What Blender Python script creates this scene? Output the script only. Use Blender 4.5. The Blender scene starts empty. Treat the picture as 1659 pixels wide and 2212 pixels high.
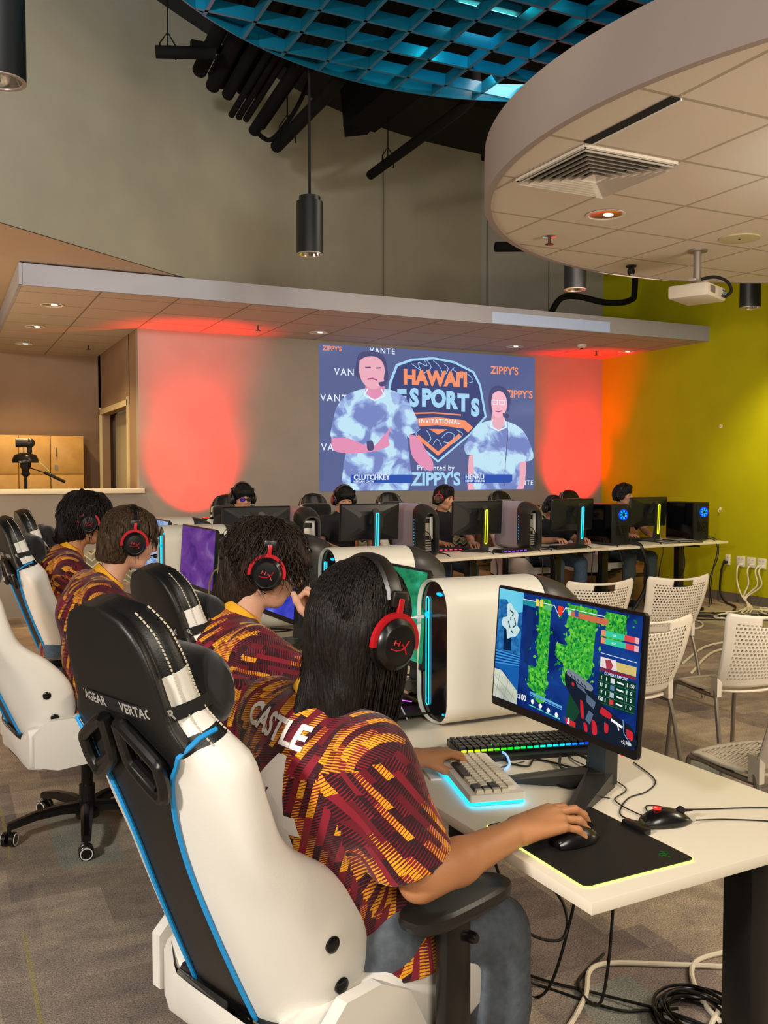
import bpy, bmesh, math, random
import numpy as np
from mathutils import Vector, Matrix
from mathutils.bvhtree import BVHTree
S = bpy.context.scene
COL = S.collection
PI = math.pi
R = math.radians

# ---------------------------------------------------------------- camera, world, exposure
cam_d = bpy.data.cameras.new('camera'); cam = bpy.data.objects.new('camera', cam_d); COL.objects.link(cam)
cam_d.sensor_fit = 'HORIZONTAL'; cam_d.sensor_width = 36.0; cam_d.lens = 36.0 * 1990 / 1659
cam_d.clip_start = 0.05; cam_d.clip_end = 60
cam.location = (0, 0, 1.555); cam.rotation_euler = (R(90 - 2.484), 0, R(-25.833))
S.camera = cam
S.view_settings.view_transform = 'Standard'; S.view_settings.look = 'None'
S.view_settings.exposure = 0.0; S.view_settings.gamma = 1.0; S.view_settings.use_curve_mapping = False
S.cycles.max_bounces = 6; S.cycles.diffuse_bounces = 3; S.cycles.glossy_bounces = 3
S.cycles.transparent_max_bounces = 8; S.cycles.sample_clamp_indirect = 4.0
S.cycles.use_denoising = True
W = bpy.data.worlds.new('world'); S.world = W; W.use_nodes = True
W.node_tree.nodes['Background'].inputs[0].default_value = (1.0, 0.93, 0.85, 1)
W.node_tree.nodes['Background'].inputs[1].default_value = 0.10


def lin(c):
    if isinstance(c, str):
        c = [int(c[i:i + 2], 16) / 255 for i in (0, 2, 4)]
    return tuple(x / 12.92 if x <= 0.04045 else ((x + 0.055) / 1.055) ** 2.4 for x in c[:3])


def light(name, kind, loc, color, power, target=None, size=0.3, spot=60, blend=0.5, size_y=None, soft=None):
    d = bpy.data.lights.new(name, kind); d.color = lin(color); d.energy = power
    if kind == 'AREA':
        d.size = size
        if size_y: d.shape = 'RECTANGLE'; d.size_y = size_y
    elif kind == 'SPOT':
        d.spot_size = R(spot); d.spot_blend = blend; d.shadow_soft_size = size
    else:
        d.shadow_soft_size = size
    o = bpy.data.objects.new(name, d); COL.objects.link(o); o.location = loc
    if target is not None:
        o.rotation_euler = (Vector(target) - Vector(loc)).to_track_quat('-Z', 'Y').to_euler()
    return o


# room lights: bright ceiling fixtures behind and left of the camera, then added fill lights
light('key_ceiling_light', 'AREA', (-2.6, 0.2, 2.75), 'fff8f0', 165, (1.2, 2.2, 0.7), 0.35)
light('ceiling_panel_light', 'AREA', (0.2, -2.2, 3.2), 'fff2e0', 115, (1.6, 3.0, 0.4), 1.4)
light('ceiling_panel_light', 'AREA', (4.2, 0.3, 3.0), 'ffeed6', 110, (4.3, 3.6, 0.2), 1.2)
light('hall_ceiling_light', 'AREA', (4.4, 5.6, 4.2), 'fff0e0', 48, (5.0, 9.4, 0.8), 1.4)
light('bounce_fill', 'AREA', (5.3, 1.3, 0.8), 'ffe6cc', 60, (5.0, 3.2, 3.17), 1.2)  # unseen upward fill standing in for bounce, added to brighten the round ceiling
light('bounce_fill', 'AREA', (-1.6, 5.2, 0.8), 'ffe0c4', 42, (3.2, 9.6, 3.16), 1.0)  # unseen upward fill added to brighten the soffit underside
light('far_row_fill', 'AREA', (5.2, 5.8, 2.9), 'ffe8d0', 32, (5.2, 8.4, 1.1), 1.0)  # soft fill added in front of the far players to brighten them
# alcove downlights behind the half wall
for q in ((1.2, 10.0), (1.15, 11.2), (1.0, 12.3)):
    light('alcove_downlight', 'SPOT', (q[0], q[1], 3.12), 'ffdfa8', 95, (q[0], q[1], 0), 0.06, 130, 0.8)
light('alcove_fill_light', 'AREA', (-1.6, 8.9, 1.2), 'ffd9a8', 60, (0.2, 9.6, 3.3), 0.8)  # unseen fill added to brighten the alcove ceiling, not a downlight
# red uplights in front of the back wall
light('red_uplight', 'SPOT', (2.66, 9.98, 1.10), 'ff0604', 400, (2.66, 10.56, 1.60), 0.05, 86, 1.0)
light('red_uplight', 'SPOT', (8.02, 9.98, 1.10), 'ff0604', 400, (8.05, 10.56, 1.60), 0.05, 86, 1.0)
light('red_wash', 'SPOT', (2.66, 9.98, 1.11), 'ff0604', 330, (2.66, 10.45, 3.2), 0.05, 60, 0.9)
light('red_wash', 'SPOT', (8.02, 9.98, 1.11), 'ff0604', 330, (8.1, 10.45, 3.2), 0.05, 60, 0.9)
# wall washer on the green wall
light('wall_washer', 'SPOT', (7.3, 6.7, 3.05), 'fff2b0', 150, (8.56, 6.9, 1.3), 0.08, 95, 0.7)
# teal lamps above the egg crate canopy
light('teal_lamp', 'POINT', (3.37, 5.4, 4.72), '20e8ff', 14, None, 0.04)
light('teal_lamp', 'POINT', (2.2, 4.2, 4.85), '18c8e8', 3, None, 0.06)
light('teal_lamp', 'POINT', (3.9, 4.4, 4.85), '18c8e8', 2.5, None, 0.06)
# cool light on the drum wall and glare on the round ceiling
light('cool_wall_light', 'SPOT', (-1.3, 1.5, 3.3), 'eef0f0', 1700, (0.55, 7.4, 4.7), 0.1, 46, 1.0)
light('upper_wall_light', 'SPOT', (1.5, 2.0, 3.4), 'fff0c8', 80, (3.8, 9.6, 4.4), 0.1, 60, 0.9)
light('cool_ceiling_glare', 'SPOT', (3.9, 2.1, 1.5), 'e4f0ff', 55, (4.3, 2.9, 3.17), 0.03, 55, 0.9)  # unseen spot added below the round ceiling to make its cool glare
# ---------------------------------------------------------------- materials
MATS = {}


def nd(nt, t, **kw):
    n = nt.nodes.new(t)
    for k, v in kw.items(): setattr(n, k, v)
    return n


def mat(name, color, rough=0.6, metal=0.0, emit=None, es=1.0, noise=None, bump=None, alpha=None, coat=0.0, spec=0.5, sheen=0.0, sub=0.0):
    """noise=(scale, darker colour, amount)  bump=(scale, strength)"""
    if name in MATS: return MATS[name]
    m = bpy.data.materials.new(name); m.use_nodes = True; nt = m.node_tree
    b = nt.nodes['Principled BSDF']; c = lin(color)
    b.inputs['Base Color'].default_value = (*c, 1); b.inputs['Roughness'].default_value = rough
    b.inputs['Metallic'].default_value = metal; b.inputs['Coat Weight'].default_value = coat
    b.inputs['Specular IOR Level'].default_value = spec; b.inputs['Sheen Weight'].default_value = sheen
    if sub: b.inputs['Subsurface Weight'].default_value = sub; b.inputs['Subsurface Radius'].default_value = (0.01, 0.004, 0.002)
    if emit: b.inputs['Emission Color'].default_value = (*lin(emit), 1); b.inputs['Emission Strength'].default_value = es
    tc = nd(nt, 'ShaderNodeTexCoord')
    if noise:
        n = nd(nt, 'ShaderNodeTexNoise'); n.inputs['Scale'].default_value = noise[0]; n.inputs['Detail'].default_value = 4
        nt.links.new(tc.outputs['Object'], n.inputs['Vector'])
        r = nd(nt, 'ShaderNodeValToRGB'); r.color_ramp.elements[0].position = 0.3; r.color_ramp.elements[1].position = 0.7
        r.color_ramp.elements[0].color = (*lin(noise[1]), 1); r.color_ramp.elements[1].color = (*c, 1)
        nt.links.new(n.outputs['Fac'], r.inputs['Fac']); nt.links.new(r.outputs['Color'], b.inputs['Base Color'])
    if bump:
        n2 = nd(nt, 'ShaderNodeTexNoise'); n2.inputs['Scale'].default_value = bump[0]; n2.inputs['Detail'].default_value = 3
        bp = nd(nt, 'ShaderNodeBump'); bp.inputs['Strength'].default_value = bump[1]; bp.inputs['Distance'].default_value = 0.004
        nt.links.new(tc.outputs['Object'], n2.inputs['Vector']); nt.links.new(n2.outputs['Fac'], bp.inputs['Height'])
        nt.links.new(bp.outputs['Normal'], b.inputs['Normal'])
    MATS[name] = m
    return m


def glow(name, color, s=1.0):
    if name in MATS: return MATS[name]
    m = bpy.data.materials.new(name); m.use_nodes = True; nt = m.node_tree
    nt.nodes.remove(nt.nodes['Principled BSDF']); e = nd(nt, 'ShaderNodeEmission')
    e.inputs[0].default_value = (*lin(color), 1); e.inputs[1].default_value = s
    nt.links.new(e.outputs[0], nt.nodes['Material Output'].inputs[0]); MATS[name] = m
    return m


# ---------------------------------------------------------------- geometry builders
class MB:
    """collects verts and faces of one mesh"""
    def __init__(s): s.v = []; s.f = []; s.m = []; s.uv = None; s.smooth = []

    def add(s, v, f, m=0, smooth=False):
        o = len(s.v); s.v += [tuple(p) for p in v]; s.f += [tuple(i + o for i in q) for q in f]
        if isinstance(m, (list, tuple)): s.m += list(m)
        else: s.m += [m] * len(f)
        s.smooth += [smooth] * len(f)
        return s

    def box(s, c, d, m=0, rot=0, bev=0.0, tilt=None, seg=2):
        bm = bmesh.new(); bmesh.ops.create_cube(bm, size=1)
        for v in bm.verts: v.co = Vector((v.co.x * d[0], v.co.y * d[1], v.co.z * d[2]))
        if bev: bmesh.ops.bevel(bm, geom=list(bm.edges), offset=bev, segments=seg, affect='EDGES', profile=0.5)
        M = Matrix.Translation(c) @ Matrix.Rotation(rot, 4, 'Z')
        if tilt is not None: M = M @ tilt.to_4x4()
        v = [M @ x.co for x in bm.verts]; f = [[x.index for x in q.verts] for q in bm.faces]
        bm.verts.ensure_lookup_table()
        bm.verts.index_update(); f = [[x.index for x in q.verts] for q in bm.faces]
        bm.free(); return s.add(v, f, m, bev > 0)

    def loft(s, rings, m=0, cap=True, closed=True, smooth=True, mf=None):
        n = len(rings[0]); v = [p for r in rings for p in r]; f = []; ms = []
        for i in range(len(rings) - 1):
            for j in range(n if closed else n - 1):
                k = (j + 1) % n; f.append((i * n + j, i * n + k, (i + 1) * n + k, (i + 1) * n + j))
                ms.append(mf(i, j) if mf else m)
        if cap and closed:
            f.append(tuple(range(n))[::-1]); ms.append(mf(0, -1) if mf else m)
            f.append(tuple((len(rings) - 1) * n + j for j in range(n))); ms.append(mf(len(rings) - 2, -1) if mf else m)
        return s.add(v, f, ms, smooth)

    def tube(s, pts, r, n=8, m=0, cap=True):
        pts = [Vector(p) for p in pts]; rr = r if hasattr(r, '__len__') else [r] * len(pts)
        rings = []; T0 = (pts[1] - pts[0]).normalized()
        U = T0.orthogonal().normalized()
        for i, p in enumerate(pts):
            a = pts[max(i - 1, 0)]; b = pts[min(i + 1, len(pts) - 1)]; T = (b - a)
            if T.length < 1e-9: T = T0
            T.normalize(); U = (U - T * U.dot(T))
            if U.length < 1e-6: U = T.orthogonal()
            U.normalize(); V = T.cross(U)
            rings.append([p + (U * math.cos(2 * PI * j / n) + V * math.sin(2 * PI * j / n)) * rr[i] for j in range(n)])
        return s.loft(rings, m, cap)

    def cyl(s, c, r, h, n=24, m=0, r2=None, axis='Z'):
        r2 = r if r2 is None else r2
        def P(a, rad, z):
            q = (math.cos(a) * rad, math.sin(a) * rad, z)
            if axis == 'X': q = (q[2], q[0], q[1])
            if axis == 'Y': q = (q[0], q[2], q[1])
            return (c[0] + q[0], c[1] + q[1], c[2] + q[2])
        return s.loft([[P(2 * PI * j / n, r, -h / 2) for j in range(n)], [P(2 * PI * j / n, r2, h / 2) for j in range(n)]], m)

    def lathe(s, prof, c=(0, 0, 0), n=28, m=0, axis='Z', cap=True, mf=None):
        rings = []
        for r, z in prof:
            ring = []
            for j in range(n):
                a = 2 * PI * j / n; q = (math.cos(a) * r, math.sin(a) * r, z)
                if axis == 'X': q = (q[2], q[0], q[1])
                if axis == 'Y': q = (q[0], q[2], q[1])
                ring.append((c[0] + q[0], c[1] + q[1], c[2] + q[2]))
            rings.append(ring)
        return s.loft(rings, m, cap, mf=mf)

    def ell(s, c, r, n=20, k=12, m=0, M=None):
        rings = []
        for i in range(k + 1):
            a = PI * i / k; a = min(max(a, 0.01), PI - 0.01)
            ring = []
            for j in range(n):
                b = 2 * PI * j / n
                p = Vector((r[0] * math.sin(a) * math.cos(b), r[1] * math.sin(a) * math.sin(b), -r[2] * math.cos(a)))
                if M is not None: p = M @ p
                ring.append(p + Vector(c))
            rings.append(ring)
        return s.loft(rings, m)

    def poly(s, pts, m=0):
        return s.add(pts, [tuple(range(len(pts)))], m)

    def prism(s, pts, h, m=0):
        """pts: 2D outline extruded from z=h[0] to h[1]"""
        n = len(pts)
        return s.loft([[(x, y, h[0]) for x, y in pts], [(x, y, h[1]) for x, y in pts]], m, smooth=False)

    def build(s, name, mats, parent=None, loc=None, rotz=0, auto=35, fix=True):
        me = bpy.data.meshes.new(name); me.from_pydata(s.v, [], s.f)
        for x in (mats if isinstance(mats, (list, tuple)) else [mats]): me.materials.append(x)
        me.polygons.foreach_set('material_index', s.m)
        me.polygons.foreach_set('use_smooth', s.smooth)
        if s.uv is not None:
            ul = me.uv_layers.new(name='UVMap'); li = np.empty(len(me.loops), dtype=np.int32); me.loops.foreach_get('vertex_index', li)
            ul.data.foreach_set('uv', np.asarray(s.uv, dtype=np.float32)[li].ravel())
        if fix:
            bm = bmesh.new(); bm.from_mesh(me); bmesh.ops.recalc_face_normals(bm, faces=bm.faces); bm.to_mesh(me); bm.free()
        if any(s.smooth) and auto: me.set_sharp_from_angle(angle=R(auto))
        me.validate(); me.update()
        o = bpy.data.objects.new(name, me); COL.objects.link(o)
        if parent is not None: o.parent = parent
        if loc is not None: o.location = loc
        o.rotation_euler.z = rotz
        return o


def tag(o, label=None, cat=None, group=None, kind=None):
    if label: o['label'] = label
    if cat: o['category'] = cat
    if group: o['group'] = group
    if kind: o['kind'] = kind
    return o


def thing(name, label, cat, loc=(0, 0, 0), rz=0, group=None):
    o = bpy.data.objects.new(name, None); COL.objects.link(o); o.empty_display_size = 0.05
    o.location = loc; o.rotation_euler = (0, 0, rz)
    return tag(o, label, cat, group)


def copy_tree(o, parent=None):
    c = o.copy(); COL.objects.link(c); c.parent = parent
    for ch in list(o.children): copy_tree(ch, c)
    return c


def dup(o, label, loc, rz, group=None):
    c = copy_tree(o); c.location = loc; c.rotation_euler = (0, 0, rz); c['label'] = label
    if group: c['group'] = group
    return c


def smooth_path(pts, n=8):
    pts = [Vector(p) for p in pts]; out = []
    for i in range(len(pts) - 1):
        p0 = pts[max(i - 1, 0)]; p1 = pts[i]; p2 = pts[i + 1]; p3 = pts[min(i + 2, len(pts) - 1)]
        for k in range(n):
            t = k / n
            out.append(0.5 * ((2 * p1) + (p2 - p0) * t + (2 * p0 - 5 * p1 + 4 * p2 - p3) * t * t + (3 * p1 - p0 - 3 * p2 + p3) * t ** 3))
    out.append(pts[-1]); return out


def text_mesh(txt, size, align='CENTER', ext=0.0, off=0.0, spacing=1.0, shear=0.0):
    cu = bpy.data.curves.new('t', 'FONT'); cu.body = txt; cu.size = size; cu.align_x = align; cu.align_y = 'CENTER'
    cu.extrude = ext; cu.offset = off; cu.space_character = spacing; cu.shear = shear; cu.resolution_u = 3
    o = bpy.data.objects.new('t', cu); COL.objects.link(o)
    dg = bpy.context.evaluated_depsgraph_get(); dg.update()
    me = bpy.data.meshes.new_from_object(o.evaluated_get(dg))
    v = [tuple(x.co) for x in me.vertices]; f = [tuple(p.vertices) for p in me.polygons]
    bpy.data.objects.remove(o); bpy.data.curves.remove(cu); bpy.data.meshes.remove(me)
    return v, f


# ---------------------------------------------------------------- signed distance modelling (organic shapes)
class SDF:
    def __init__(s, lo, hi, h):
        s.lo = np.array(lo, float); s.h = h
        s.n = np.maximum(np.ceil((np.array(hi, float) - s.lo) / h).astype(int) + 1, 4)
        s.g = np.full(s.n, 0.08, dtype=np.float32)

    def _blk(s, lo, hi):
        a = np.clip(np.floor((np.array(lo) - s.lo) / s.h).astype(int), 0, s.n - 1)
        b = np.clip(np.ceil((np.array(hi) - s.lo) / s.h).astype(int) + 1, 1, s.n)
        if np.any(b <= a): return None
        ax = [(s.lo[i] + s.h * np.arange(a[i], b[i])).astype(np.float32) for i in range(3)]
        X, Y, Z = np.meshgrid(*ax, indexing='ij')
        return tuple(slice(a[i], b[i]) for i in range(3)), X, Y, Z

    def _mix(s, sl, d, k, op):
        g = s.g[sl]
        if op == 'u':
            if k > 0:
                h = np.clip(0.5 + 0.5 * (g - d) / k, 0, 1); s.g[sl] = g * (1 - h) + d * h - k * h * (1 - h)
            else: s.g[sl] = np.minimum(g, d)
        elif op == 's':
            k = max(k, 1e-5); h = np.clip(0.5 - 0.5 * (g + d) / k, 0, 1); s.g[sl] = g * (1 - h) - d * h + k * h * (1 - h)

    def cap(s, a, b, r1, r2=None, k=0.02, flat=None, op='u'):
        """tapered capsule; flat=(axis vector, factor) squashes it along an axis"""
        r2 = r1 if r2 is None else r2; a = np.array(a, float); b = np.array(b, float)
        m = max(r1, r2) + 0.06 + k
        q = s._blk(np.minimum(a, b) - m, np.maximum(a, b) + m)
        if q is None: return
        sl, X, Y, Z = q
        ba = b - a; px, py, pz = X - a[0], Y - a[1], Z - a[2]
        sc = 1.0
        if flat is not None:
            n = np.array(flat[0], float); n /= np.linalg.norm(n); sc = flat[1]
            dt = (px * n[0] + py * n[1] + pz * n[2]) * (sc - 1); px = px + dt * n[0]; py = py + dt * n[1]; pz = pz + dt * n[2]
            ba = ba + n * (ba @ n) * (sc - 1)
        L = max(ba @ ba, 1e-9); t = np.clip((px * ba[0] + py * ba[1] + pz * ba[2]) / L, 0, 1)
        d = np.sqrt((px - t * ba[0]) ** 2 + (py - t * ba[1]) ** 2 + (pz - t * ba[2]) ** 2) - (r1 + (r2 - r1) * t)
        if sc > 1: d = d / (1 + (sc - 1) * 0.5)
        s._mix(sl, d, k, op)

    def chain(s, pts, rs, k=0.015, flat=None):
        for i in range(len(pts) - 1): s.cap(pts[i], pts[i + 1], rs[i], rs[i + 1], k, flat)

    def ell(s, c, r, M=None, k=0.02, op='u'):
        c = np.array(c, float); r = np.array(r, float); m = max(r) + 0.06 + k
        q = s._blk(c - m, c + m)
        if q is None: return
        sl, X, Y, Z = q; p = [X - c[0], Y - c[1], Z - c[2]]
        if M is not None:  # columns of M are the local axes
            M = np.array(M, float); p = [p[0] * M[0, i] + p[1] * M[1, i] + p[2] * M[2, i] for i in range(3)]
        k0 = np.sqrt(sum((p[i] / r[i]) ** 2 for i in range(3))); k1 = np.sqrt(sum((p[i] / r[i] ** 2) ** 2 for i in range(3))) + 1e-6
        s._mix(sl, k0 * (k0 - 1) / k1, k, op)

    def cut(s, p, n, k=0.004):
        """removes everything on the +n side of the plane"""
        q = s._blk(s.lo, s.lo + s.h * s.n); sl, X, Y, Z = q
        p = np.array(p, float); n = np.array(n, float); n /= np.linalg.norm(n)
        d = (X - p[0]) * n[0] + (Y - p[1]) * n[1] + (Z - p[2]) * n[2]
        s.g[sl] = np.maximum(s.g[sl], d)

    def disp(s, fn):
        q = s._blk(s.lo, s.lo + s.h * s.n); sl, X, Y, Z = q; s.g[sl] += fn(X, Y, Z).astype(np.float32)

    def mesh(s):
        g = s.g.copy()
        for ax in range(3):
            for e in (0, -1):
                sl = [slice(None)] * 3; sl[ax] = e; g[tuple(sl)] = np.maximum(g[tuple(sl)], 0.01)
        n = np.array(g.shape); neg = g < 0
        c = n - 1
        corner = [(i, j, k) for i in (0, 1) for j in (0, 1) for k in (0, 1)]
        cnt = np.zeros(c, dtype=np.int8)
        for i, j, k in corner: cnt += neg[i:i + c[0], j:j + c[1], k:k + c[2]]
        act = (cnt > 0) & (cnt < 8); idx = np.full(c, -1, dtype=np.int64); I = np.argwhere(act); idx[act] = np.arange(len(I))
        P = np.zeros((len(I), 3)); N = np.zeros(len(I))
        for a in corner:
            for ax in range(3):
                if a[ax]: continue
                b = list(a); b[ax] = 1
                ga = g[I[:, 0] + a[0], I[:, 1] + a[1], I[:, 2] + a[2]]; gb = g[I[:, 0] + b[0], I[:, 1] + b[1], I[:, 2] + b[2]]
                x = (ga < 0) != (gb < 0); t = np.where(x, ga / np.where(x, ga - gb, 1), 0)
                q = np.tile(np.array(a, float), (len(I), 1)); q[:, ax] += t
                P[x] += q[x]; N[x] += 1
        P = (I + P / N[:, None]) * s.h + s.lo
        F = []
        for ax in range(3):
            u, v = [(1, 2), (2, 0), (0, 1)][ax]
            sl0 = [slice(1, -1)] * 3; sl1 = [slice(1, -1)] * 3
            sl0[ax] = slice(0, n[ax] - 1); sl1[ax] = slice(1, n[ax])
            A = neg[tuple(sl0)]; B = neg[tuple(sl1)]
            for flip, M in ((False, A & ~B), (True, ~A & B)):
                E = np.argwhere(M)
                if not len(E): continue
                E = E + np.array([1 if i != ax else 0 for i in range(3)])
                def at(du, dv):
                    q = E.copy(); q[:, u] -= du; q[:, v] -= dv; return idx[q[:, 0], q[:, 1], q[:, 2]]
                Q = np.stack([at(1, 1), at(0, 1), at(0, 0), at(1, 0)], 1)
                F.append(Q[:, ::-1] if flip else Q)
        return P, np.concatenate(F)


def vf_obj(name, parts, mats, parent=None, uv=None, loc=None):
    """parts: list of (P,F) numpy meshes joined in one object"""
    Ps = []; Fs = []; o = 0
    for P, F in parts: Ps.append(P); Fs.append(F + o); o += len(P)
    P = np.concatenate(Ps); F = np.concatenate(Fs)
    me = bpy.data.meshes.new(name); me.vertices.add(len(P)); me.vertices.foreach_set('co', P.astype(np.float32).ravel())
    me.loops.add(F.size); me.loops.foreach_set('vertex_index', F.astype(np.int32).ravel())
    me.polygons.add(len(F)); me.polygons.foreach_set('loop_start', (np.arange(len(F)) * 4).astype(np.int32))
    me.polygons.foreach_set('use_smooth', [True] * len(F))
    if uv is not None:
        ul = me.uv_layers.new(name='UVMap'); ul.data.foreach_set('uv', uv(P[F.ravel()], np.repeat(P[F].mean(1), 4, axis=0)).astype(np.float32).ravel())
    for x in (mats if isinstance(mats, (list, tuple)) else [mats]): me.materials.append(x)
    me.update(calc_edges=True); me.validate()
    ob = bpy.data.objects.new(name, me); COL.objects.link(ob)
    if parent is not None: ob.parent = parent
    if loc is not None: ob.location = loc
    return ob


def noise3(P, f, seed=0):
    """cheap smooth pseudo noise in -1..1"""
    x, y, z = (P[0] * f + seed * 1.7, P[1] * f + seed * 2.3, P[2] * f + seed * 0.9)
    return (np.sin(x + 1.3 * np.sin(y * 1.1 + z)) + np.sin(y * 1.2 + 1.7 * np.sin(z * 0.9 + x * 0.7)) + np.sin(z * 1.1 + 1.5 * np.sin(x * 1.3 - y))) / 3
# ================================================================ ROOM
def struct(name, mb, mats, **k):
    o = mb.build(name, mats, **k); o['kind'] = 'structure'; return o


def wall_mat(name, c, c2, bs=220, b=0.12, rough=0.75):
    return mat(name, c, rough, noise=(2.2, c2), bump=(bs, b), spec=0.25)


M_grey = wall_mat('grey_paint', 'a09a92', '989289')
M_drum = wall_mat('taupe_paint', '9a927e', '928a78')
M_green = wall_mat('lime_paint', 'b8b400', 'b0ac00')
M_brown = wall_mat('brown_paint', '9a7f66', '92775e')
M_peach = wall_mat('peach_gypsum', 'b8a28c', 'b29c86')
M_white = wall_mat('white_gypsum', 'a3a1a6', '9d9ba0')
M_trim = mat('cream_trim', 'efe4c0', 0.45)
M_base = mat('grey_vinyl_base', '6a6058', 0.6)
M_black = mat('flat_black', '070707', 0.8)
M_deck = mat('dark_ceiling_deck', '0a0908', 0.9)


def tile_mat(name, sx, sy, ox, oy, base='d8cbb8', line='8f8270', lw=0.012):
    m = bpy.data.materials.new(name); m.use_nodes = True; nt = m.node_tree; b = nt.nodes['Principled BSDF']
    b.inputs['Roughness'].default_value = 0.8; b.inputs['Specular IOR Level'].default_value = 0.3
    tc = nd(nt, 'ShaderNodeTexCoord'); sp = nd(nt, 'ShaderNodeSeparateXYZ'); nt.links.new(tc.outputs['Object'], sp.inputs[0])
    outs = []
    for ch, size, off in (('X', sx, ox), ('Y', sy, oy)):
        a = nd(nt, 'ShaderNodeMath', operation='SUBTRACT'); nt.links.new(sp.outputs[ch], a.inputs[0]); a.inputs[1].default_value = off
        d = nd(nt, 'ShaderNodeMath', operation='DIVIDE'); nt.links.new(a.outputs[0], d.inputs[0]); d.inputs[1].default_value = size
        f = nd(nt, 'ShaderNodeMath', operation='FRACT'); nt.links.new(d.outputs[0], f.inputs[0])
        g = nd(nt, 'ShaderNodeMath', operation='LESS_THAN'); nt.links.new(f.outputs[0], g.inputs[0]); g.inputs[1].default_value = 2 * lw / size
        outs.append(g)
    mx = nd(nt, 'ShaderNodeMath', operation='MAXIMUM'); nt.links.new(outs[0].outputs[0], mx.inputs[0]); nt.links.new(outs[1].outputs[0], mx.inputs[1])
    n = nd(nt, 'ShaderNodeTexNoise'); n.inputs['Scale'].default_value = 160; nt.links.new(tc.outputs['Object'], n.inputs['Vector'])
    mr = nd(nt, 'ShaderNodeMapRange'); mr.inputs[3].default_value = 0.93; mr.inputs[4].default_value = 1.03; nt.links.new(n.outputs['Fac'], mr.inputs[0])
    mul = nd(nt, 'ShaderNodeVectorMath', operation='SCALE'); mul.inputs[0].default_value = lin(base); nt.links.new(mr.outputs[0], mul.inputs['Scale'])
    mi = nd(nt, 'ShaderNodeMix', data_type='RGBA'); nt.links.new(mx.outputs[0], mi.inputs[0]); nt.links.new(mul.outputs[0], mi.inputs[6])
    mi.inputs[7].default_value = (*lin(line), 1); nt.links.new(mi.outputs[2], b.inputs['Base Color'])
    bp = nd(nt, 'ShaderNodeBump'); bp.inputs['Strength'].default_value = 0.8; bp.inputs['Distance'].default_value = 0.01; bp.invert = True
    nt.links.new(mx.outputs[0], bp.inputs['Height']); nt.links.new(bp.outputs[0], b.inputs['Normal'])
    return m


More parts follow.
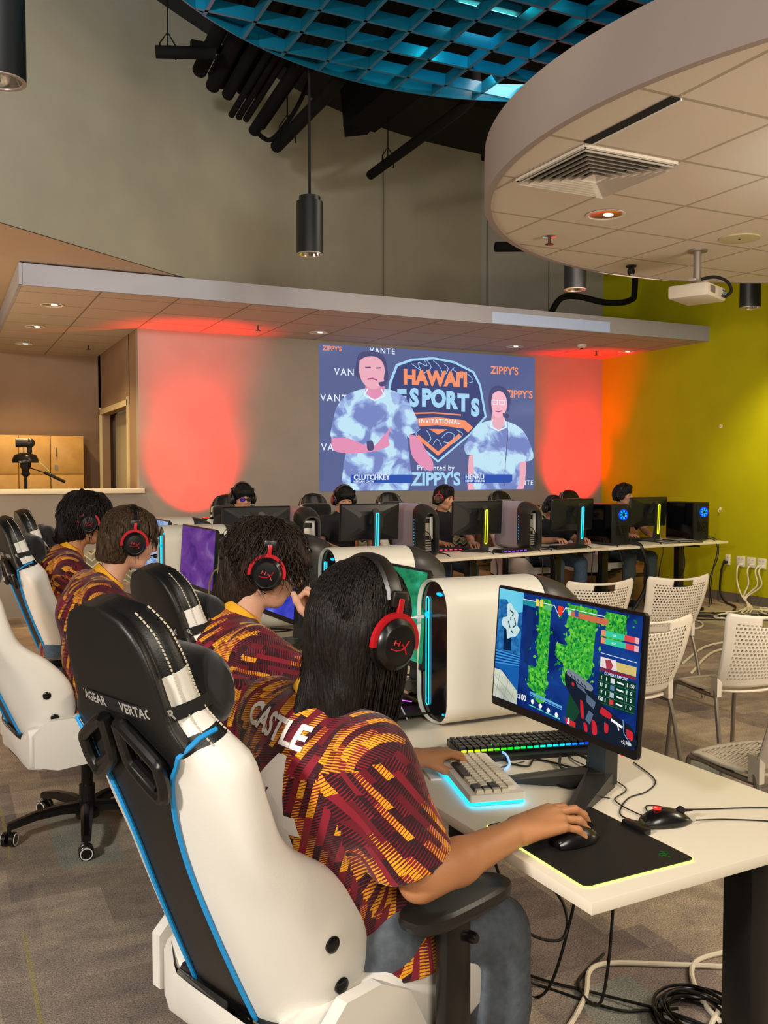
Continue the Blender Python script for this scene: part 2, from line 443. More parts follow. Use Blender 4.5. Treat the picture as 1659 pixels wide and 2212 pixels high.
# carpet: plank tiles of loop pile with heather colours, teal and yellow accents
def carpet_mat():
    m = bpy.data.materials.new('carpet'); m.use_nodes = True; nt = m.node_tree; b = nt.nodes['Principled BSDF']; L = nt.links.new
    b.inputs['Roughness'].default_value = 0.95; b.inputs['Specular IOR Level'].default_value = 0.1
    tc = nd(nt, 'ShaderNodeTexCoord')
    def brick(w, h, off, c1, c2, mort, ms, rot=0.0):
        mp = nd(nt, 'ShaderNodeMapping'); mp.inputs['Rotation'].default_value = (0, 0, rot); mp.inputs['Location'].default_value = off
        L(tc.outputs['Object'], mp.inputs[0])
        t = nd(nt, 'ShaderNodeTexBrick'); t.inputs['Scale'].default_value = 1; t.inputs['Brick Width'].default_value = w; t.inputs['Row Height'].default_value = h
        t.inputs['Color1'].default_value = (*lin(c1), 1); t.inputs['Color2'].default_value = (*lin(c2), 1); t.inputs['Mortar'].default_value = (*lin(mort), 1)
        t.inputs['Mortar Size'].default_value = ms; t.inputs['Mortar Smooth'].default_value = 0.2; L(mp.outputs[0], t.inputs[0]); return t
    A = brick(0.62, 0.31, (0.1, 0.2, 0), 'c2b6a8', '7d746e', '7b7168', 0.0)
    A.offset = 0.5
    B = brick(0.31, 0.62, (0.33, 0.07, 0), 'cfc3ac', '776f78', '7d7468', 0.0)
    mixab = nd(nt, 'ShaderNodeMix', data_type='RGBA'); mixab.inputs[0].default_value = 0.5; L(A.outputs[0], mixab.inputs[6]); L(B.outputs[0], mixab.inputs[7])
    # streaks along the tile
    mp = nd(nt, 'ShaderNodeMapping'); mp.inputs['Scale'].default_value = (1.6, 2.6, 1); L(tc.outputs['Object'], mp.inputs[0])
    n1 = nd(nt, 'ShaderNodeTexNoise'); n1.inputs['Scale'].default_value = 2.6; n1.inputs['Detail'].default_value = 8; n1.inputs['Roughness'].default_value = 0.7; L(mp.outputs[0], n1.inputs[0])
    cr = nd(nt, 'ShaderNodeValToRGB'); e = cr.color_ramp.elements; e[0].position = 0.36; e[0].color = (*lin('6a605c'), 1); e[1].position = 0.66; e[1].color = (*lin('d8cab0'), 1)
    L(n1.outputs['Fac'], cr.inputs[0])
    m2 = nd(nt, 'ShaderNodeMix', data_type='RGBA', blend_type='OVERLAY'); m2.inputs[0].default_value = 0.45; L(mixab.outputs[2], m2.inputs[6]); L(cr.outputs[0], m2.inputs[7])
    # accents: sparse teal and yellow slivers
    def accent(src, w, h, off, col, thr, lo, hi):
        t = brick(w, h, off, '000000', 'ffffff', '000000', 0.0)
        g = nd(nt, 'ShaderNodeMath', operation='GREATER_THAN'); g.inputs[1].default_value = thr; L(t.outputs[0], g.inputs[0])
        sp = nd(nt, 'ShaderNodeSeparateXYZ'); L(tc.outputs['Object'], sp.inputs[0])
        a = nd(nt, 'ShaderNodeMath', operation='ADD'); a.inputs[1].default_value = off[0]; L(sp.outputs['X'], a.inputs[0])
        d = nd(nt, 'ShaderNodeMath', operation='DIVIDE'); d.inputs[1].default_value = 0.62; L(a.outputs[0], d.inputs[0])
        f = nd(nt, 'ShaderNodeMath', operation='FRACT'); L(d.outputs[0], f.inputs[0])
        l1 = nd(nt, 'ShaderNodeMath', operation='COMPARE'); l1.inputs[1].default_value = lo; l1.inputs[2].default_value = hi; L(f.outputs[0], l1.inputs[0])
        mu = nd(nt, 'ShaderNodeMath', operation='MULTIPLY'); L(g.outputs[0], mu.inputs[0]); L(l1.outputs[0], mu.inputs[1])
        m3 = nd(nt, 'ShaderNodeMath', operation='MULTIPLY'); m3.inputs[1].default_value = 0.38; L(mu.outputs[0], m3.inputs[0])
        mi = nd(nt, 'ShaderNodeMix', data_type='RGBA'); L(m3.outputs[0], mi.inputs[0]); L(src.outputs[2], mi.inputs[6]); mi.inputs[7].default_value = (*lin(col), 1); return mi
    x = accent(m2, 0.62, 0.66, (0.07, 0.04, 0), 'b3a83c', 0.55, 0.5, 0.022)
    x = accent(x, 1.24, 0.31, (0.4, 0.3, 0), '7f9a92', 0.86, 0.5, 0.2)
    # pile speckle
    n2 = nd(nt, 'ShaderNodeTexNoise'); n2.inputs['Scale'].default_value = 190; n2.inputs['Detail'].default_value = 2; L(tc.outputs['Object'], n2.inputs[0])
    mr = nd(nt, 'ShaderNodeMapRange'); mr.inputs[1].default_value = 0.3; mr.inputs[2].default_value = 0.7; mr.inputs[3].default_value = 0.55; mr.inputs[4].default_value = 1.4; L(n2.outputs['Fac'], mr.inputs[0])
    sc = nd(nt, 'ShaderNodeVectorMath', operation='SCALE'); L(x.outputs[2], sc.inputs[0]); L(mr.outputs[0], sc.inputs['Scale']); L(sc.outputs[0], b.inputs['Base Color'])
    bp = nd(nt, 'ShaderNodeBump'); bp.inputs['Strength'].default_value = 0.7; bp.inputs['Distance'].default_value = 0.004; L(n2.outputs['Fac'], bp.inputs['Height']); L(bp.outputs[0], b.inputs['Normal'])
    return m


struct('floor', MB().box((2.3, 5.3, -0.02), (14, 18.4, 0.04)), carpet_mat())
XG, YB, ZS = 8.558, 10.53, 3.16
# right (lime) wall with its base
struct('wall_right', MB().box((XG + 0.06, 5.0, 2.85), (0.12, 17.8, 5.7)), M_green)
struct('baseboard_right', MB().box((XG - 0.006, 5.0, 0.055), (0.012, 16, 0.11)), M_base)
# back wall: solid from X=2.04, half wall to the left, alcove behind it
mb = MB().box(((2.04 + XG) / 2, YB + 0.06, 1.68), (XG - 2.04, 0.12, 3.36))
mb.box(((2.04 - 4.2) / 2, YB + 0.06, 0.66), (6.24, 0.12, 1.32)).box(((6.5 + XG) / 2, YB + 0.06, 4.5), (XG - 6.5, 0.12, 2.3))
struct('wall_back', mb, M_grey)
struct('trim_1', MB().box(((2.04 - 4.2) / 2 + 0.02, YB + 0.03, 1.345), (6.28, 0.26, 0.05), bev=0.004), mat('sill_cream', 'efe6cc', 0.4))
struct('wall_alcove_back', MB().box((-1.0, 13.46, 1.7), (6.6, 0.12, 3.4)), M_brown)
# alcove side wall with its door opening
mb = MB().box((2.10, 10.84, 1.68), (0.12, 0.5, 3.36)).box((2.10, 13.3, 1.68), (0.12, 0.3, 3.36)).box((2.10, 12.2, 2.85), (0.12, 2.3, 1.02))
mb.box((2.10, 12.2, 0.4), (0.12, 2.3, 0.8))
struct('wall_alcove_right', mb, M_brown)
mb = MB().box((2.035, 11.11, 1.62), (0.035, 0.07, 1.64)).box((2.035, 13.18, 1.62), (0.035, 0.07, 1.64)).box((2.035, 12.15, 2.375), (0.035, 2.14, 0.07))
struct('trim_2', mb, mat('door_casing', 'd9c79a', 0.45))
# room seen through the opening
struct('wall_side_room', MB().box((3.1, 12.2, 1.6), (0.1, 3.2, 3.2)), mat('side_room_paint', 'b9ab8c', 0.8))
struct('door_1', MB().box((2.26, 12.75, 1.2), (0.05, 0.86, 2.3)).box((2.3, 11.85, 1.2), (0.05, 0.5, 2.3)), mat('pale_door', 'c6bc9c', 0.5))
struct('trim_3', MB().box((2.2, 11.35, 1.2), (0.03, 0.035, 2.3)), mat('white_door_edge', 'efe9df', 0.4))
struct('wall_left', MB().box((-4.26, 5.3, 1.7), (0.12, 18, 3.4)), M_grey)
# soffit with tile underside along the back wall (and alcove ceiling)
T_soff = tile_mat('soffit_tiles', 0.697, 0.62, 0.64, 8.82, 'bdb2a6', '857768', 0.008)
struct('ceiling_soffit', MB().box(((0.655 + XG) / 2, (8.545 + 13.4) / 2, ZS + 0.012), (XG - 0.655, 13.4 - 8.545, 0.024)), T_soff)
mb = MB().box(((0.655 + XG) / 2, 8.53, ZS + 0.09), (XG - 0.655, 0.03, 0.185)).box((0.668, 10.9, ZS + 0.09), (0.026, 4.8, 0.185))
mb.box(((0.655 + XG) / 2, 9.55, ZS + 0.18), (XG - 0.67, 2.0, 0.01))
struct('trim_soffit', mb, M_white)
# upper drum wall: straight run then bending into the back wall
pl = [(-2.6, 4.9), (-1.2, 6.0), (0.44, 7.28), (1.17, 7.86), (2.24, 8.69), (3.1, 9.3), (3.9, 9.8), (4.7, 10.15), (5.5, 10.38), (6.5, 10.5)]
pl = [(p.x, p.y) for p in smooth_path([(a, b, 0) for a, b in pl], 5)]
mb = MB(); n = len(pl)
for i in range(n - 1):
    (x0, y0), (x1, y1) = pl[i], pl[i + 1]; dx, dy = y0 - y1, x1 - x0; l = math.hypot(dx, dy); dx *= 0.1 / l; dy *= 0.1 / l
    mb.add([(x0, y0, 3.36), (x1, y1, 3.36), (x1, y1, 5.75), (x0, y0, 5.75), (x0 + dx, y0 + dy, 3.36), (x1 + dx, y1 + dy, 3.36), (x1 + dx, y1 + dy, 5.75), (x0 + dx, y0 + dy, 5.75)],
           [(0, 1, 2, 3), (5, 4, 7, 6), (4, 5, 1, 0)], smooth=True)
struct('wall_upper_drum', mb, M_drum, auto=60, fix=False)
mb = MB()
for x, y in [(3.62, 9.66), (4.93, 10.21), (6.6, 10.51), (7.6, 10.52)]: mb.box((x, y - 0.012, 4.4), (0.006, 0.01, 2.1))
struct('trim_4', mb, mat('panel_joint', '5b5547', 0.8))
# gypsum ceiling to the left of the drum wall
mb = MB(); P = [(x, y, 3.354) for x, y in pl if x < 2.6]
mb.poly(P + [(2.6, 13.4, 3.354), (-4.2, 13.4, 3.354), (-4.2, 4.9, 3.354)])
struct('ceiling_alcove', mb, M_peach)
struct('ceiling', MB().box((2.3, 4.9, 5.75), (14, 17.4, 0.06)), M_deck)

# ---------------------------------------------------------------- white cloud: round tiled ceiling
CX, CY, CR, CZ = 5.17, 3.45, 2.56, 3.17
cl = thing('ceiling_cloud', 'large round white suspended ceiling with square tiles at upper right', 'suspended ceiling', (CX, CY, CZ))
N = 120
ring = lambda r, z: [(r * math.cos(2 * PI * j / N), r * math.sin(2 * PI * j / N), z) for j in range(N)]
mb = MB(); mb.poly(ring(CR - 0.03, 0.0)[::-1])
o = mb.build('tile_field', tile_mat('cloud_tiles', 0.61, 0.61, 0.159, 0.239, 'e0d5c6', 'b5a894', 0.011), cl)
mb = MB().loft([ring(CR - 0.04, 0.012), ring(CR - 0.04, -0.012), ring(CR, -0.012), ring(CR, 0.30), ring(CR - 0.03, 0.30), ring(CR - 0.03, 0.02)], cap=False)
mb.build('rim_band', mat('cloud_rim', 'a3958f', 0.7), cl, auto=30)  # rim colour darkened to stand for its unlit side
MB().poly(ring(CR - 0.02, 0.3)).build('top_sheet', M_black, cl)


def at_cloud(name, label, cat, x, y, group=None, rz=0): return thing(name, label, cat, (x, y, CZ), rz, group)


# ---------------------------------------------------------------- fittings on the ceilings
M_chrome = mat('polished_reflector', 'e8e2d8', 0.12, 1.0)
M_cwhite = mat('white_enamel', 'e4ddd2', 0.5)
M_slot = mat('dark_recess', '14120f', 0.9)
M_lens = glow('lamp_glow', 'fff2dc', 1.6)

dv = at_cloud('air_diffuser', 'square louvred air diffuser set in the round tiled ceiling', 'air vent', 3.20, 4.02)
MB().box((0, 0, -0.003), (0.57, 0.57, 0.006)).build('throat', M_slot, dv)
mb = MB()
for k in range(7):
    r = 0.292 - k * 0.040; r2 = r - 0.030; z0, z1 = -0.006 - 0.002 * k, -0.034 - 0.002 * k
    q = [(-1, -1), (1, -1), (1, 1), (-1, 1)]
    A = [(a * r, b * r, z1) for a, b in q]; B = [(a * r2, b * r2, z0) for a, b in q]
    mb.loft([A, B, [(x, y, z + 0.003) for x, y, z in B], [(x, y, z + 0.003) for x, y, z in A]], cap=False, smooth=False)
mb.build('louvre', M_cwhite, dv)
mb = MB()
for a, b, w, h in ((0, 0.294, 0.60, 0.02), (0, -0.294, 0.60, 0.02), (0.294, 0, 0.02, 0.60), (-0.294, 0, 0.02, 0.60)): mb.box((a, b, -0.008), (w, h, 0.014))
mb.build('frame', M_cwhite, dv)

sg = at_cloud('ceiling_slot', 'long thin dark gap between tiles beside the air diffuser', 'air slot', 2.895, 3.39)
MB().box((0, 0, -0.004), (0.05, 0.60, 0.008)).build('opening', M_slot, sg)
MB().box((0.03, 0, -0.006), (0.008, 0.60, 0.012)).build('edge_tee', M_cwhite, sg)


def downlight(name, label, loc, r, group, lamp=True):
    t = thing(name, label, 'ceiling light', loc, 0, group)
    MB().lathe([(r, 0.0), (r * 1.12, -0.004), (r * 1.12, -0.008), (r * 0.98, -0.009), (r * 0.92, -0.004)], cap=False).build('trim_ring', M_cwhite, t)
    MB().lathe([(r * 0.98, -0.004), (r * 0.7, -0.003), (r * 0.35, -0.002), (0.005, -0.002)], cap=False).build('reflector', M_chrome, t)
    if lamp: MB().ell((0.02, 0.0, -0.004), (r * 0.32, r * 0.25, 0.006)).build('lamp', M_lens, t)
    return t


G = 'recessed downlights'
downlight('recessed_downlight', 'recessed downlight in the round white ceiling', (3.80, 4.66, CZ), 0.11, G)
for lab, x, y in (('recessed downlight in the alcove ceiling nearest the white soffit edge', 1.02, 9.42), ('middle recessed downlight of the alcove ceiling row', 1.0, 10.9),
                  ('farthest recessed downlight of the alcove ceiling row', 1.0, 12.4), ('recessed downlight in the soffit above the left edge of the projection', 3.97, 9.93),
                  ('recessed downlight in the soffit above the right part of the projection', 6.66, 9.93), ('recessed downlight in the soffit next to the lime wall', 8.28, 9.7)):
    downlight('recessed_downlight', lab, (x, y, ZS), 0.10, G)

sp = at_cloud('ceiling_speaker', 'round flush ceiling speaker near the right edge of the round ceiling', 'speaker', 5.02, 4.73)
MB().lathe([(0.135, 0), (0.135, -0.008), (0.122, -0.010), (0.005, -0.006)], cap=False).build('grille', mat('speaker_grille', 'c9bf9a', 0.6), sp)
MB().ell((0, 0, -0.008), (0.008, 0.008, 0.003)).build('screw', M_slot, sp)


def sprinkler(lab, loc):
    t = thing('fire_sprinkler', lab, 'sprinkler', loc, 0, 'ceiling fire sprinklers')
    MB().lathe([(0.045, 0), (0.045, -0.006), (0.012, -0.010)]).build('escutcheon', M_chrome, t)
    MB().cyl((0, 0, -0.03), 0.010, 0.05, 10).lathe([(0.028, -0.055), (0.030, -0.059), (0.004, -0.061)], n=14).build('deflector', mat('brass_dark', '5a4a38', 0.4, 0.8), t)


sprinkler('sprinkler head under the round white ceiling near its left edge', (3.80, 5.25, CZ))
for lab, x, y in (('sprinkler head in the alcove ceiling', 1.75, 12.2), ('sprinkler head in the soffit above the left red glow', 3.19, 9.75), ('sprinkler head in the soffit above the right red glow', 7.9, 9.85)):
    sprinkler(lab, (x, y, ZS))
sd = thing('smoke_detector', 'white round smoke detector in the soffit left of the lime wall', 'smoke detector', (7.35, 9.45, ZS))
MB().lathe([(0.06, 0), (0.06, -0.02), (0.035, -0.04), (0.005, -0.042)]).build('housing', M_cwhite, sd)
MB().lathe([(0.018, -0.04), (0.014, -0.05), (0.002, -0.05)]).build('sensor', M_slot, sd)

# small security camera and projector under the cloud
sc_ = at_cloud('security_camera', 'small black camera under the round ceiling left of the projector', 'camera', 4.92, 5.72)
MB().lathe([(0.04, 0), (0.04, -0.012)]).build('mount', M_black, sc_)
MB().ell((0, 0, -0.045), (0.03, 0.03, 0.035)).build('body', M_black, sc_)
MB().ell((-0.012, -0.02, -0.075), (0.012, 0.012, 0.01)).build('lens', M_chrome, sc_)

pr = at_cloud('ceiling_projector', 'white projector hanging on a grey pole under the round ceiling', 'projector', 5.02, 5.12)
MB().cyl((0, 0, -0.11), 0.028, 0.22).lathe([(0.07, 0), (0.07, -0.012)]).build('pole', mat('grey_pole', '9a928c', 0.4, 0.6), pr)
MB().box((0, 0, -0.23), (0.24, 0.06, 0.02), rot=0.5, bev=0.004).box((0, 0, -0.25), (0.1, 0.1, 0.03), bev=0.01).build('bracket', mat('bracket_grey', 'b8b0a8', 0.4, 0.3), pr)
Mp = mat('projector_white', 'd8cfc0', 0.45)
pb = thing('x', None, None); bpy.data.objects.remove(pb)
o = MB().box((0, 0, -0.315), (0.36, 0.30, 0.10), rot=0.42, bev=0.022).build('housing', Mp, pr)
mb = MB()
Mt = Matrix.Rotation(0.42, 3, 'Z')
for k in range(7):
    c = Mt @ Vector((-0.05 - 0.014 * k, -0.151, -0.31)); mb.box(tuple(c), (0.006, 0.004, 0.05), rot=0.42)
mb.build('vent_grille', mat('projector_grille', '7e766c', 0.6), pr)
c = Mt @ Vector((0.03, -0.15, -0.31)); MB().lathe([(0.034, 0), (0.034, -0.004), (0.006, -0.005)], c=tuple(c), axis='Y', n=20).build('speaker_cover', mat('projector_grey', 'b5aca0', 0.5), pr)
c = Mt @ Vector((0.12, -0.152, -0.315)); MB().box(tuple(c), (0.09, 0.004, 0.055), rot=0.42).build('port_panel', mat('port_panel', '3a3d40', 0.4), pr)
mb = MB()
for k in range(5):
    c = Mt @ Vector((0.09 + 0.017 * k, -0.156, -0.305 - 0.012 * (k % 2))); mb.box(tuple(c), (0.010, 0.006, 0.010), rot=0.42)
mb.build('port', mat('port_blue', '9fc0d8', 0.4), pr)
MB().tube(smooth_path([(0.02, 0, -0.21), (0.12, -0.05, -0.19), (0.21, -0.08, -0.22), (0.235, -0.10, -0.29), (0.19, -0.08, -0.335)]), 0.012).build('cable', M_black, pr)

# ---------------------------------------------------------------- pendants
M_pend = mat('pendant_black', '0c0f11', 0.45)
def pendant(lab, loc, rod_top, vis=True):
    t = thing('cylinder_pendant', lab, 'pendant light', loc, 0, 'black cylinder pendant lights')
    MB().lathe([(0.08, 0.42), (0.08, 0.385), (0.1, 0.38), (0.1, 0.0), (0.092, 0.0), (0.088, 0.03)], cap=False).lathe([(0.08, 0.42), (0.01, 0.42)], cap=False).build('housing', M_pend, t)
    MB().lathe([(0.1, -0.001), (0.1, -0.006), (0.084, -0.006), (0.082, 0.0)], cap=False).build('trim_ring', mat('pendant_ring', 'b9aca4', 0.35, 0.5), t)
    MB().lathe([(0.085, 0.002), (0.07, 0.04), (0.035, 0.07), (0.005, 0.075)], cap=False).build('reflector', M_chrome, t)
    MB().cyl((0, 0, 0.42 + rod_top / 2), 0.011, rod_top, 8).build('rod', M_black, t)
pendant('black cylinder pendant on a long rod in the centre, left of the round ceiling', (2.53, 6.495, 3.18), 2.1)
pendant('black cylinder pendant cut by the left edge of the photo', (0.27, 4.23, 3.19), 2.1)
pendant('black cylinder pendant seen under the round ceiling left of the projector', (5.20, 6.79, 3.20), 2.1)
pendant('black cylinder pendant seen under the round ceiling right of the projector', (7.216, 6.65, 3.17), 2.1)

# ---------------------------------------------------------------- teal egg crate canopy
GX, GY, GR, GZ, GP = 3.09, 3.82, 2.55, 4.45, 0.318
M_teal = mat('teal_louvre', '0e6c8c', 0.3, noise=(3, '0b5f7e'))
gc = thing('egg_crate_canopy', 'round teal egg crate louvre canopy hanging at the top of the photo', 'ceiling canopy', (GX, GY, GZ))
ring2 = lambda r, z: [(r * math.cos(2 * PI * j / 140), r * math.sin(2 * PI * j / 140), z) for j in range(140)]
MB().loft([ring2(GR, 0), ring2(GR + 0.012, 0), ring2(GR + 0.012, 0.13), ring2(GR, 0.13)], cap=False).loft([ring2(GR, 0.13), ring2(GR, 0)], cap=False).build('rim', M_teal, gc)
x0 = (2.328 - 0.0) * (GZ - 1.555) / (4.6 - 1.555) - GX; y0 = 5.785 * (GZ - 1.555) / (4.6 - 1.555) - GY
for axis in (0, 1):
    k0 = x0 if axis == 0 else y0
    for k in range(-22, 22):
        p = k0 + k * GP
        if abs(p) > GR - 0.05: continue
        h = math.sqrt(GR * GR - p * p)
        mb = MB()
        # tapered blade: wide foot, thin top
        if axis == 0: mb.loft([[(p - .012, -h, 0), (p + .012, -h, 0), (p + .005, -h, .085), (p - .005, -h, .085)], [(p - .012, h, 0), (p + .012, h, 0), (p + .005, h, .085), (p - .005, h, .085)]], smooth=False)
        else: mb.loft([[(-h, p - .012, 0), (-h, p + .012, 0), (-h, p + .005, .085), (-h, p - .005, .085)], [(h, p - .012, 0), (h, p + .012, 0), (h, p + .005, .085), (h, p - .005, .085)]], smooth=False)
        mb.build('louvre_blade', M_teal, gc)
# lit fluorescent fitting above the canopy
fl = thing('strip_light', 'lit strip lamp with a teal glow inside the egg crate canopy', 'strip light', (GX + 0.28, GY + 1.55, GZ + 0.17))
MB().box((0, 0, 0.06), (0.5, 0.09, 0.05), bev=0.008).build('housing', mat('fitting_teal', '2a8fa0', 0.4), fl)
MB().box((0, 0, 0.012), (0.46, 0.03, 0.03), bev=0.012).build('tube', glow('teal_lamp_glow', '8ffff0', 3.0), fl)

# ---------------------------------------------------------------- dark services between the canopy and the upper wall
M_pipe = mat('black_pipe', '060505', 0.85, spec=0.15)


def from_to(name, lab, cat, a, b, r, group=None, m=None, hang=True):
    a = Vector(a); b = Vector(b); t = thing(name, lab, cat, a, 0, group)
    MB().tube(smooth_path([Vector((0, 0, 0)), (b - a) * .5, (b - a) * .9, (b - a) + Vector((0, 0, .06)), (b - a) + Vector((0, 0, .25)), (b - a) + Vector((0, 0, 5.7 - b.z))], 3) if hang and abs(a.y - b.y) > 1 else [Vector((0, 0, 0)), (b - a)], r, 12).build('pipe_run', m or M_pipe, t)
    if hang:
        for f in (0.2,):
            c = (b - a) * f
            MB().tube([c + Vector((0, 0, r)), c + Vector((0, 0, 5.72 - a.z - c.z))], 0.006, 6).tube([c + Vector((-r * 1.3, 0, -r)), c + Vector((-r * 1.3, 0, r * 1.2)), c + Vector((0, 0, r * 3.2)), c + Vector((r * 1.3, 0, r * 1.2)), c + Vector((r * 1.3, 0, -r))], 0.006, 6).build('hanger', M_pipe, t)
    return t


from_to('sprinkler_pipe', 'thick black pipe ending above the central pendant light', 'pipe', (2.78, 7.95, 4.46), (2.78, 6.5, 4.50), 0.055, 'black pipes under the dark ceiling')
from_to('sprinkler_pipe', 'black pipe ending left of the round white ceiling', 'pipe', (3.87, 8.30, 4.46), (3.87, 6.35, 4.50), 0.045, 'black pipes under the dark ceiling')
from_to('sprinkler_pipe', 'short black pipe crossing left of the duct bundle', 'pipe', (1.50, 6.95, 4.64), (1.92, 6.82, 4.66), 0.045, 'black pipes under the dark ceiling')
from_to('sprinkler_pipe', 'black pipe end poking out behind the left rim of the round ceiling', 'pipe', (5.35, 8.35, 3.93), (6.2, 8.1, 3.97), 0.05, 'black pipes under the dark ceiling', hang=False)
db = thing('conduit_bundle', 'bundle of thick black parallel ducts under the dark ceiling', 'ducts', (2.1, 7.5, 4.7))
for k, (dx, dz, dy, r) in enumerate([(-0.16, 0.05, -0.12, .06), (-0.02, 0.0, 0, .06), (0.11, -0.04, 0.02, .05), (0.2, -0.12, 0.22, .028), (0.27, -0.12, 0.24, .028), (0.34, -0.12, 0.26, .028), (0.45, -0.16, 0.38, .05), (0.53, -0.10, 0.40, .035), (0.3, 0.10, 0.1, .12), (0.08, 0.14, 0.15, .10)]):
    MB().tube([(dx, dy, dz), (dx + 0.02, -3.0, dz + 0.45)], r, 12).build('duct', M_pipe, db)
mb = MB().tube(smooth_path([(0.45, 0.3, -0.2), (0.6, 0.35, -0.22), (0.72, 0.1, -0.05), (0.7, -0.3, 0.05)]), 0.02).box((0.2, -0.4, 0.12), (1.0, 0.05, 0.05))
mb.build('support_rail', M_pipe, db)
bm1 = thing('roof_beam', 'dark steel beam under the ceiling above the two pipes', 'beam', (3.75, 8.3, 4.85))
mb = MB().box((0, -3.0, 0.28), (0.34, 6.0, 0.5)); mb.loft([[(-.17, 0.1, 0.53), (.17, 0.1, 0.53), (.17, -.5, 0.53), (-.17, -.5, 0.53)], [(-.1, 0.12, -0.02), (.14, 0.12, 0.04), (.14, -.3, 0.1), (-.1, -.3, 0.1)]], smooth=False)
mb.build('flange', M_pipe, bm1)
db2 = thing('air_duct', 'large dark air duct near the top edge left of the canopy', 'duct', (1.55, 6.2, 4.8))
MB().box((0.0, -1.6, 0.3), (0.5, 3.6, 0.55), bev=0.05).build('casing', M_pipe, db2)
db3 = thing('air_duct', 'wide dark duct behind the round ceiling and the canopy', 'duct', (5.2, 8.2, 5.1))
MB().box((0.9, -0.9, 0.3), (4.0, 1.3, 0.5), bev=0.04).build('casing', M_pipe, db3)
o = tag(MB().tube(smooth_path([(6.25, 8.62, 3.32), (6.40, 8.62, 3.52), (6.62, 8.60, 3.56), (6.95, 8.5, 3.50), (7.25, 8.45, 3.54), (7.30, 8.42, 3.70), (7.30, 8.42, 4.6)]), 0.035, 10).build('flexible_conduit', M_pipe),
        'thick black conduit bending down behind the soffit at right', 'conduit')

# bluish spill of the projector beam on the soffit edge, painted as a glowing patch
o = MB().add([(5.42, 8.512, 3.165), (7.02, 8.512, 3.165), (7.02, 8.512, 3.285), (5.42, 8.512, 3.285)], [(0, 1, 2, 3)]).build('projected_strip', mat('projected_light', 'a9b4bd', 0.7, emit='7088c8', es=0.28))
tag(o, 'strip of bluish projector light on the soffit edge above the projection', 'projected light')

# ---------------------------------------------------------------- alcove
M_maple = mat('maple_veneer', 'd9ac62', 0.4, noise=(6, 'c99a52'))
cab = [(0.02, 'maple cabinet cut by the left edge of the photo', -0.34), (0.0, 'maple cabinet behind the tripod camera', 0.4), (0.0, 'rightmost maple cabinet in the alcove', 1.14)]
for i, (z, lab, cx) in enumerate([(0, 'maple cabinet unit at the left edge of the photo', 0.58), (0, 'maple cabinet unit behind the tripod camera', 1.155), (0, 'maple cabinet unit next to the alcove corner', 1.52)]):
    w = (0.74, 0.39, 0.42)[i]
    cx = (0.585, 1.157, 1.57)[i]
    c = thing('storage_cabinet', lab, 'cabinet', (cx, 13.17, 0), 0, 'maple cabinets in the alcove')
    MB().box((0, 0, 1.01), (w, 0.38, 2.02)).box((0, 0, 2.03), (w - 0.002, 0.38, 0.02)).build('body', M_maple, c)
    d = MB().box((0, -0.2, 1.78), (w - 0.01, 0.02, 0.5), bev=0.002).build('door', M_maple, c)
    d2 = MB().box((0, -0.2, 1.25), (w - 0.01, 0.02, 0.54), bev=0.002).build('door', M_maple, c)
    if i:
        MB().tube([(-w * .35, -0.225, 1.88), (-w * .35, -0.235, 1.82), (-w * .35, -0.225, 1.76)], 0.006).build('handle', mat('steel_dark', '6d6152', 0.35, 0.8), d)
        MB().box((-w * .35, -0.215, 1.62), (0.04, 0.012, 0.06)).build('lock', mat('lock_grey', '8d8676', 0.4, 0.6), d)
t = thing('video_camera_tripod', 'black video camera on a tripod with pan handle behind the half wall', 'camera tripod', (0.90, 11.2, 0))
MB().cyl((0, 0, 1.15), 0.018, 0.9).tube([(0, 0, 0.75), (-0.35, 0.1, 0.01)], 0.014).tube([(0, 0, 0.75), (0.3, 0.2, 0.01)], 0.014).tube([(0, 0, 0.75), (0.05, -0.35, 0.01)], 0.014).build('stand', M_black, t)
MB().lathe([(0.02, 1.50), (0.05, 1.53), (0.035, 1.57), (0.06, 1.62), (0.06, 1.66), (0.02, 1.67)]).build('tripod_head', M_black, t)
MB().lathe([(0.14, 1.66), (0.145, 1.69), (0.12, 1.745), (0.05, 1.775), (0.005, 1.775)]).build('control_dome', mat('glossy_black', '15130f', 0.25), t)
MB().cyl((0.045, 0, 1.83), 0.028, 0.11).build('neck', M_black, t)
MB().cyl((-0.02, 0, 1.885), 0.05, 0.16, axis='X').ell((0.05, 0, 1.885), (0.055, 0.055, 0.055)).build('camera_body', mat('camera_black', '1c1916', 0.35), t)
MB().tube([(0.05, 0, 1.6), (0.2, -0.02, 1.55)], 0.006).tube([(0.2, -0.02, 1.55), (0.42, -0.06, 1.44)], 0.018).build('pan_handle', M_black, t)
MB().tube(smooth_path([(0.1, 0, 1.70), (0.2, -0.03, 1.62), (0.27, -0.04, 1.5), (0.28, -0.03, 1.2), (0.26, 0, 0.8)]), 0.004).build('cable', mat('pale_cable', 'a8b890', 0.5), t)
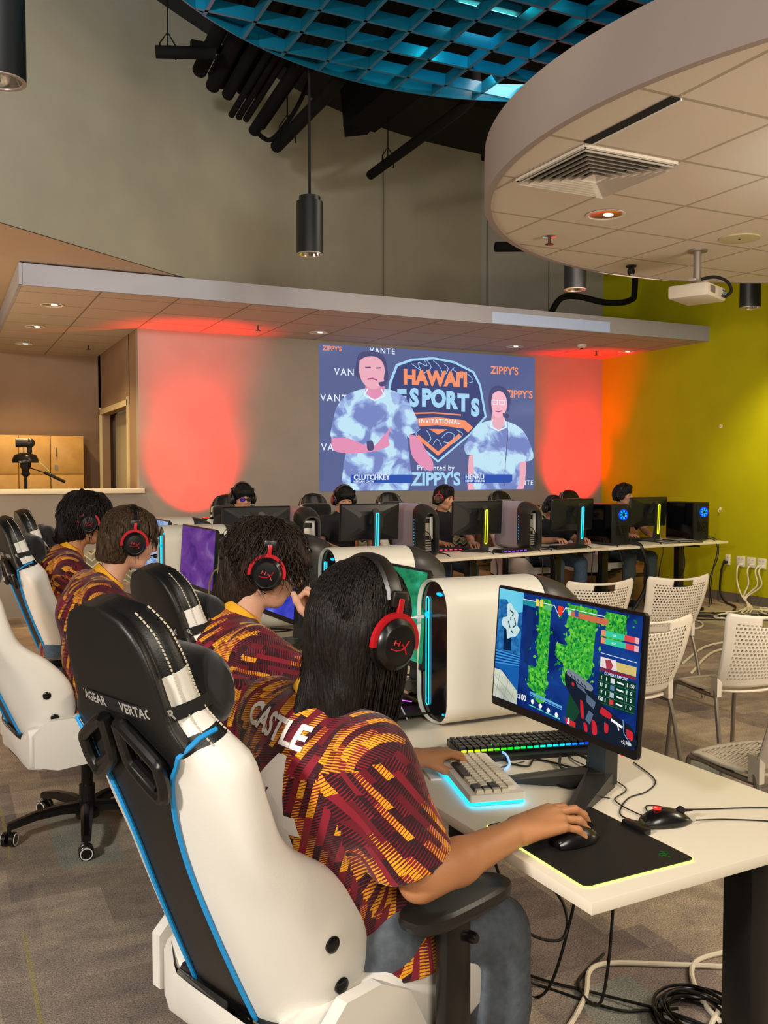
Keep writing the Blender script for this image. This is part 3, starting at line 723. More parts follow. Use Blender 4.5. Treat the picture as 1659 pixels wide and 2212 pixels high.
# person passing behind the door opening
pp = SDF((2.5, 11.1, 0.0), (3.0, 11.7, 1.9), 0.02)
pp.cap((2.72, 11.38, 0.9), (2.72, 11.38, 1.42), 0.13, 0.15, 0.05); pp.cap((2.72, 11.38, 0.05), (2.72, 11.38, 0.9), 0.08, 0.12, 0.03)
pp.ell((2.72, 11.36, 1.66), (0.085, 0.095, 0.12)); pp.cap((2.72, 11.38, 1.45), (2.72, 11.37, 1.58), 0.055, 0.05)
pr_ = thing('person', 'person in a pale top barely seen through the alcove door opening', 'person', (0, 0, 0))
vf_obj('body', [pp.mesh()], mat('pale_top', 'e2cdb8', 0.8), pr_)
MB().ell((2.72, 11.38, 1.69), (0.1, 0.11, 0.12)).build('hair', mat('hair_black', '0b0908', 0.5), pr_)

# ---------------------------------------------------------------- lime wall: outlets and white plugs
M_plate = mat('outlet_white', 'e9e4d8', 0.35)
def outlet(lab, y, z, gangs, plugs, black=False):
    t = thing('wall_outlet', lab, 'outlet', (XG, y, z), 0, 'outlets on the lime wall')
    w = 0.075 + 0.05 * (gangs - 1)
    MB().box((-0.006, 0, 0), (0.012, w, 0.125), bev=0.003).build('plate', M_plate, t)
    mb = MB()
    for g in range(gangs):
        yy = (g - (gangs - 1) / 2) * 0.05
        for zz in (0.03, -0.03):
            mb.box((-0.0125, yy - 0.008, zz), (0.002, 0.003, 0.012)).box((-0.0125, yy + 0.008, zz), (0.002, 0.003, 0.012))
    mb.build('socket_slot', M_slot, t)
    for p in plugs:
        MB().box((-0.03, p, -0.03), (0.04, 0.03, 0.03), bev=0.006).build('plug', M_black if black else M_plate, t)
    return t
outlet('single white outlet with two black plugs left of the row on the lime wall', 8.155, 0.50, 1, [0.01], True)
outlet('leftmost of three double white outlets on the lime wall', 7.955, 0.495, 2, [-0.02])
outlet('middle of three double white outlets on the lime wall', 7.80, 0.495, 2, [-0.02])
outlet('rightmost of three double white outlets on the lime wall', 7.645, 0.495, 2, [0.02, -0.03])
h = thing('wall_hook', 'small white hook on the lime wall above the far towers', 'hook', (XG, 8.29, 1.11))
MB().box((-0.004, 0, 0), (0.008, 0.03, 0.04), bev=0.003).build('plate', M_plate, h); MB().tube(smooth_path([(-0.006, 0, 0), (-0.03, 0, -0.015), (-0.03, 0, -0.035), (-0.015, 0, -0.045)]), 0.005).build('hook_arm', M_plate, h)
h = thing('wall_sensor', 'tiny white sensor on the lime wall right of the orange corner', 'sensor', (XG, 8.30, 2.11))
MB().lathe([(0.022, 0), (0.02, -0.012), (0.004, -0.014)], axis='X').build('housing', M_plate, h); MB().ell((-0.014, 0, 0), (0.004, 0.006, 0.006)).build('eye', M_slot, h)
# ================================================================ DESKS
M_desk = mat('white_laminate', 'e9dfca', 0.35, spec=0.4)
M_edge = mat('desk_edge_band', 'cfc4b4', 0.45)
M_leg = mat('black_powder_coat', '0c0c0c', 0.4)


def desk(lab, corner, length, depth, ang, h, group, legs=(0.12, -0.12), ly=0.52):
    """corner: left/near corner; local x along the length, local y the depth"""
    t = thing('white_desk', lab, 'desk', (corner[0], corner[1], 0), ang, group)
    mb = MB().box((length / 2, depth / 2, h - 0.0125), (length, depth, 0.025), bev=0.0015)
    o = mb.build('tabletop', [M_desk], t)
    for q in legs:
        x = q if q > 0 else length + q
        l = MB().box((x, depth * ly, (h - 0.03) / 2 + 0.02), (0.085, 0.075, h - 0.075), bev=0.004).box((x, depth * 0.52, h - 0.045), (0.075, depth * 0.72, 0.035), bev=0.004).build('leg', M_leg, t)
        MB().box((x, depth * 0.52, 0.02), (0.07, depth * 0.92, 0.035), bev=0.008).build('foot', M_leg, l)
    MB().box((length / 2, depth * 0.52, h - 0.055), (length - 0.3, 0.05, 0.03)).build('beam', M_leg, t)
    return t


A0 = R(90 + 2.1)   # near row: length runs away from the camera (+Y), depth towards -X ... built from its right near corner
GD = 'white desks of the near row'
nd1 = (1.595 + 0.31, 1.405)
desk('white desk nearest the camera with the open monitor and mouse pad', nd1, 1.55, 0.80, A0 - R(0), 0.735, GD, (0.13, -0.2), 0.27)
desk('white desk of the second station beside the player with his hand raised', (nd1[0] - 0.055, 2.965), 1.55, 0.80, A0, 0.755, GD)
desk('third white desk of the near row, behind the second player', (nd1[0] - 0.12, 4.53), 1.55, 0.80, A0 + R(2), 0.765, GD)
desk('farthest white desk of the near row', (nd1[0] - 0.19, 6.095), 0.68, 0.80, A0 + R(2), 0.765, GD)
GF = 'white desks of the far row'
FH = 0.772
far_pts = [(8.06, 7.68), (6.22, 7.53), (4.42, 7.24), (2.62, 6.98), (0.85, 6.95)]
labs = ['white desk of the far row next to the lime wall', 'white desk of the far row, second from the lime wall', 'white desk of the far row in front of the projected man', 'white desk at the left end of the far row']
for i in range(4):
    (x1, y1), (x0, y0) = far_pts[i], far_pts[i + 1]
    if i == 3: x0, y0 = 1.72, 6.87
    L = math.hypot(x1 - x0, y1 - y0) - 0.006
    desk(labs[i], (x0, y0), L, 0.75, math.atan2(y1 - y0, x1 - x0), FH, GF, (0.3, -0.36))

# ================================================================ TOWER PCs
M_shell = mat('ivory_shell', 'ddd8c9', 0.38, spec=0.4)
M_shell2 = mat('lilac_grey_shell', 'a39aa4', 0.4, spec=0.4)
M_pcblk = mat('gloss_black_plastic', '08090b', 0.15, coat=0.4)
M_pcgr = mat('graphite_plastic', '2c2b29', 0.4)
M_cyan = glow('cyan_led', '22d4ff', 2.6)
M_cyan2 = glow('cyan_led_soft', '18b0e8', 1.6)
M_steel = mat('zinc_steel', 'b6b4ac', 0.4, 0.6)
M_cable = mat('black_cable', '090909', 0.55)
M_wcable = mat('white_cable', 'e8ddc6', 0.45)


def stad(w, z0, z1, n=20, x=0.0, e=2.3):
    """rounded tower outline in the YZ plane"""
    r = w / 2; out = []
    rt = r * 1.0; rb = r * 0.8
    for i in range(n + 1):
        a = PI * i / n; ca, sa = math.cos(a), math.sin(a)
        out.append((x, math.copysign(abs(ca) ** (2 / e), ca) * r, z1 - rt + abs(sa) ** (2 / e) * rt))
    for i in range(n + 1):
        a = PI + PI * i / n; ca, sa = math.cos(a), math.sin(a)
        out.append((x, math.copysign(abs(ca) ** (2 / e), ca) * r, z0 + rb - abs(sa) ** (2 / e) * rb))
    return out


def make_tower(shell, hh=0.475, lit=True, cable=None, name='tower_computer'):
    """front faces local -X, origin at the foot centre of the front"""
    t = thing(name, '', 'computer')
    W_ = 0.205; L1 = 0.375; L2 = 0.545
    mb = MB()
    sh = lambda x, w, z1, z0=0.006: stad(w, z0, z1, x=x)
    mb.loft([sh(0.012, W_ - 0.014, hh - 0.01, 0.012), sh(0.0, W_ - 0.006, hh - 0.004, 0.009), sh(0.006, W_, hh), sh(0.05, W_, hh), sh(L1, W_, hh - 0.002)], cap=False)
    mb.build('shell', shell, t)
    # recessed glossy front
    MB().loft([sh(0.016, W_ - 0.012, hh - 0.01, 0.012), sh(0.028, W_ - 0.035, hh - 0.02, 0.02)]).build('front_panel', M_pcblk, t)
    # led loop
    zt, zb, r = hh * 0.845, hh * 0.13, 0.009
    y0 = 0.050
    pts = [(0.008, y0 + r * math.cos(a), zt + r * math.sin(a)) for a in np.linspace(0, PI, 9)] + [(0.008, y0 + r * math.cos(a), zb + r * math.sin(a)) for a in np.linspace(PI, 2 * PI, 9)]
    pts = [(p[0] + 0.004, p[1], p[2]) for p in pts]
    MB().tube(pts + [pts[0]], 0.0015, 6).build('led_loop', M_cyan if lit else M_cyan2, t)
    MB().lathe([(0.011, 0), (0.011, 0.004), (0.002, 0.005)][::-1], c=(0.008, y0, hh * 0.74), axis='X', n=14).build('power_button', M_cyan2, t)
    mb = MB().ell((0.012, -0.055, hh * 0.09), (0.003, 0.006, 0.004)); mb.build('status_light', M_cyan2, t)
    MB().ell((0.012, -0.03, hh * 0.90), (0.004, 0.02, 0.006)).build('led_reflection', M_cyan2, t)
    # dark rear hood, open towards the rear
    mb = MB().loft([sh(L1, W_ - 0.002, hh - 0.003), sh(L1 + 0.004, W_ + 0.002, hh - 0.001), sh(L1 + 0.06, W_ - 0.004, hh - 0.012), sh(L1 + 0.12, W_ - 0.02, hh - 0.035), sh(L2, W_ - 0.05, hh - 0.075, 0.012),
                    sh(L2, W_ - 0.065, hh - 0.085, 0.03), sh(L1 + 0.05, W_ - 0.06, hh - 0.085, 0.03)], cap=False)
    hood = mb.build('rear_hood', M_pcgr, t)
    MB().box((L1 + 0.055, 0, hh * 0.45), (0.012, W_ - 0.05, hh * 0.82)).build('rear_plate', mat('dark_rear_plate', '24292b', 0.5, 0.3), t)
    # rear hardware seen through the opening
    x = L1 + 0.07
    MB().box((x + 0.01, -0.012, hh * 0.52), (0.03, 0.085, hh * 0.24), bev=0.004).build('power_supply', M_steel, t)
    MB().box((x + 0.012, 0.045, hh * 0.55), (0.022, 0.028, hh * 0.42), bev=0.003).build('port_column', mat('port_column_white', 'd9d8d2', 0.4, 0.3), t)
    for k in range(5):
        MB().box((x + 0.01, 0.0, hh * (0.13 + 0.045 * k)), (0.012, 0.10, 0.012)).build('slot_cover', M_steel, t)
    MB().box((x + 0.008, 0, hh * 0.74), (0.02, 0.12, 0.02), bev=0.002).build('rear_bracket', M_steel, t)
    MB().tube(smooth_path([(x + 0.03, -0.03, hh * 0.5), (x + 0.1, -0.02, hh * 0.42), (x + 0.11, -0.01, hh * 0.2), (x + 0.1, 0.0, 0.02)]), 0.0045, 8).build('cable', M_cable, t)
    # vertical lit letters on the dark side edge
    v, f = text_mesh('ALIENWARE', 0.020, spacing=1.0)
    for k, ch in enumerate('ALIENWARE'):
        v, f = text_mesh(ch, 0.021)
        zc = hh * 0.70 - k * hh * 0.058
        q = [(L1 + 0.028 + y * 1.0, -W_ / 2 - 0.0035, zc + x * -1.0) for x, y, z in v]
        q = [(L1 + 0.028 + x * 1.0, -(W_ / 2 + 0.004), zc + y) for x, y, z in v]
        MB().add(q, f).build('logo_letter', M_cyan2 if shell is M_shell2 else mat('embossed_grey', '4a4a48', 0.4), t)
    return t


def place(o, lab, loc, rz, group):
    o.location = loc; o.rotation_euler = (0, 0, rz); o['label'] = lab; o['group'] = group; return o


GT = 'ivory tower computers on the near desks'
tw = make_tower(M_shell)
place(tw, 'ivory rounded tower computer nearest the camera, with a white cable plugged in front', (1.43, 2.60, 0.735), R(0), GT)
dup(tw, 'ivory tower computer right of the player with his hand raised', (1.50, 3.66, 0.755), R(1))
dup(tw, 'ivory tower computer behind the purple screen, left of the second player', (1.28, 4.36, 0.765), R(2)).location = (1.30, 4.42, 0.768)
dup(tw, 'ivory tower computer in front of which the purple game screen stands', (1.17, 5.42, 0.768), R(2))
dup(tw, 'ivory tower computer at the far end of the near row', (1.22, 6.40, 0.768), R(2))
GT2 = 'lilac grey towers seen from behind on the far desks'
tg = make_tower(M_shell2, 0.49)
place(tg, 'lilac tower with open rear, leftmost on the far desks', (2.80, 7.70, FH), R(-90), GT2)
dup(tg, 'lilac tower with open rear left of the yellow-lit monitor', (4.01, 7.90, FH), R(-86))
dup(tg, 'lilac tower with open rear, between the third and fourth far monitors', (5.28, 8.08, FH), R(-86))


def black_tower(lab, loc, rz):
    t = thing('black_tower_computer', lab, 'computer', loc, rz, 'black square towers with blue fans')
    MB().box((0, 0, 0.225), (0.22, 0.47, 0.43), bev=0.006).build('case', mat('black_case', '0b0c0f', 0.3), t)
    MB().box((-0.111, 0, 0.23), (0.004, 0.45, 0.40)).build('side_panel', mat('black_glass', '06080c', 0.1), t)
    MB().box((0, -0.236, 0.225), (0.205, 0.008, 0.41), bev=0.002).build('rear_frame', mat('rear_frame', '17191a', 0.5, 0.3), t)
    fan = MB().lathe([(0.058, 0), (0.058, -0.008), (0.05, -0.010), (0.05, 0)], c=(0.03, -0.242, 0.33), axis='Y', cap=False).build('fan_ring', glow('fan_blue', '1440ff', 1.4), t)
    MB().lathe([(0.016, -0.012), (0.004, -0.013)], c=(0.03, -0.242, 0.33), axis='Y').build('fan_hub', M_pcblk, fan)
    for k in range(7):
        a = 2 * PI * k / 7; b = a + 0.5
        c = lambda r, an: (0.03 + r * math.cos(an), -0.246, 0.33 + r * math.sin(an))
        MB().add([c(0.016, a), c(0.048, a + .2), c(0.048, b + .25), c(0.016, a + .6)], [(0, 1, 2, 3)]).build('fan_blade', glow('fan_cyan', '1c9cff', 1.5), fan)
    MB().box((-0.055, -0.243, 0.34), (0.04, 0.006, 0.13)).build('port_panel', mat('io_panel', '202a30', 0.3, 0.4), t)
    for k in range(5): MB().box((0.01, -0.243, 0.12 + 0.022 * k), (0.13, 0.006, 0.012)).build('slot_cover', mat('slot_black', '1d2020', 0.4, 0.6), t)
    for k, (a, b) in enumerate([((-0.05, 0.33), (-0.02, 0.03)), ((-0.06, 0.29), (0.06, 0.10)), ((0.02, 0.2), (0.05, 0.02))]):
        MB().tube(smooth_path([(a[0], -0.25, a[1]), (a[0] + 0.01, -0.31, (a[1] + b[1]) / 2 - 0.03), (b[0], -0.27, b[1])]), 0.004, 6).build('cable', M_cable, t)
    return t


bt = black_tower('black square tower with a blue fan in front of the rightmost far player', (6.53, 7.93, FH), R(-4))
dup(bt, 'black square tower with a blue fan at the right end of the far desks', (7.80, 8.06, FH), R(-4))

# ================================================================ MONITORS
M_bez = mat('monitor_black', '0b0b0c', 0.35)
M_back = mat('monitor_back', '16191d', 0.35)


def make_monitor(screen_fn, led, tilt=4, zb=0.165, stand=True, pw=0.59, ph=0.335):
    """display faces local -X; origin on the desk below the panel"""
    t = thing('monitor', '', 'monitor')
    T = Matrix.Translation((0, 0, zb + ph / 2)) @ Matrix.Rotation(R(tilt), 4, 'Y')
    def P(x, y, z): return tuple(T @ Vector((x, y, z)))
    mb = MB()
    rings = []
    for x, w, h in ((0.0, pw, ph), (0.010, pw, ph), (0.022, pw - 0.02, ph - 0.02), (0.045, 0.30, 0.20), (0.05, 0.24, 0.14)):
        c = 0.006 if x < 0.03 else 0.03; hw, hh = w / 2, h / 2
        rings.append([P(x, y, z) for y, z in ((-hw + c, -hh), (hw - c, -hh), (hw, -hh + c), (hw, hh - c), (hw - c, hh), (-hw + c, hh), (-hw, hh - c), (-hw, -hh + c))])
    mb.loft(rings[1:], smooth=False).build('back_cover', M_back, t)
    MB().loft(rings[:2], smooth=False).build('bezel', M_bez, t)
    sw, sh = pw - 0.016, ph - 0.030
    zo = 0.007
    s = MB().add([P(-0.0015, sw / 2, -sh / 2 + zo), P(-0.0015, -sw / 2, -sh / 2 + zo), P(-0.0015, -sw / 2, sh / 2 + zo), P(-0.0015, sw / 2, sh / 2 + zo)], [(0, 1, 2, 3)])
    s.uv = [(0, 0), (1, 0), (1, 1), (0, 1)]
    so = s.build('screen', screen_fn(), t, fix=False)
    # logo on the back
    MB().lathe([(0.012, 0), (0.003, 0.002)], c=P(0.0235, -pw / 2 + 0.045, ph / 2 - 0.04), axis='X', n=16).build('logo', led, t)
    # stand: column with a curved neck, led slot and a V foot
    mb = MB()
    mb.tube(smooth_path([P(0.045, 0, 0), P(0.09, 0, 0.03), (0.135, 0, zb + ph * 0.42), (0.145, 0, 0.16), (0.13, 0, 0.02)]), [0.045] * 8 + [0.04] * 8 + [0.034] * 8 + [0.032] * 9, 12)
    col = MB().loft([[(0.115 + 0.01 * k, y * s_, z) for y, s_ in ((-1, w_), (1, w_))] + [(0.155 + 0.01 * k, y * s_, z) for y, s_ in ((1, w_), (-1, w_))] for k, (z, w_) in enumerate(((0.012, 0.04), (0.16, 0.032), (zb + ph * 0.78, 0.03)))], smooth=False).build('stand_column', M_pcgr, t)
    MB().tube(smooth_path([P(0.045, 0, 0.0), P(0.08, 0, 0.05), (0.12, 0, zb + ph * 0.76), (0.15, 0, zb + ph * 0.78)]), 0.034, 12).build('stand_neck', M_pcgr, t)
    z0_, z1_ = 0.10, zb + ph * 0.72
    lx = lambda z: 0.157 + 0.02 * (z / (zb + ph * 0.78))
    pts = [(lx(z1_) + 0.002, 0.012 * math.cos(a), z1_ + 0.012 * math.sin(a)) for a in np.linspace(0, PI, 7)] + [(lx(z0_) + 0.002, 0.012 * math.cos(a), z0_ + 0.012 * math.sin(a)) for a in np.linspace(PI, 2 * PI, 7)]
    MB().tube(pts + [pts[0]], 0.0045, 6).build('stand_led', led, t)
    for sgn in (1, -1):
        p0 = Vector((0.14, 0, 0.012)); p1 = Vector((-0.055, sgn * 0.13, 0.006)); d = (p1 - p0).normalized(); n_ = Vector((-d.y, d.x, 0))
        a = [p0 + n_ * 0.035, p0 - n_ * 0.035, p1 - n_ * 0.022, p1 + d * 0.02, p1 + n_ * 0.022]
        MB().loft([[(q.x, q.y, 0.0) for q in a], [(q.x, q.y, 0.010 if i > 1 else 0.045) for i, q in enumerate(a)]], smooth=False).build('foot', M_pcgr, t)
    return t, P, sw, sh, zo


def game_shader(name, stops, scale=5, strength=1.0, green=None, seed=0.0, warp=(1, 1)):
    m = bpy.data.materials.new(name); m.use_nodes = True; nt = m.node_tree; L = nt.links.new
    nt.nodes.remove(nt.nodes['Principled BSDF'])
    tc = nd(nt, 'ShaderNodeTexCoord'); mp = nd(nt, 'ShaderNodeMapping'); mp.inputs['Scale'].default_value = (warp[0], warp[1], 1); mp.inputs['Location'].default_value = (seed, seed * .7, 0)
    L(tc.outputs['UV'], mp.inputs[0])
    n = nd(nt, 'ShaderNodeTexNoise'); n.inputs['Scale'].default_value = scale; n.inputs['Detail'].default_value = 3; n.inputs['Distortion'].default_value = 0.6; L(mp.outputs[0], n.inputs[0])
    r = nd(nt, 'ShaderNodeValToRGB'); r.color_ramp.interpolation = 'EASE'
    while len(r.color_ramp.elements) < len(stops): r.color_ramp.elements.new(0.5)
    for e, (p, c) in zip(r.color_ramp.elements, stops): e.position = p; e.color = (*lin(c), 1)
    L(n.outputs['Fac'], r.inputs[0]); out = r.outputs[0]
    if green:
        v = nd(nt, 'ShaderNodeTexVoronoi'); v.inputs['Scale'].default_value = green[0]; L(mp.outputs[0], v.inputs[0])
        rr = nd(nt, 'ShaderNodeValToRGB'); e = rr.color_ramp.elements; e[0].color = (*lin(green[1]), 1); e[1].color = (*lin(green[2]), 1); e[1].position = 0.6; L(v.outputs['Distance'], rr.inputs[0])
        mi = nd(nt, 'ShaderNodeMix', data_type='RGBA'); mi.inputs[0].default_value = green[3]; L(out, mi.inputs[6]); L(rr.outputs[0], mi.inputs[7]); out = mi.outputs[2]
    e = nd(nt, 'ShaderNodeEmission'); e.inputs[1].default_value = strength; L(out, e.inputs[0]); L(e.outputs[0], nt.nodes['Material Output'].inputs[0])
    return m


GM = 'monitors of the near row'
navy = lambda: game_shader('game_navy', [(0.3, '0b1c5c'), (0.55, '173a86'), (0.75, '1c4fa0')], 2.4, 0.95)
mon1, P1_, SW, SH, ZO = make_monitor(navy, glow('cyan_led', '22d4ff', 2.6), tilt=4, zb=0.167)
place(mon1, 'monitor nearest the camera showing a shooter game with green vines', (1.415, 1.895, 0.735), R(1), GM)
purple = lambda: game_shader('game_purple', [(0.3, '4c2a78'), (0.5, '6e3f92'), (0.7, '8b6aa8')], 2.6, 0.85)
sea = lambda: game_shader('game_teal', [(0.3, '0c3c4c'), (0.5, '1a7a60'), (0.7, '3cc0b0')], 4, 0.9, (14, '0a6a30', '40b060', 0.4))
blue = lambda: game_shader('game_blue', [(0.3, '2a30a8'), (0.6, '4a50d0'), (0.75, '7a90e0')], 3, 0.9)
pink = lambda: game_shader('game_pink', [(0.3, '4a6ab8'), (0.5, 'a8c8e8'), (0.7, 'c890c0')], 4, 0.9)
for fn, lab, loc, rz, zb in ((sea, 'monitor partly hidden behind the head of the nearest player', (1.44, 2.96, 0.755), 1, 0.14),
                        (blue, 'monitor glimpsed low behind the chin of the second player', (1.33, 3.90, 0.765), 2, 0.15),
                        (purple, 'monitor with a purple game picture between the third and second players', (1.24, 4.86, 0.768), 3, 0.16),
                        (pink, 'monitor with a pale blue picture behind the glasses of the third player', (1.22, 5.84, 0.768), 3, 0.16)):
    m, *_r = make_monitor(fn, glow('cyan_led', '22d4ff', 2.6), zb=zb); place(m, lab, loc, R(rz), GM)
GM2 = 'monitors seen from behind on the far desks'
M_yled = glow('yellow_led', 'd8e020', 2.0)
off = lambda: glow('screen_far', '6a86b0', 1.2)
for led, lab, x, y, rz in ((M_cyan, 'far monitor back with a cyan ring, leftmost', 2.375, 7.35, -90), (M_cyan, 'far monitor back with a cyan light bar, right of the leftmost lilac tower', 3.51, 7.56, -90),
                       (M_yled, 'far monitor back with a yellow light bar below the projection', 4.77, 7.76, -88), (M_cyan, 'far monitor back with a cyan light bar left of a black tower', 6.05, 7.93, -85),
                       (M_yled, 'far monitor back with a yellow light bar near the lime wall', 7.26, 8.12, -85)):
    m, *_r = make_monitor(off, led); place(m, lab, (x, y, FH), R(rz), GM2)
# ================================================================ GAMING CHAIRS
M_leaB = mat('black_leatherette', '131211', 0.42, bump=(320, 0.12), spec=0.45)
M_leaW = mat('white_leatherette', 'e6e2d8', 0.42, bump=(320, 0.08), spec=0.4)
M_pipe_b = mat('blue_piping', '1591d6', 0.45)
M_stitch = mat('cream_stitching', 'c9c0a8', 0.7)
M_plast = mat('satin_black_plastic', '12100f', 0.28)
M_strap = mat('black_elastic_strap', '0e0e0e', 0.7)
M_velv = mat('black_velour', '0a0a09', 0.95, sheen=0.4)
M_strapt = mat('grey_strap_print', 'a09c94', 0.6)

BU = [0.0, .04, .10, .20, .32, .43, .53, .62, .675, .715, .76, .815, .87, .91, .93]
BW = [.205, .225, .240, .250, .250, .248, .250, .238, .196, .165, .155, .148, .128, .090, .03]
BC = [.105, .105, .100, .095, .090, .088, .102, .135, .180, .171, .157, .149, .129, .091, .029]
BF = [.14, .19, .225, .24, .20, .130, .118, .122, .105, .094, .088, .085, .08, .07, .05]
BD = [.07, .08, .09, .10, .10, .09, .085, .085, .085, .09, .095, .095, .09, .08, .055]
LEAN = R(20)


def bint(u, A):
    # smooth interpolation through the table
    i = int(np.searchsorted(BU, u, side='right')) - 1; i = max(0, min(i, len(BU) - 2))
    t = (u - BU[i]) / (BU[i + 1] - BU[i]); t = max(0, min(1, t))
    p0 = A[max(i - 1, 0)]; p1 = A[i]; p2 = A[i + 1]; p3 = A[min(i + 2, len(A) - 1)]
    return 0.5 * (2 * p1 + (p2 - p0) * t + (2 * p0 - 5 * p1 + 4 * p2 - p3) * t * t + (3 * p1 - p0 - 3 * p2 + p3) * t ** 3)


def back_pt(u, s, t):
    bow = 0.035 * math.sin(PI * min(u / 0.93, 1)) - 0.02 * (u > 0) * (u / 0.93) ** 2
    t = t - bow * 0.6
    return Vector((-0.275 - math.sin(LEAN) * u + math.cos(LEAN) * t, s, 0.44 + math.cos(LEAN) * u + math.sin(LEAN) * t))


def outline(u, n=9):
    W_, C_, F_, D_ = bint(u, BW), bint(u, BC), bint(u, BF), bint(u, BD)
    C_ = min(C_, W_ * 0.985)
    half = [(0, 0.0), (C_ * .6, 0.0), (C_, 0.004), (C_ + (W_ - C_) * .45, 0.018), (W_ * .94, F_ * .34), (W_, F_ * .62), (W_ * .97, F_ * .9), (W_ * .87, F_), (W_ * .72, F_ * .93), (W_ * .5, (D_ + F_) * .47), (W_ * .25, D_), (0, D_)]
    k0 = 2
    full = half + [(-s, t) for s, t in half[-2:0:-1]]
    return full


def make_gaming_chair():
    t = thing('gaming_chair', '', 'chair')
    us = list(np.linspace(0, 0.93, 44))
    ctrl = [outline(u) for u in us]; nc = len(ctrl[0]); sub = 3
    def refine(o):
        out = []
        for i in range(nc):
            p0, p1, p2, p3 = (Vector((*o[(i + k) % nc], 0)) for k in (-1, 0, 1, 2))
            for k in range(sub):
                q = k / sub; out.append(0.5 * (2 * p1 + (p2 - p0) * q + (2 * p0 - 5 * p1 + 4 * p2 - p3) * q * q + (3 * p1 - p0 - 3 * p2 + p3) * q ** 3))
        return out
    rings = [[back_pt(u, p.x, p.y) for p in refine(o)] for u, o in zip(us, ctrl)]
    def mf(i, j):
        u = us[min(i, 43)]; c = (j // sub) % nc
        c = min(c, nc - 1 - c)
        if u > 0.67: return 1 if (0.685 < u < 0.80 and 4 <= c <= 6) else 0
        if c < 2: return 0
        if c >= 9: return 0 if u < .5 else 1
        return 1
    mb = MB().loft(rings, mf=mf)
    mb.build('backrest', [M_leaB, M_leaW], t, auto=70)
    for sgn in (1, -1):
        pts = []
        for u in np.linspace(0.0, 0.675, 32):
            C_ = min(bint(u, BC), bint(u, BW) * 0.985); pts.append(back_pt(u, sgn * (C_ + 0.001), -0.001))
        pts.append(back_pt(0.687, sgn * bint(0.687, BW) * 1.0, bint(0.687, BF) * .45)); pts.append(back_pt(0.685, sgn * bint(0.685, BW) * 1.0, bint(0.685, BF) * .8))
        MB().tube(pts, 0.0048, 8).build('piping', M_pipe_b, t)
        # side seam stitching of the head part
        mb = MB()
        for ss, tt in ((1.003, .55), (0.99, .93)):
            for u in np.linspace(0.67, 0.905, 34):
                W_, F_ = bint(u, BW), bint(u, BF); p = back_pt(u, sgn * W_ * ss, F_ * tt); q = back_pt(u + 0.005, sgn * bint(u + .005, BW) * ss, bint(u + .005, BF) * tt)
                mb.tube([p, q], 0.0016, 4)
        o = mb.build('stitching', M_stitch, t); o['kind'] = 'stuff'
        # round fixing caps on the lower flank
        for u in (0.10, 0.20):
            p = back_pt(u, sgn * (bint(u, BW) + 0.0), bint(u, BF) * .56); 
            MB().lathe([(0.016, -0.004), (0.016, 0.003), (0.010, 0.006), (0.002, 0.006)] if sgn > 0 else [(0.016, 0.004), (0.016, -0.003), (0.010, -0.006), (0.002, -0.006)], c=tuple(p), axis='Y', n=18).build('bolt_cap', mat('bolt_cap_black', '0a0b0d', 0.2), t)
        # harness loop frames on the rear
        q = [(0.026, .722), (0.046, .715), (0.126, .668), (0.134, .65), (0.130, .615), (0.108, .592), (0.050, .628), (0.030, .655)]
        pts = smooth_path([(s, u, 0) for s, u in q] + [(q[0][0], q[0][1], 0)], 3)
        P = [back_pt(p.y - 0.005, sgn * p.x, -0.016) for p in pts]
        MB().tube(P, 0.0125, 10).build('harness_loop', M_plast, t)
        MB().poly([back_pt(p.y - 0.005, sgn * p.x, -0.0015) for p in pts[:-1]]).build('loop_recess', M_black, t)
        MB().tube([back_pt(0.64, sgn * 0.045, -0.014), back_pt(0.605, sgn * 0.105, -0.014)], 0.010, 8).build('loop_bar', M_plast, t)
        # seam line over the flank
        MB().tube([back_pt(u, sgn * (bint(u, BW) * (0.70 + 0.28 * (u < 0)) + 0.06 * (1 - u / .42) * 0.4), 0.030 + 0.05 * (1 - u / 0.45)) for u in np.linspace(0.02, 0.42, 14)], 0.0012, 5).build('seam', M_stitch, t)
    # strap round the head part with pillow
    ua = 0.742
    def strap(a, du):
        """a: -1..1 around the rear and flanks"""
        W_, F_ = bint(ua, BW), bint(ua, BF); s = a
        if abs(a) < 0.55: x = a / 0.55 * W_ * .96; tt = -0.003 + 0.014 * (abs(a) / .55) ** 4
        else:
            k = (abs(a) - 0.55) / 0.45; x = math.copysign(W_ * (0.96 + 0.055 * math.sin(k * PI * .9)) + 0.003, a); tt = 0.011 + k * (F_ * 1.05)
        return back_pt(ua + du - 0.03 * max(0, abs(a) - .5), x, tt)
    A = np.linspace(-1, 1, 41)
    mb = MB(); rr = [[strap(a, 0.013) for a in A], [strap(a, -0.013) for a in A]]
    mb.loft(rr, closed=False, cap=False)
    rr2 = []
    stp = mb.build('pillow_strap', M_strap, t, fix=False)
    for a0, fl in ((0.0, -1),):
        for aa in (-0.36, 0.36):
            v, f = text_mesh('VERTAGEAR', 0.026, off=0.0008, spacing=1.05)
            W_ = bint(ua, BW)
            q = [strap(aa + (-x) / (W_ * 2 * .96) * 1.1, y) + (-Vector((math.cos(LEAN), 0, math.sin(LEAN)))) * 0.0012 + Vector((0, 0.001 * math.copysign(1, aa), 0)) for x, y, z in v]
            MB().add(q, f).build('strap_lettering', M_strapt, stp, fix=False)
    mb = MB(); rg = []
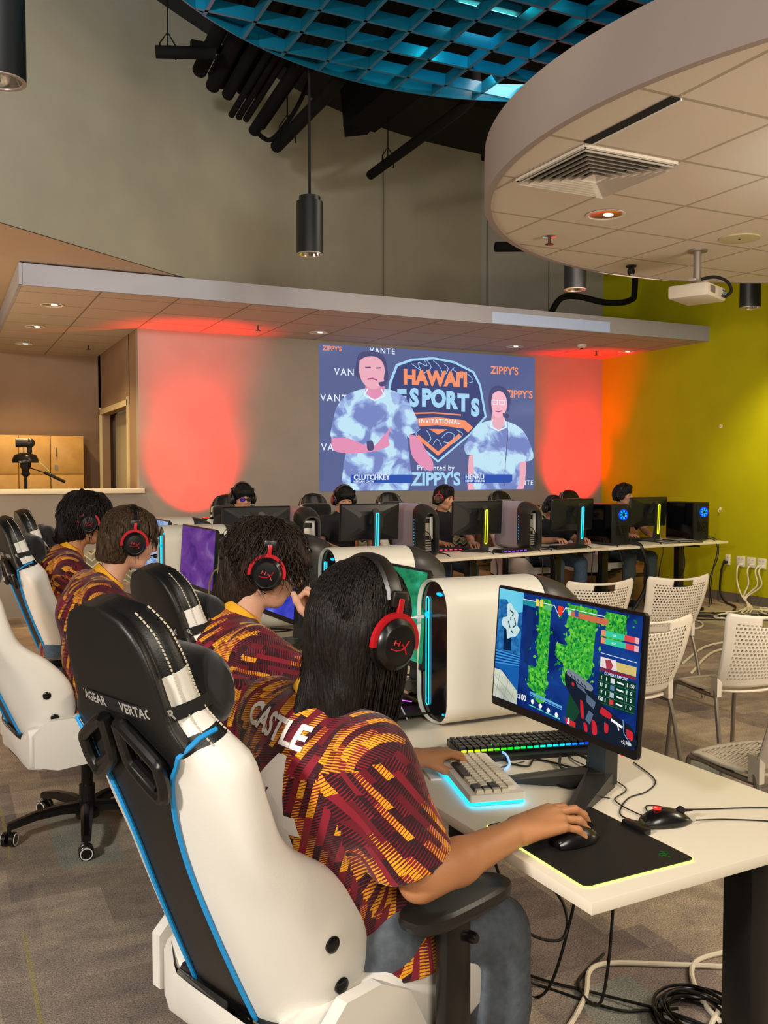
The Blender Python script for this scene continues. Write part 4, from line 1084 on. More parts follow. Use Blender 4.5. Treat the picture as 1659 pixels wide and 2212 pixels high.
    for k in range(13):
        a = -PI / 2 + PI * k / 12; y = math.sin(a) * 0.155; w = max(math.cos(a), 0.05) ** .5
        rg.append([back_pt(0.725 + 0.085 * w * math.sin(b) * (1 - 0.15 * math.cos(2 * a)), y, bint(.70, BF) + 0.035 + 0.055 * w * math.cos(b)) for b in np.linspace(0, 2 * PI, 17)[:-1]])
    mb.loft(rg).build('head_pillow', M_velv, t)
    # seat
    rg = []
    for x, hw, zt, zb, bo in ((-0.31, .17, .50, .40, .02), (-0.295, .235, .535, .375, .04), (-0.22, .265, .55, .365, .055), (-0.05, .275, .58, .37, .07), (0.12, .285, .60, .375, .09), (0.22, .285, .60, .385, .09), (0.285, .265, .575, .40, .06), (0.32, .22, .52, .43, .02)):
        zc = zt - bo
        half = [(0, zc), (.10, zc), (.16, zc + bo * .2), (.205, zt), (hw - .015, zt - .004), (hw, zt - .03), (hw, zb + .03), (hw - .02, zb), (.10, zb), (0, zb)]
        half = [(min(y, hw) if i < 8 else y, z) for i, (y, z) in enumerate(half)]
        full = half + [(-y, z) for y, z in half[-2:0:-1]]; rg.append([(x, y, z) for y, z in full])
    MB().loft(rg, mf=lambda i, j: 0 if (j in (0, 1, 16, 17) or j in (8, 9)) else 1).build('seat', [M_leaB, M_leaW], t, auto=50)
    for sgn in (1, -1):
        rq = [(0.05 + 0.0 * k, 0) for k in range(1)]
        MB().loft([[(x, sgn * yy, z) for x, z in ((-0.29, .40), (-0.29, .52), (-0.23, .575), (-0.14, .575), (-0.06, .53), (0.0, .42), (-0.02, .385), (-0.2, .375))] for yy in (0.262, 0.292)], smooth=False).build('hinge_cover', M_leaW, t)
        MB().box((0.05, sgn * .262, 0.465), (0.06, 0.004, 0.05)).build('seat_insert', M_leaB, t)
    MB().box((0, 0, 0.345), (0.30, 0.24, 0.05), bev=0.01).box((0.02, 0.18, 0.345), (0.05, 0.30, 0.02)).box((0.02, -0.18, 0.345), (0.05, 0.30, 0.02)).build('seat_mechanism', M_plast, t)
    MB().tube([(0.06, -0.10, 0.34), (0.08, -0.26, 0.335), (0.07, -0.31, 0.315)], 0.007).build('lever', M_plast, t)
    MB().cyl((0, 0, 0.22), 0.025, 0.24).cyl((0, 0, 0.13), 0.034, 0.14).build('gas_lift', M_plast, t)
    b = MB().lathe([(0.05, 0.06), (0.05, 0.12), (0.035, 0.135), (0.02, 0.135)]).build('hub', M_plast, t)
    for k in range(5):
        a = 2 * PI * k / 5 + R(36); c, s_ = math.cos(a), math.sin(a)
        rg = []
        for r_, z, w, h in ((0.03, .105, .03, .03), (0.12, .112, .026, .026), (0.22, .105, .022, .022), (0.30, .088, .02, .02), (0.33, .082, .018, .018)):
            rg.append([(c * r_ - s_ * w * y, s_ * r_ + c * w * y, z + h * q) for y, q in ((-1, -.6), (1, -.6), (1, .4), (.5, .8), (-.5, .8), (-1, .4))])
        MB().loft(rg).build('base_leg', M_plast, t)
        ca = thing('x', None, None); bpy.data.objects.remove(ca)
        cx_, cy_ = c * 0.325, s_ * 0.325; d = a + 1.1 + k * 0.7; e = (math.cos(d), math.sin(d))
        w = MB()
        for sg in (-1, 1):
            ox, oy = cx_ + e[0] * 0.016 * sg, cy_ + e[1] * 0.016 * sg
            pr_ = [(0.006, -0.012), (0.024, -0.012), (0.030, -0.008), (0.030, 0.008), (0.024, 0.012), (0.006, 0.012)]
            rings_ = [[(ox + e[0] * z * 1.0 - e[1] * r_ * math.cos(q), oy + e[1] * z + e[0] * r_ * math.cos(q), 0.030 + r_ * math.sin(q)) for q in np.linspace(0, 2 * PI, 19)[:-1]] for r_, z in pr_]
            w.loft(rings_)
        w.tube([(cx_, cy_, 0.03), (cx_, cy_, 0.085)], 0.009)
        cs = w.build('caster', M_plast, t)
        ox, oy = cx_ + e[0] * 0.0285, cy_ + e[1] * 0.0285; ox2, oy2 = cx_ - e[0] * 0.0285, cy_ - e[1] * 0.0285
        for (X_, Y_) in ((ox, oy), (ox2, oy2)):
            MB().tube([(X_ - e[1] * .023 * math.cos(q), Y_ + e[0] * .023 * math.cos(q), 0.03 + .023 * math.sin(q)) for q in np.linspace(0, 2 * PI, 19)], 0.0022, 6).build('wheel_rim', mat('wheel_rim_white', 'e4e0d8', 0.4), cs)
    # armrests
    for sgn in (1, -1):
        y = sgn * 0.325
        ar = MB().box((0.03, y, 0.535), (0.075, 0.034, 0.27), bev=0.006).box((0.03, sgn * 0.30, 0.40), (0.07, 0.07, 0.03), bev=0.005).build('armrest_post', M_plast, t)
        MB().lathe([(0.012, 0), (0.012, 0.014), (0.008, 0.02), (0.001, 0.02)] if sgn > 0 else [(0.012, 0), (0.012, -0.014), (0.008, -0.02), (0.001, -0.02)], c=(0.06, y + sgn * .017, 0.615), axis='Y', n=14).build('height_button', M_plast, ar)
        rg = []
        N_ = 24
        for sc, z in ((0.86, .665), (0.97, .672), (1.0, .683), (0.98, .694), (0.86, .700), (0.55, .698)):
            rg.append([(0.045 + 0.15 * sc * math.copysign(abs(math.cos(q)) ** .6, math.cos(q)), y * 0.99 + 0.055 * sc * math.copysign(abs(math.sin(q)) ** .7, math.sin(q)), z) for q in np.linspace(0, 2 * PI, N_ + 1)[:-1]])
        MB().loft(rg).build('arm_pad', mat('arm_pad_rubber', '1b1a18', 0.33), t)
    return t


gch = make_gaming_chair()
GC = 'white and black gaming chairs of the near row'
place(gch, 'nearest gaming chair, large in the foreground under the long-haired player', (0.785, 1.875, 0), R(19), GC)
dup(gch, 'gaming chair of the second player, just behind the nearest chair back', (1.10, 2.88, 0), R(14)).scale = (1, 1, 0.962)
dup(gch, 'gaming chair at the left edge whose whole wheeled base can be seen', (0.56, 4.12, 0), R(9))
dup(gch, 'second farthest gaming chair of the near row, with a wide white wing at the left', (0.83, 5.10, 0), R(8))
dup(gch, 'farthest gaming chair of the near row, small at the left below the half wall', (0.99, 5.98, 0), R(5))
GCF = 'gaming chairs facing the camera behind the far desks'
for lab, x, y, rz in (('far gaming chair behind the leftmost far player', 2.50, 8.30, -95), ('far gaming chair behind the second far player from the left', 3.50, 8.45, -92),
                      ('empty looking far gaming chair left of the player with red headphones', 4.50, 8.62, -88), ('far gaming chair left of the almost hidden far player', 6.03, 8.72, -86),
                      ('far gaming chair left of the rightmost far player', 7.12, 8.80, -84)):
    dup(gch, lab, (x, y, 0), R(rz), GCF)
# ================================================================ PEOPLE
def skin_mat(name, c, c2):
    return mat(name, c, 0.5, noise=(9, c2), bump=(260, 0.10), sub=0.08, spec=0.35)


M_skin = skin_mat('skin_tan', 'c48a5e', 'b87c52')
M_skin2 = skin_mat('skin_fair', 'd0a084', 'c49276')
M_skin3 = skin_mat('skin_far', 'cf9a78', 'c18c6b')
M_lip = mat('lips', 'a05a4c', 0.5)
M_eye = mat('eye_dark', '120d0a', 0.2)
M_jean = mat('grey_denim', '5d646b', 0.85, noise=(60, '4b535c'), bump=(500, 0.25))
M_jeanb = mat('blue_denim', '4d6478', 0.85, noise=(60, '3c5266'), bump=(500, 0.25))
M_dark = mat('dark_cloth', '17191c', 0.85)
M_collar = mat('yellow_rib', 'e8a81c', 0.8)


def hair_mat(name, c, c2, rough=0.55):
    m = bpy.data.materials.new(name); m.use_nodes = True; nt = m.node_tree; b = nt.nodes['Principled BSDF']; L = nt.links.new
    b.inputs['Roughness'].default_value = rough; b.inputs['Specular IOR Level'].default_value = 0.3
    tc = nd(nt, 'ShaderNodeTexCoord'); mp = nd(nt, 'ShaderNodeMapping'); mp.inputs['Scale'].default_value = (1, 1, 0.12); L(tc.outputs['Object'], mp.inputs[0])
    n = nd(nt, 'ShaderNodeTexNoise'); n.inputs['Scale'].default_value = 230; n.inputs['Detail'].default_value = 3; L(mp.outputs[0], n.inputs[0])
    r = nd(nt, 'ShaderNodeValToRGB'); e = r.color_ramp.elements; e[0].position = 0.35; e[0].color = (*lin(c), 1); e[1].position = 0.7; e[1].color = (*lin(c2), 1); L(n.outputs['Fac'], r.inputs[0]); L(r.outputs[0], b.inputs['Base Color'])
    bp = nd(nt, 'ShaderNodeBump'); bp.inputs['Strength'].default_value = 1.0; bp.inputs['Distance'].default_value = 0.006; L(n.outputs['Fac'], bp.inputs['Height']); L(bp.outputs[0], b.inputs['Normal'])
    return m


M_hair1 = hair_mat('hair_black_brown', '0a0706', '1e1410')
M_hair2 = hair_mat('hair_dark_brown', '150d09', '38251a')
M_hair3 = hair_mat('hair_brown_streaked', '1c120b', '5a4228')
M_hair0 = hair_mat('hair_jet', '060506', '100e0f')


def jersey():
    m = bpy.data.materials.new('jersey_print'); m.use_nodes = True; nt = m.node_tree; b = nt.nodes['Principled BSDF']; L = nt.links.new
    b.inputs['Roughness'].default_value = 0.72; b.inputs['Sheen Weight'].default_value = 0.15; b.inputs['Specular IOR Level'].default_value = 0.25
    tc = nd(nt, 'ShaderNodeTexCoord'); sp = nd(nt, 'ShaderNodeSeparateXYZ'); L(tc.outputs['UV'], sp.inputs[0])
    def M(op, a, b_=None, c=None):
        n = nd(nt, 'ShaderNodeMath', operation=op)
        for i, x in enumerate((a, b_, c)):
            if x is None: continue
            if isinstance(x, (int, float)): n.inputs[i].default_value = x
            else: L(x, n.inputs[i])
        return n.outputs[0]
    def mix(f, a, c):
        n = nd(nt, 'ShaderNodeMix', data_type='RGBA'); L(f, n.inputs[0])
        for s, k in ((a, 6), (c, 7)):
            if isinstance(s, str): n.inputs[k].default_value = (*lin(s), 1)
            else: L(s, n.inputs[k])
        return n.outputs[2]
    u, v = sp.outputs[0], sp.outputs[1]
    cw, bl, hp = 0.0145, 0.088, 0.0062
    col = M('FLOOR', M('DIVIDE', u, cw))
    w1 = nd(nt, 'ShaderNodeTexWhiteNoise', noise_dimensions='1D'); L(col, w1.inputs['W'])
    vr = M('ADD', M('DIVIDE', v, bl), M('MULTIPLY', w1.outputs[0], 9.0))
    row = M('FLOOR', vr); fr = M('FRACT', vr)
    cb = nd(nt, 'ShaderNodeCombineXYZ'); L(col, cb.inputs[0]); L(row, cb.inputs[1])
    w2 = nd(nt, 'ShaderNodeTexWhiteNoise', noise_dimensions='2D'); L(cb.outputs[0], w2.inputs[0]); r2 = w2.outputs[0]
    hat = M('FRACT', M('DIVIDE', M('ADD', v, M('MULTIPLY', u, 0.45)), hp))
    duty = M('SUBTRACT', 0.86, M('MULTIPLY', fr, 0.72))
    orange = M('MULTIPLY', M('GREATER_THAN', r2, 0.60), M('LESS_THAN', hat, duty))
    dark = M('MULTIPLY', M('LESS_THAN', r2, 0.36), M('LESS_THAN', hat, M('ADD', 0.45, M('MULTIPLY', fr, 0.5))))
    redv = M('GREATER_THAN', M('FRACT', M('MULTIPLY', r2, 7.3)), 0.5)
    c = mix(redv, '6a1020', '86182a'); c = mix(dark, c, '2a0d16'); c = mix(orange, c, 'eda61c')
    L(c, b.inputs['Base Color'])
    n2 = nd(nt, 'ShaderNodeTexNoise'); n2.inputs['Scale'].default_value = 14; L(tc.outputs['Object'], n2.inputs[0])
    bp = nd(nt, 'ShaderNodeBump'); bp.inputs['Strength'].default_value = 0.35; bp.inputs['Distance'].default_value = 0.02; L(n2.outputs['Fac'], bp.inputs['Height']); L(bp.outputs[0], b.inputs['Normal'])
    return m


M_jersey = jersey()


def V(p): return np.array(p, float)


def frame(th, pitch=0.0, roll=0.0):
    """columns forward, left, up"""
    M = Matrix.Rotation(th, 3, 'Z') @ Matrix.Rotation(pitch, 3, 'Y') @ Matrix.Rotation(roll, 3, 'X')
    return np.array(M)


def hand_sdf(w, f, n, side, curls, scale=1.0, thumb=(0.5, 0.75, -0.35), spread=0.10, h=0.0035, forearm=None, lens=None, tcurl=0.4):
    """w wrist, f finger direction, n back-of-hand normal, side: unit vector to the thumb side"""
    w, f, n, s = V(w), V(f), V(n), V(side)
    f /= np.linalg.norm(f); n = n - f * (n @ f); n /= np.linalg.norm(n); s = s - f * (s @ f) - n * (s @ n); s /= np.linalg.norm(s)
    k = scale
    pts = [w, w + f * 0.2 * k, w - n * 0.1, w + s * 0.1, w - s * 0.1, w + n * 0.06]
    if forearm is not None: pts.append(V(forearm[0])); 
    lo = np.min(pts, 0) - 0.06; hi = np.max(pts, 0) + 0.06
    S_ = SDF(lo, hi, h)
    if forearm is not None:
        e, re, rw = forearm; e = V(e); m = e + (w - e) * 0.35
        S_.chain([e, m, w], [re, re * 1.02, rw], 0.02)
    kn = []
    for i, o in enumerate((0.030, 0.010, -0.011, -0.030)):
        kn.append(w + f * (0.088, 0.092, 0.086, 0.076)[i] * k + s * o * k + n * (0.004, 0.006, 0.003, -0.002)[i])
    for i, q in enumerate(kn):
        S_.cap(w + s * (0.016 - 0.010 * i) * k, q, 0.021 * k, 0.0128 * k, 0.012, flat=(n, 1.12))
    S_.cap(w + f * 0.02 * k + s * 0.012 * k - n * 0.006, w + f * 0.05 * k + s * 0.03 * k - n * 0.010, 0.017 * k, 0.014 * k, 0.012)
    L0 = lens or ((0.044, 0.026, 0.021), (0.048, 0.030, 0.022), (0.045, 0.028, 0.022), (0.036, 0.021, 0.019))
    tips = []
    for i, q in enumerate(kn):
        d = f + s * (0.12, 0.03, -0.06, -0.16)[i] * (spread / 0.10); d /= np.linalg.norm(d); p = q; r0 = (0.0092, 0.0095, 0.009, 0.0078)[i] * k
        ang = 0
        for j in range(3):
            ang += curls[i][j]; dd = d * math.cos(ang) - n * math.sin(ang); p2 = p + dd * L0[i][j] * k
            S_.cap(p, p2, r0 * (1 - 0.07 * j), r0 * (1 - 0.07 * (j + 1)), 0.0035); p = p2
        tips.append(p)
    t0 = w + f * 0.028 * k + s * 0.026 * k - n * 0.010; td = f * thumb[0] + s * thumb[1] + n * thumb[2]; td /= np.linalg.norm(td); t1 = t0 + td * 0.042 * k
    td2 = td + f * tcurl - s * tcurl * .5; td2 /= np.linalg.norm(td2); t2 = t1 + td2 * 0.030 * k; td3 = td2 + f * tcurl * .6; td3 /= np.linalg.norm(td3); t3 = t2 + td3 * 0.022 * k
    S_.chain([t0, t1, t2, t3], [0.014 * k, 0.0112 * k, 0.0102 * k, 0.0085 * k], 0.006)
    return S_.mesh(), tips


def add_head(S_, c, M, k=1.0, big=1.0):
    """head about 0.235 m tall; c centre; M columns forward, left, up"""
    f, l, u = M[:, 0], M[:, 1], M[:, 2]
    P = lambda a, b, d: V(c) + (f * a + l * b + u * d) * big
    S_.ell(P(-0.012, 0, 0.030), (0.094 * big, 0.076 * big, 0.088 * big), M, 0.02)
    S_.ell(P(0.022, 0, -0.030), (0.068 * big, 0.060 * big, 0.075 * big), M, 0.03)
    S_.cap(P(0.045, 0.018, -0.086), P(0.045, -0.018, -0.086), 0.024 * big, None, 0.02)      # chin
    S_.cap(P(-0.01, 0.050, -0.060), P(0.045, 0.018, -0.088), 0.018 * big, None, 0.02); S_.cap(P(-0.01, -0.050, -0.060), P(0.045, -0.018, -0.088), 0.018 * big, None, 0.02)
    S_.cap(P(0.086, 0, 0.010), P(0.104, 0, -0.024), 0.009 * big, 0.0125 * big, 0.010)       # nose
    S_.cap(P(0.096, 0.011, -0.028), P(0.096, -0.011, -0.028), 0.008 * big, None, 0.006)
    S_.cap(P(0.082, 0.020, -0.052), P(0.082, -0.020, -0.052), 0.008 * big, None, 0.006)    # lips
    S_.cap(P(0.080, 0.016, -0.063), P(0.080, -0.016, -0.063), 0.008 * big, None, 0.006)
    for sg in (1, -1):
        S_.cap(P(0.080, sg * 0.015, 0.026), P(0.066, sg * 0.048, 0.026), 0.009 * big, 0.007 * big, 0.010)   # brow
        S_.ell(P(0.088, sg * 0.030, 0.008), (0.014 * big, 0.018 * big, 0.011 * big), M, 0.012, 's')
        S_.ell(P(0.073, sg * 0.031, 0.007), (0.013 * big, 0.015 * big, 0.011 * big), M, 0.003)
        S_.ell(P(-0.008, sg * 0.080, -0.010), (0.019 * big, 0.009 * big, 0.032 * big), M, 0.006)            # ear
        S_.ell(P(0.055, sg * 0.042, -0.022), (0.026 * big, 0.020 * big, 0.024 * big), M, 0.020)


def face_bits(root, c, M, big=1.0):
    f, l, u = M[:, 0], M[:, 1], M[:, 2]; P = lambda a, b, d: V(c) + (f * a + l * b + u * d) * big
    R3 = Matrix(M.tolist())
    for sg in (1, -1):
        MB().ell(P(0.0825, sg * 0.031, 0.006), (0.0055, 0.0105, 0.0052), 12, 8, M=R3).build('eye', M_eye, root)
        MB().tube([P(0.092, sg * 0.014, 0.026), P(0.090, sg * 0.030, 0.031), P(0.078, sg * 0.048, 0.026)], [0.002, 0.0032, 0.0015], 6).build('eyebrow', M_hair0, root)
    MB().ell(P(0.0905, 0, -0.058), (0.003, 0.020, 0.0028), 12, 6, M=R3).build('lips', M_lip, root)


def hair_cap(c, M, grow=0.012, back=0.0, low=-0.03, fringe=0.055, big=1.0, h=0.006, nz=(60, 0.006), extra=None, sc=(1, 1, 1), face=True, up=0.0):
    f, l, u = M[:, 0], M[:, 1], M[:, 2]; P = lambda a, b, d: V(c) + (f * a + l * b + u * d) * big
    lo = V(c) - 0.30; hi = V(c) + 0.22
    S_ = SDF(lo, hi, h)
    S_.ell(P(-0.014, 0, 0.036 + up), ((0.098 + grow) * big * sc[0], (0.080 + grow) * big * sc[1], (0.090 + grow) * big * sc[2]), M, 0.0)
    S_.ell(P(-0.045, 0, -0.010), ((0.070 + grow) * big, (0.066 + grow) * big, (0.080 + grow) * big), M, 0.02)
    if extra: extra(S_, P)
    if face:
        # take the face opening away
        S_.ell(P(0.095, 0, -0.060), (0.075 * big, 0.095 * big, (0.060 + fringe) * big), M, 0.008, 's')
    n = V(M[:, 2]) * -1
    S_.cut(P(0, 0, low), -u if False else -u)
    def dsp(X, Y, Z):
        return nz[1] * noise3((X, Y, Z * 0.5), nz[0], 1) + nz[1] * 0.6 * noise3((X, Y, Z * 0.4), nz[0] * 2.3, 4)
    S_.disp(dsp)
    return S_


def locks(c, M, n, seed, r, off, fall, wave=0.0, rad=(0.0035, 0.0015), th0=(0.05, 1.1), face_gap=1.0, big=1.0, flare=0.0, steps=11, seglen=0.022, short=(0.7, 1.0), sc=(1, 1, 1), fringe=0.0, drift=(0, 0, 0)):
    rnd = random.Random(seed); mb = MB(); f, l, u = (Vector(M[:, i]) for i in range(3)); c = Vector(c) + u * 0.036 * big - f * 0.014 * big
    R_ = Vector(r)
    for i in range(n):
        ph = rnd.uniform(-PI, PI); th = rnd.uniform(*th0); L = fall * rnd.uniform(*short); wph = rnd.uniform(0, 6.28); wa = wave * rnd.uniform(0.4, 1.3)
        front = abs(ph) < face_gap
        if front: L = min(L, fringe * rnd.uniform(0.6, 1.1))
        o = off * rnd.uniform(0.6, 1.35); pts = []; p = None; travelled = 0; twist = rnd.uniform(-0.5, 0.5)
        st = L / steps
        for k in range(steps + 1):
            ph2 = ph + twist * travelled * 3
            if th < 1.75:
                d = Vector((math.sin(th) * math.cos(ph2), math.sin(th) * math.sin(ph2), math.cos(th)))
                q = Vector((R_.x * d.x, R_.y * d.y, R_.z * d.z)) * (1 + o / 0.1)
                p = c + f * q.x + l * q.y + u * q.z; th += st / (0.105 * big)
                out = (f * d.x + l * d.y).normalized() if d.xy.length > 0.01 else f
            else:
                p = p + Vector((0, 0, -1)) * st + out * flare * st * (travelled / max(L, .01)) + Vector(drift) * st * (travelled / max(L, .01)) ** 2
            travelled += st
            wv = Vector((math.sin(wph + travelled * 62), math.cos(wph * 1.7 + travelled * 55), math.sin(wph * 2.1 + travelled * 48))) * wa * min(1, travelled * 18)
            pts.append(p + wv)
        rr = [rad[0] * (0.35 + 0.65 * math.sin(PI * min(0.5, (k + 0.6) / steps))) * (1 - 0.85 * (k / steps) ** 3) for k in range(steps + 1)]
        mb.tube(pts, rr, 4)
    return mb


# ---- headset -------------------------------------------------------------------------------------
M_hsb = mat('headset_black', '0e0d0d', 0.3)
M_hsr = mat('headset_red', 'b81420', 0.35)
M_hsp = mat('headset_pad', '17130f', 0.38)


def make_headset(red=M_hsr, logo=True, mic=True, rr=0.098, rw=0.096):
    t = thing('gaming_headset', '', 'headset')
    A = np.linspace(R(-2), R(182), 25)
    def arch(a, k, x=0.0): return (x, math.cos(a) * (rw + k), 0.005 + math.sin(a) * (0.130 + k))
    rg = []
    for a in A:
        w = 0.017
        if 0.65 < a < PI - 0.65: w = 0.0185
        th = 0.007 if 0.6 < a < PI - 0.6 else 0.004
        rg.append([tuple(arch(a, kk, xx)) for xx, kk in ((-w, 0), (-w * .8, th), (0, th * 1.3), (w * .8, th), (w, 0), (w * .8, -th * .6), (-w * .8, -th * .6))])
    MB().loft(rg[4:-4]).build('headband', M_hsp, t)
    for sg in (1, -1):
        y = sg * rw
        MB().box((0, sg * (rw + 0.001), 0.072), (0.036, 0.012, 0.030), bev=0.004).build('band_end', M_hsp, t)
        # cushion, cup, outer dome
        S = lambda pr_, m, nm, par=t, sx=1.0, sz=1.08: MB().loft([[(math.cos(q) * r_ * sx, y + sg * z, -0.008 + math.sin(q) * r_ * sz) for q in np.linspace(0, 2 * PI, 33)[:-1]] for r_, z in pr_]).build(nm, m, par)
        S([(0.030, -0.020), (0.042, -0.018), (0.046, -0.010), (0.044, -0.002)], M_hsp, 'ear_cushion')
        cup = S([(0.043, -0.003), (0.0455, 0.004), (0.043, 0.014), (0.035, 0.021), (0.033, 0.0205), (0.030, 0.021), (0.001, 0.022)], M_hsb, 'ear_cup')
        # red fork
        rg = []
        for q in np.linspace(R(-8), R(188), 25):
            w = 0.0045
            c_, s_ = math.cos(q), math.sin(q); rg.append([(c_ * (0.049 + dr), y + sg * dz, -0.008 + s_ * (0.052 + dr)) for dr, dz in ((-w, 0.0), (w, 0.0), (w, 0.010), (-w, 0.010))])
        MB().loft(rg, smooth=False).build('yoke', red, t)
        MB().box((0, sg * (rw + 0.006), 0.058), (0.012, 0.007, 0.032), bev=0.002).build('slider', red, t)
        if logo:
            for nm, pts, w in (('logo_stroke', [(-0.021, -0.0065), (-0.008, -0.0095), (0.004, -0.0075), (0.012, -0.001), (0.019, 0.009)], .0012), ('logo_stroke', [(0.003, 0.003), (0.010, -0.004), (0.016, -0.015)], .0013),
                               ('logo_stroke', [(-0.012, 0.010), (-0.015, 0.000)], .0012), ('logo_stroke', [(-0.002, 0.008), (-0.005, -0.001)], .0012), ('logo_stroke', [(-0.014, 0.0055), (-0.003, 0.003)], .0012)):
                MB().tube([(x * (-sg), y + sg * 0.0222, -0.008 + z) for x, z in pts], w, 6).build(nm, red, cup)
    if mic: MB().tube(smooth_path([(0.02, rw + 0.01, -0.04), (0.06, rw - 0.005, -0.062), (0.105, rw - 0.045, -0.062)]), 0.003, 8).ell((0.108, rw - 0.05, -0.062), (0.010, 0.012, 0.009)).build('microphone', M_hsb, t)
    return t


def place_hs(o, c, M, lab, scale=1.0, group='red and black gaming headsets'):
    o.matrix_world = Matrix.Translation(c) @ Matrix(M.tolist()).to_4x4() @ Matrix.Scale(scale, 4); o['label'] = lab; o['group'] = group; return o


# ---- a seated body ---------------------------------------------------------------------------------
def seated(lab, J, skin, trouser, h=0.007, shirt=None, head_big=1.0, hands=None, group=None, sleeve=0.62, feet=True, fine=0.0035, text=None, collar=None, sleeve_r=1.0, shirt_h=None):
    """J: joints in world space. Torso spine pelvis, waist, chest, neck; arms; legs; head centre and frame."""
    pel, wai, che, nec = (V(J[k]) for k in ('pelvis', 'waist', 'chest', 'neck'))
    root = thing('person', lab, 'person', (float(pel[0]), float(pel[1]), 0), 0, group)
    off = V((pel[0], pel[1], 0))
    sR, sL = V(J['shR']), V(J['shL']); left = (sL - sR) / np.linalg.norm(sL - sR)
    fwd = V(J['fwd']); hc = V(J['head']); HM = J['HM']
    allp = [pel, wai, che, nec, hc, sR, sL] + [V(J[k]) for k in ('elR', 'elL', 'wrR', 'wrL', 'knR', 'knL', 'anR', 'anL')]
    lo = np.min(allp, 0) - 0.17; hi = np.max(allp, 0) + 0.17; lo[2] = 0
    B = SDF(lo, hi, h)
    fl = (fwd, 1.38)
    B.cap(pel - left * .075, pel + left * .075, 0.115, None, 0.03); B.cap(pel, wai, 0.135, 0.118, 0.04, fl); B.cap(wai, che, 0.118, 0.145, 0.04, fl)
    B.cap(che - left * .06, che + left * .06, 0.105, None, 0.04, fl); B.cap(sR, sL, 0.055, 0.055, 0.05); B.cap(che, nec, 0.10, 0.055, 0.05)
    hb = hc + HM[:, 2] * -0.055 - HM[:, 0] * 0.02
    B.cap(nec, hb, 0.054, 0.050, 0.02)
    add_head(B, hc, HM, big=head_big)
    for s_, e_, w_ in (('shR', 'elR', 'wrR'), ('shL', 'elL', 'wrL')):
        a, b_, c_ = V(J[s_]), V(J[e_]), V(J[w_]); m = b_ + (c_ - b_) * .33
        B.chain([a, b_], [0.052, 0.038], 0.02); B.chain([b_, m, c_], [0.038, 0.040, 0.026], 0.012)
    for k_, a_ in (('knR', 'anR'), ('knL', 'anL')):
        hp = pel + left * (-0.085 if k_ == 'knR' else 0.085); kn, an = V(J[k_]), V(J[a_]); m = kn + (an - kn) * .3
        B.chain([hp, kn], [0.085, 0.058], 0.03); B.chain([kn, m, an], [0.058, 0.055, 0.036], 0.015)
        B.cap(an, an + fwd * 0.10 + V((0, 0, -0.045)), 0.036, 0.03, 0.02)
    parts = [B.mesh()]
    for hd in (hands or []):
        (m_, tips) = hand_sdf(h=fine, **hd); parts.append(m_)
    vf_obj('body', [(P - off, F) for P, F in parts], skin, root)
    # trousers
    T = SDF(lo, hi, 0.011)
    T.cap(pel - left * .08, pel + left * .08, 0.130, None, 0.03); T.cap(pel, pel + (wai - pel) * .5, 0.145, 0.13, 0.03, fl)
    for k_, a_ in (('knR', 'anR'), ('knL', 'anL')):
        hp = pel + left * (-0.085 if k_ == 'knR' else 0.085); kn, an = V(J[k_]), V(J[a_]); m = kn + (an - kn) * .35
        T.chain([hp, kn], [0.088, 0.070], 0.03); T.chain([kn, m, an], [0.072, 0.074, 0.062], 0.02)
    T.cut((0, 0, 0.07), (0, 0, -1)); T.disp(lambda X, Y, Z: 0.004 * noise3((X, Y, Z), 26, 2))
    P, F = T.mesh(); vf_obj('trousers', [(P - off, F)], trouser, root)
    if feet:
        for a_ in ('anR', 'anL'):
            an = V(J[a_]); q = SDF(an - 0.2, an + V((0.25, 0.25, 0.12)), 0.01)
            a0 = V((an[0], an[1], 0.045)); q.cap(a0 - fwd * .03, a0 + fwd * 0.15, 0.045, 0.040, 0.02); q.cap(a0, a0 + V((0, 0, .06)), 0.045, 0.04, 0.02); q.cut((0, 0, 0.005), (0, 0, -1))
            P, F = q.mesh(); vf_obj('shoe', [(P - off, F)], M_dark, root)
    # shirt
    if shirt is not None:
        sh = shirt_h or max(h, 0.006)
        hem = float(J.get('hem', pel[2] - 0.02))
        Q = SDF(lo, hi, sh); fl2 = (fwd, 1.30)
        Q.cap(V((pel[0], pel[1], hem - 0.02)) - left * .045, V((pel[0], pel[1], hem - 0.02)) + left * .045, 0.165, None, 0.03, fl2); Q.cap(V((pel[0], pel[1], hem - 0.02)), pel, 0.180, 0.172, 0.03, fl2); Q.cap(pel, wai, 0.162, 0.146, 0.05, fl2); Q.cap(wai, che, 0.148, 0.164, 0.05, fl2); Q.cap(che - left * .065, che + left * .065, 0.125, None, 0.04, fl2)
        Q.cap(sR, sL, 0.074, None, 0.05); Q.cap(che, nec - (nec - che) * 0.10, 0.115, 0.066, 0.05); g0 = Q.g.copy()
        for sg_ in (-1, 1): Q.cap(V((pel[0], pel[1], hem)) + left * .10 * sg_ + fwd * .05, pel + left * .09 * sg_ + fwd * .03 + V((0, 0, .06)), 0.115, 0.10, 0.04)
        g0 = Q.g.copy(); segs = []
        for s_, e_ in (('shR', 'elR'), ('shL', 'elL')):
            a, b_ = V(J[s_]), V(J[e_]); e2 = a + (b_ - a) * sleeve; d = (b_ - a) / np.linalg.norm(b_ - a)
            Q.cap(a, e2 + d * 0.05, 0.070 * sleeve_r, 0.082 * sleeve_r, 0.025); segs.append((a, e2, d))
        def dsp(X, Y, Z): return 0.0035 * noise3((X, Y, Z), 30, 3) + 0.003 * noise3((X, Y, Z * 2), 17, 7)
        # sleeve openings
        q = Q._blk(Q.lo, Q.lo + Q.h * Q.n); sl, X, Y, Z = q
        spine = [pel, wai, che, nec]
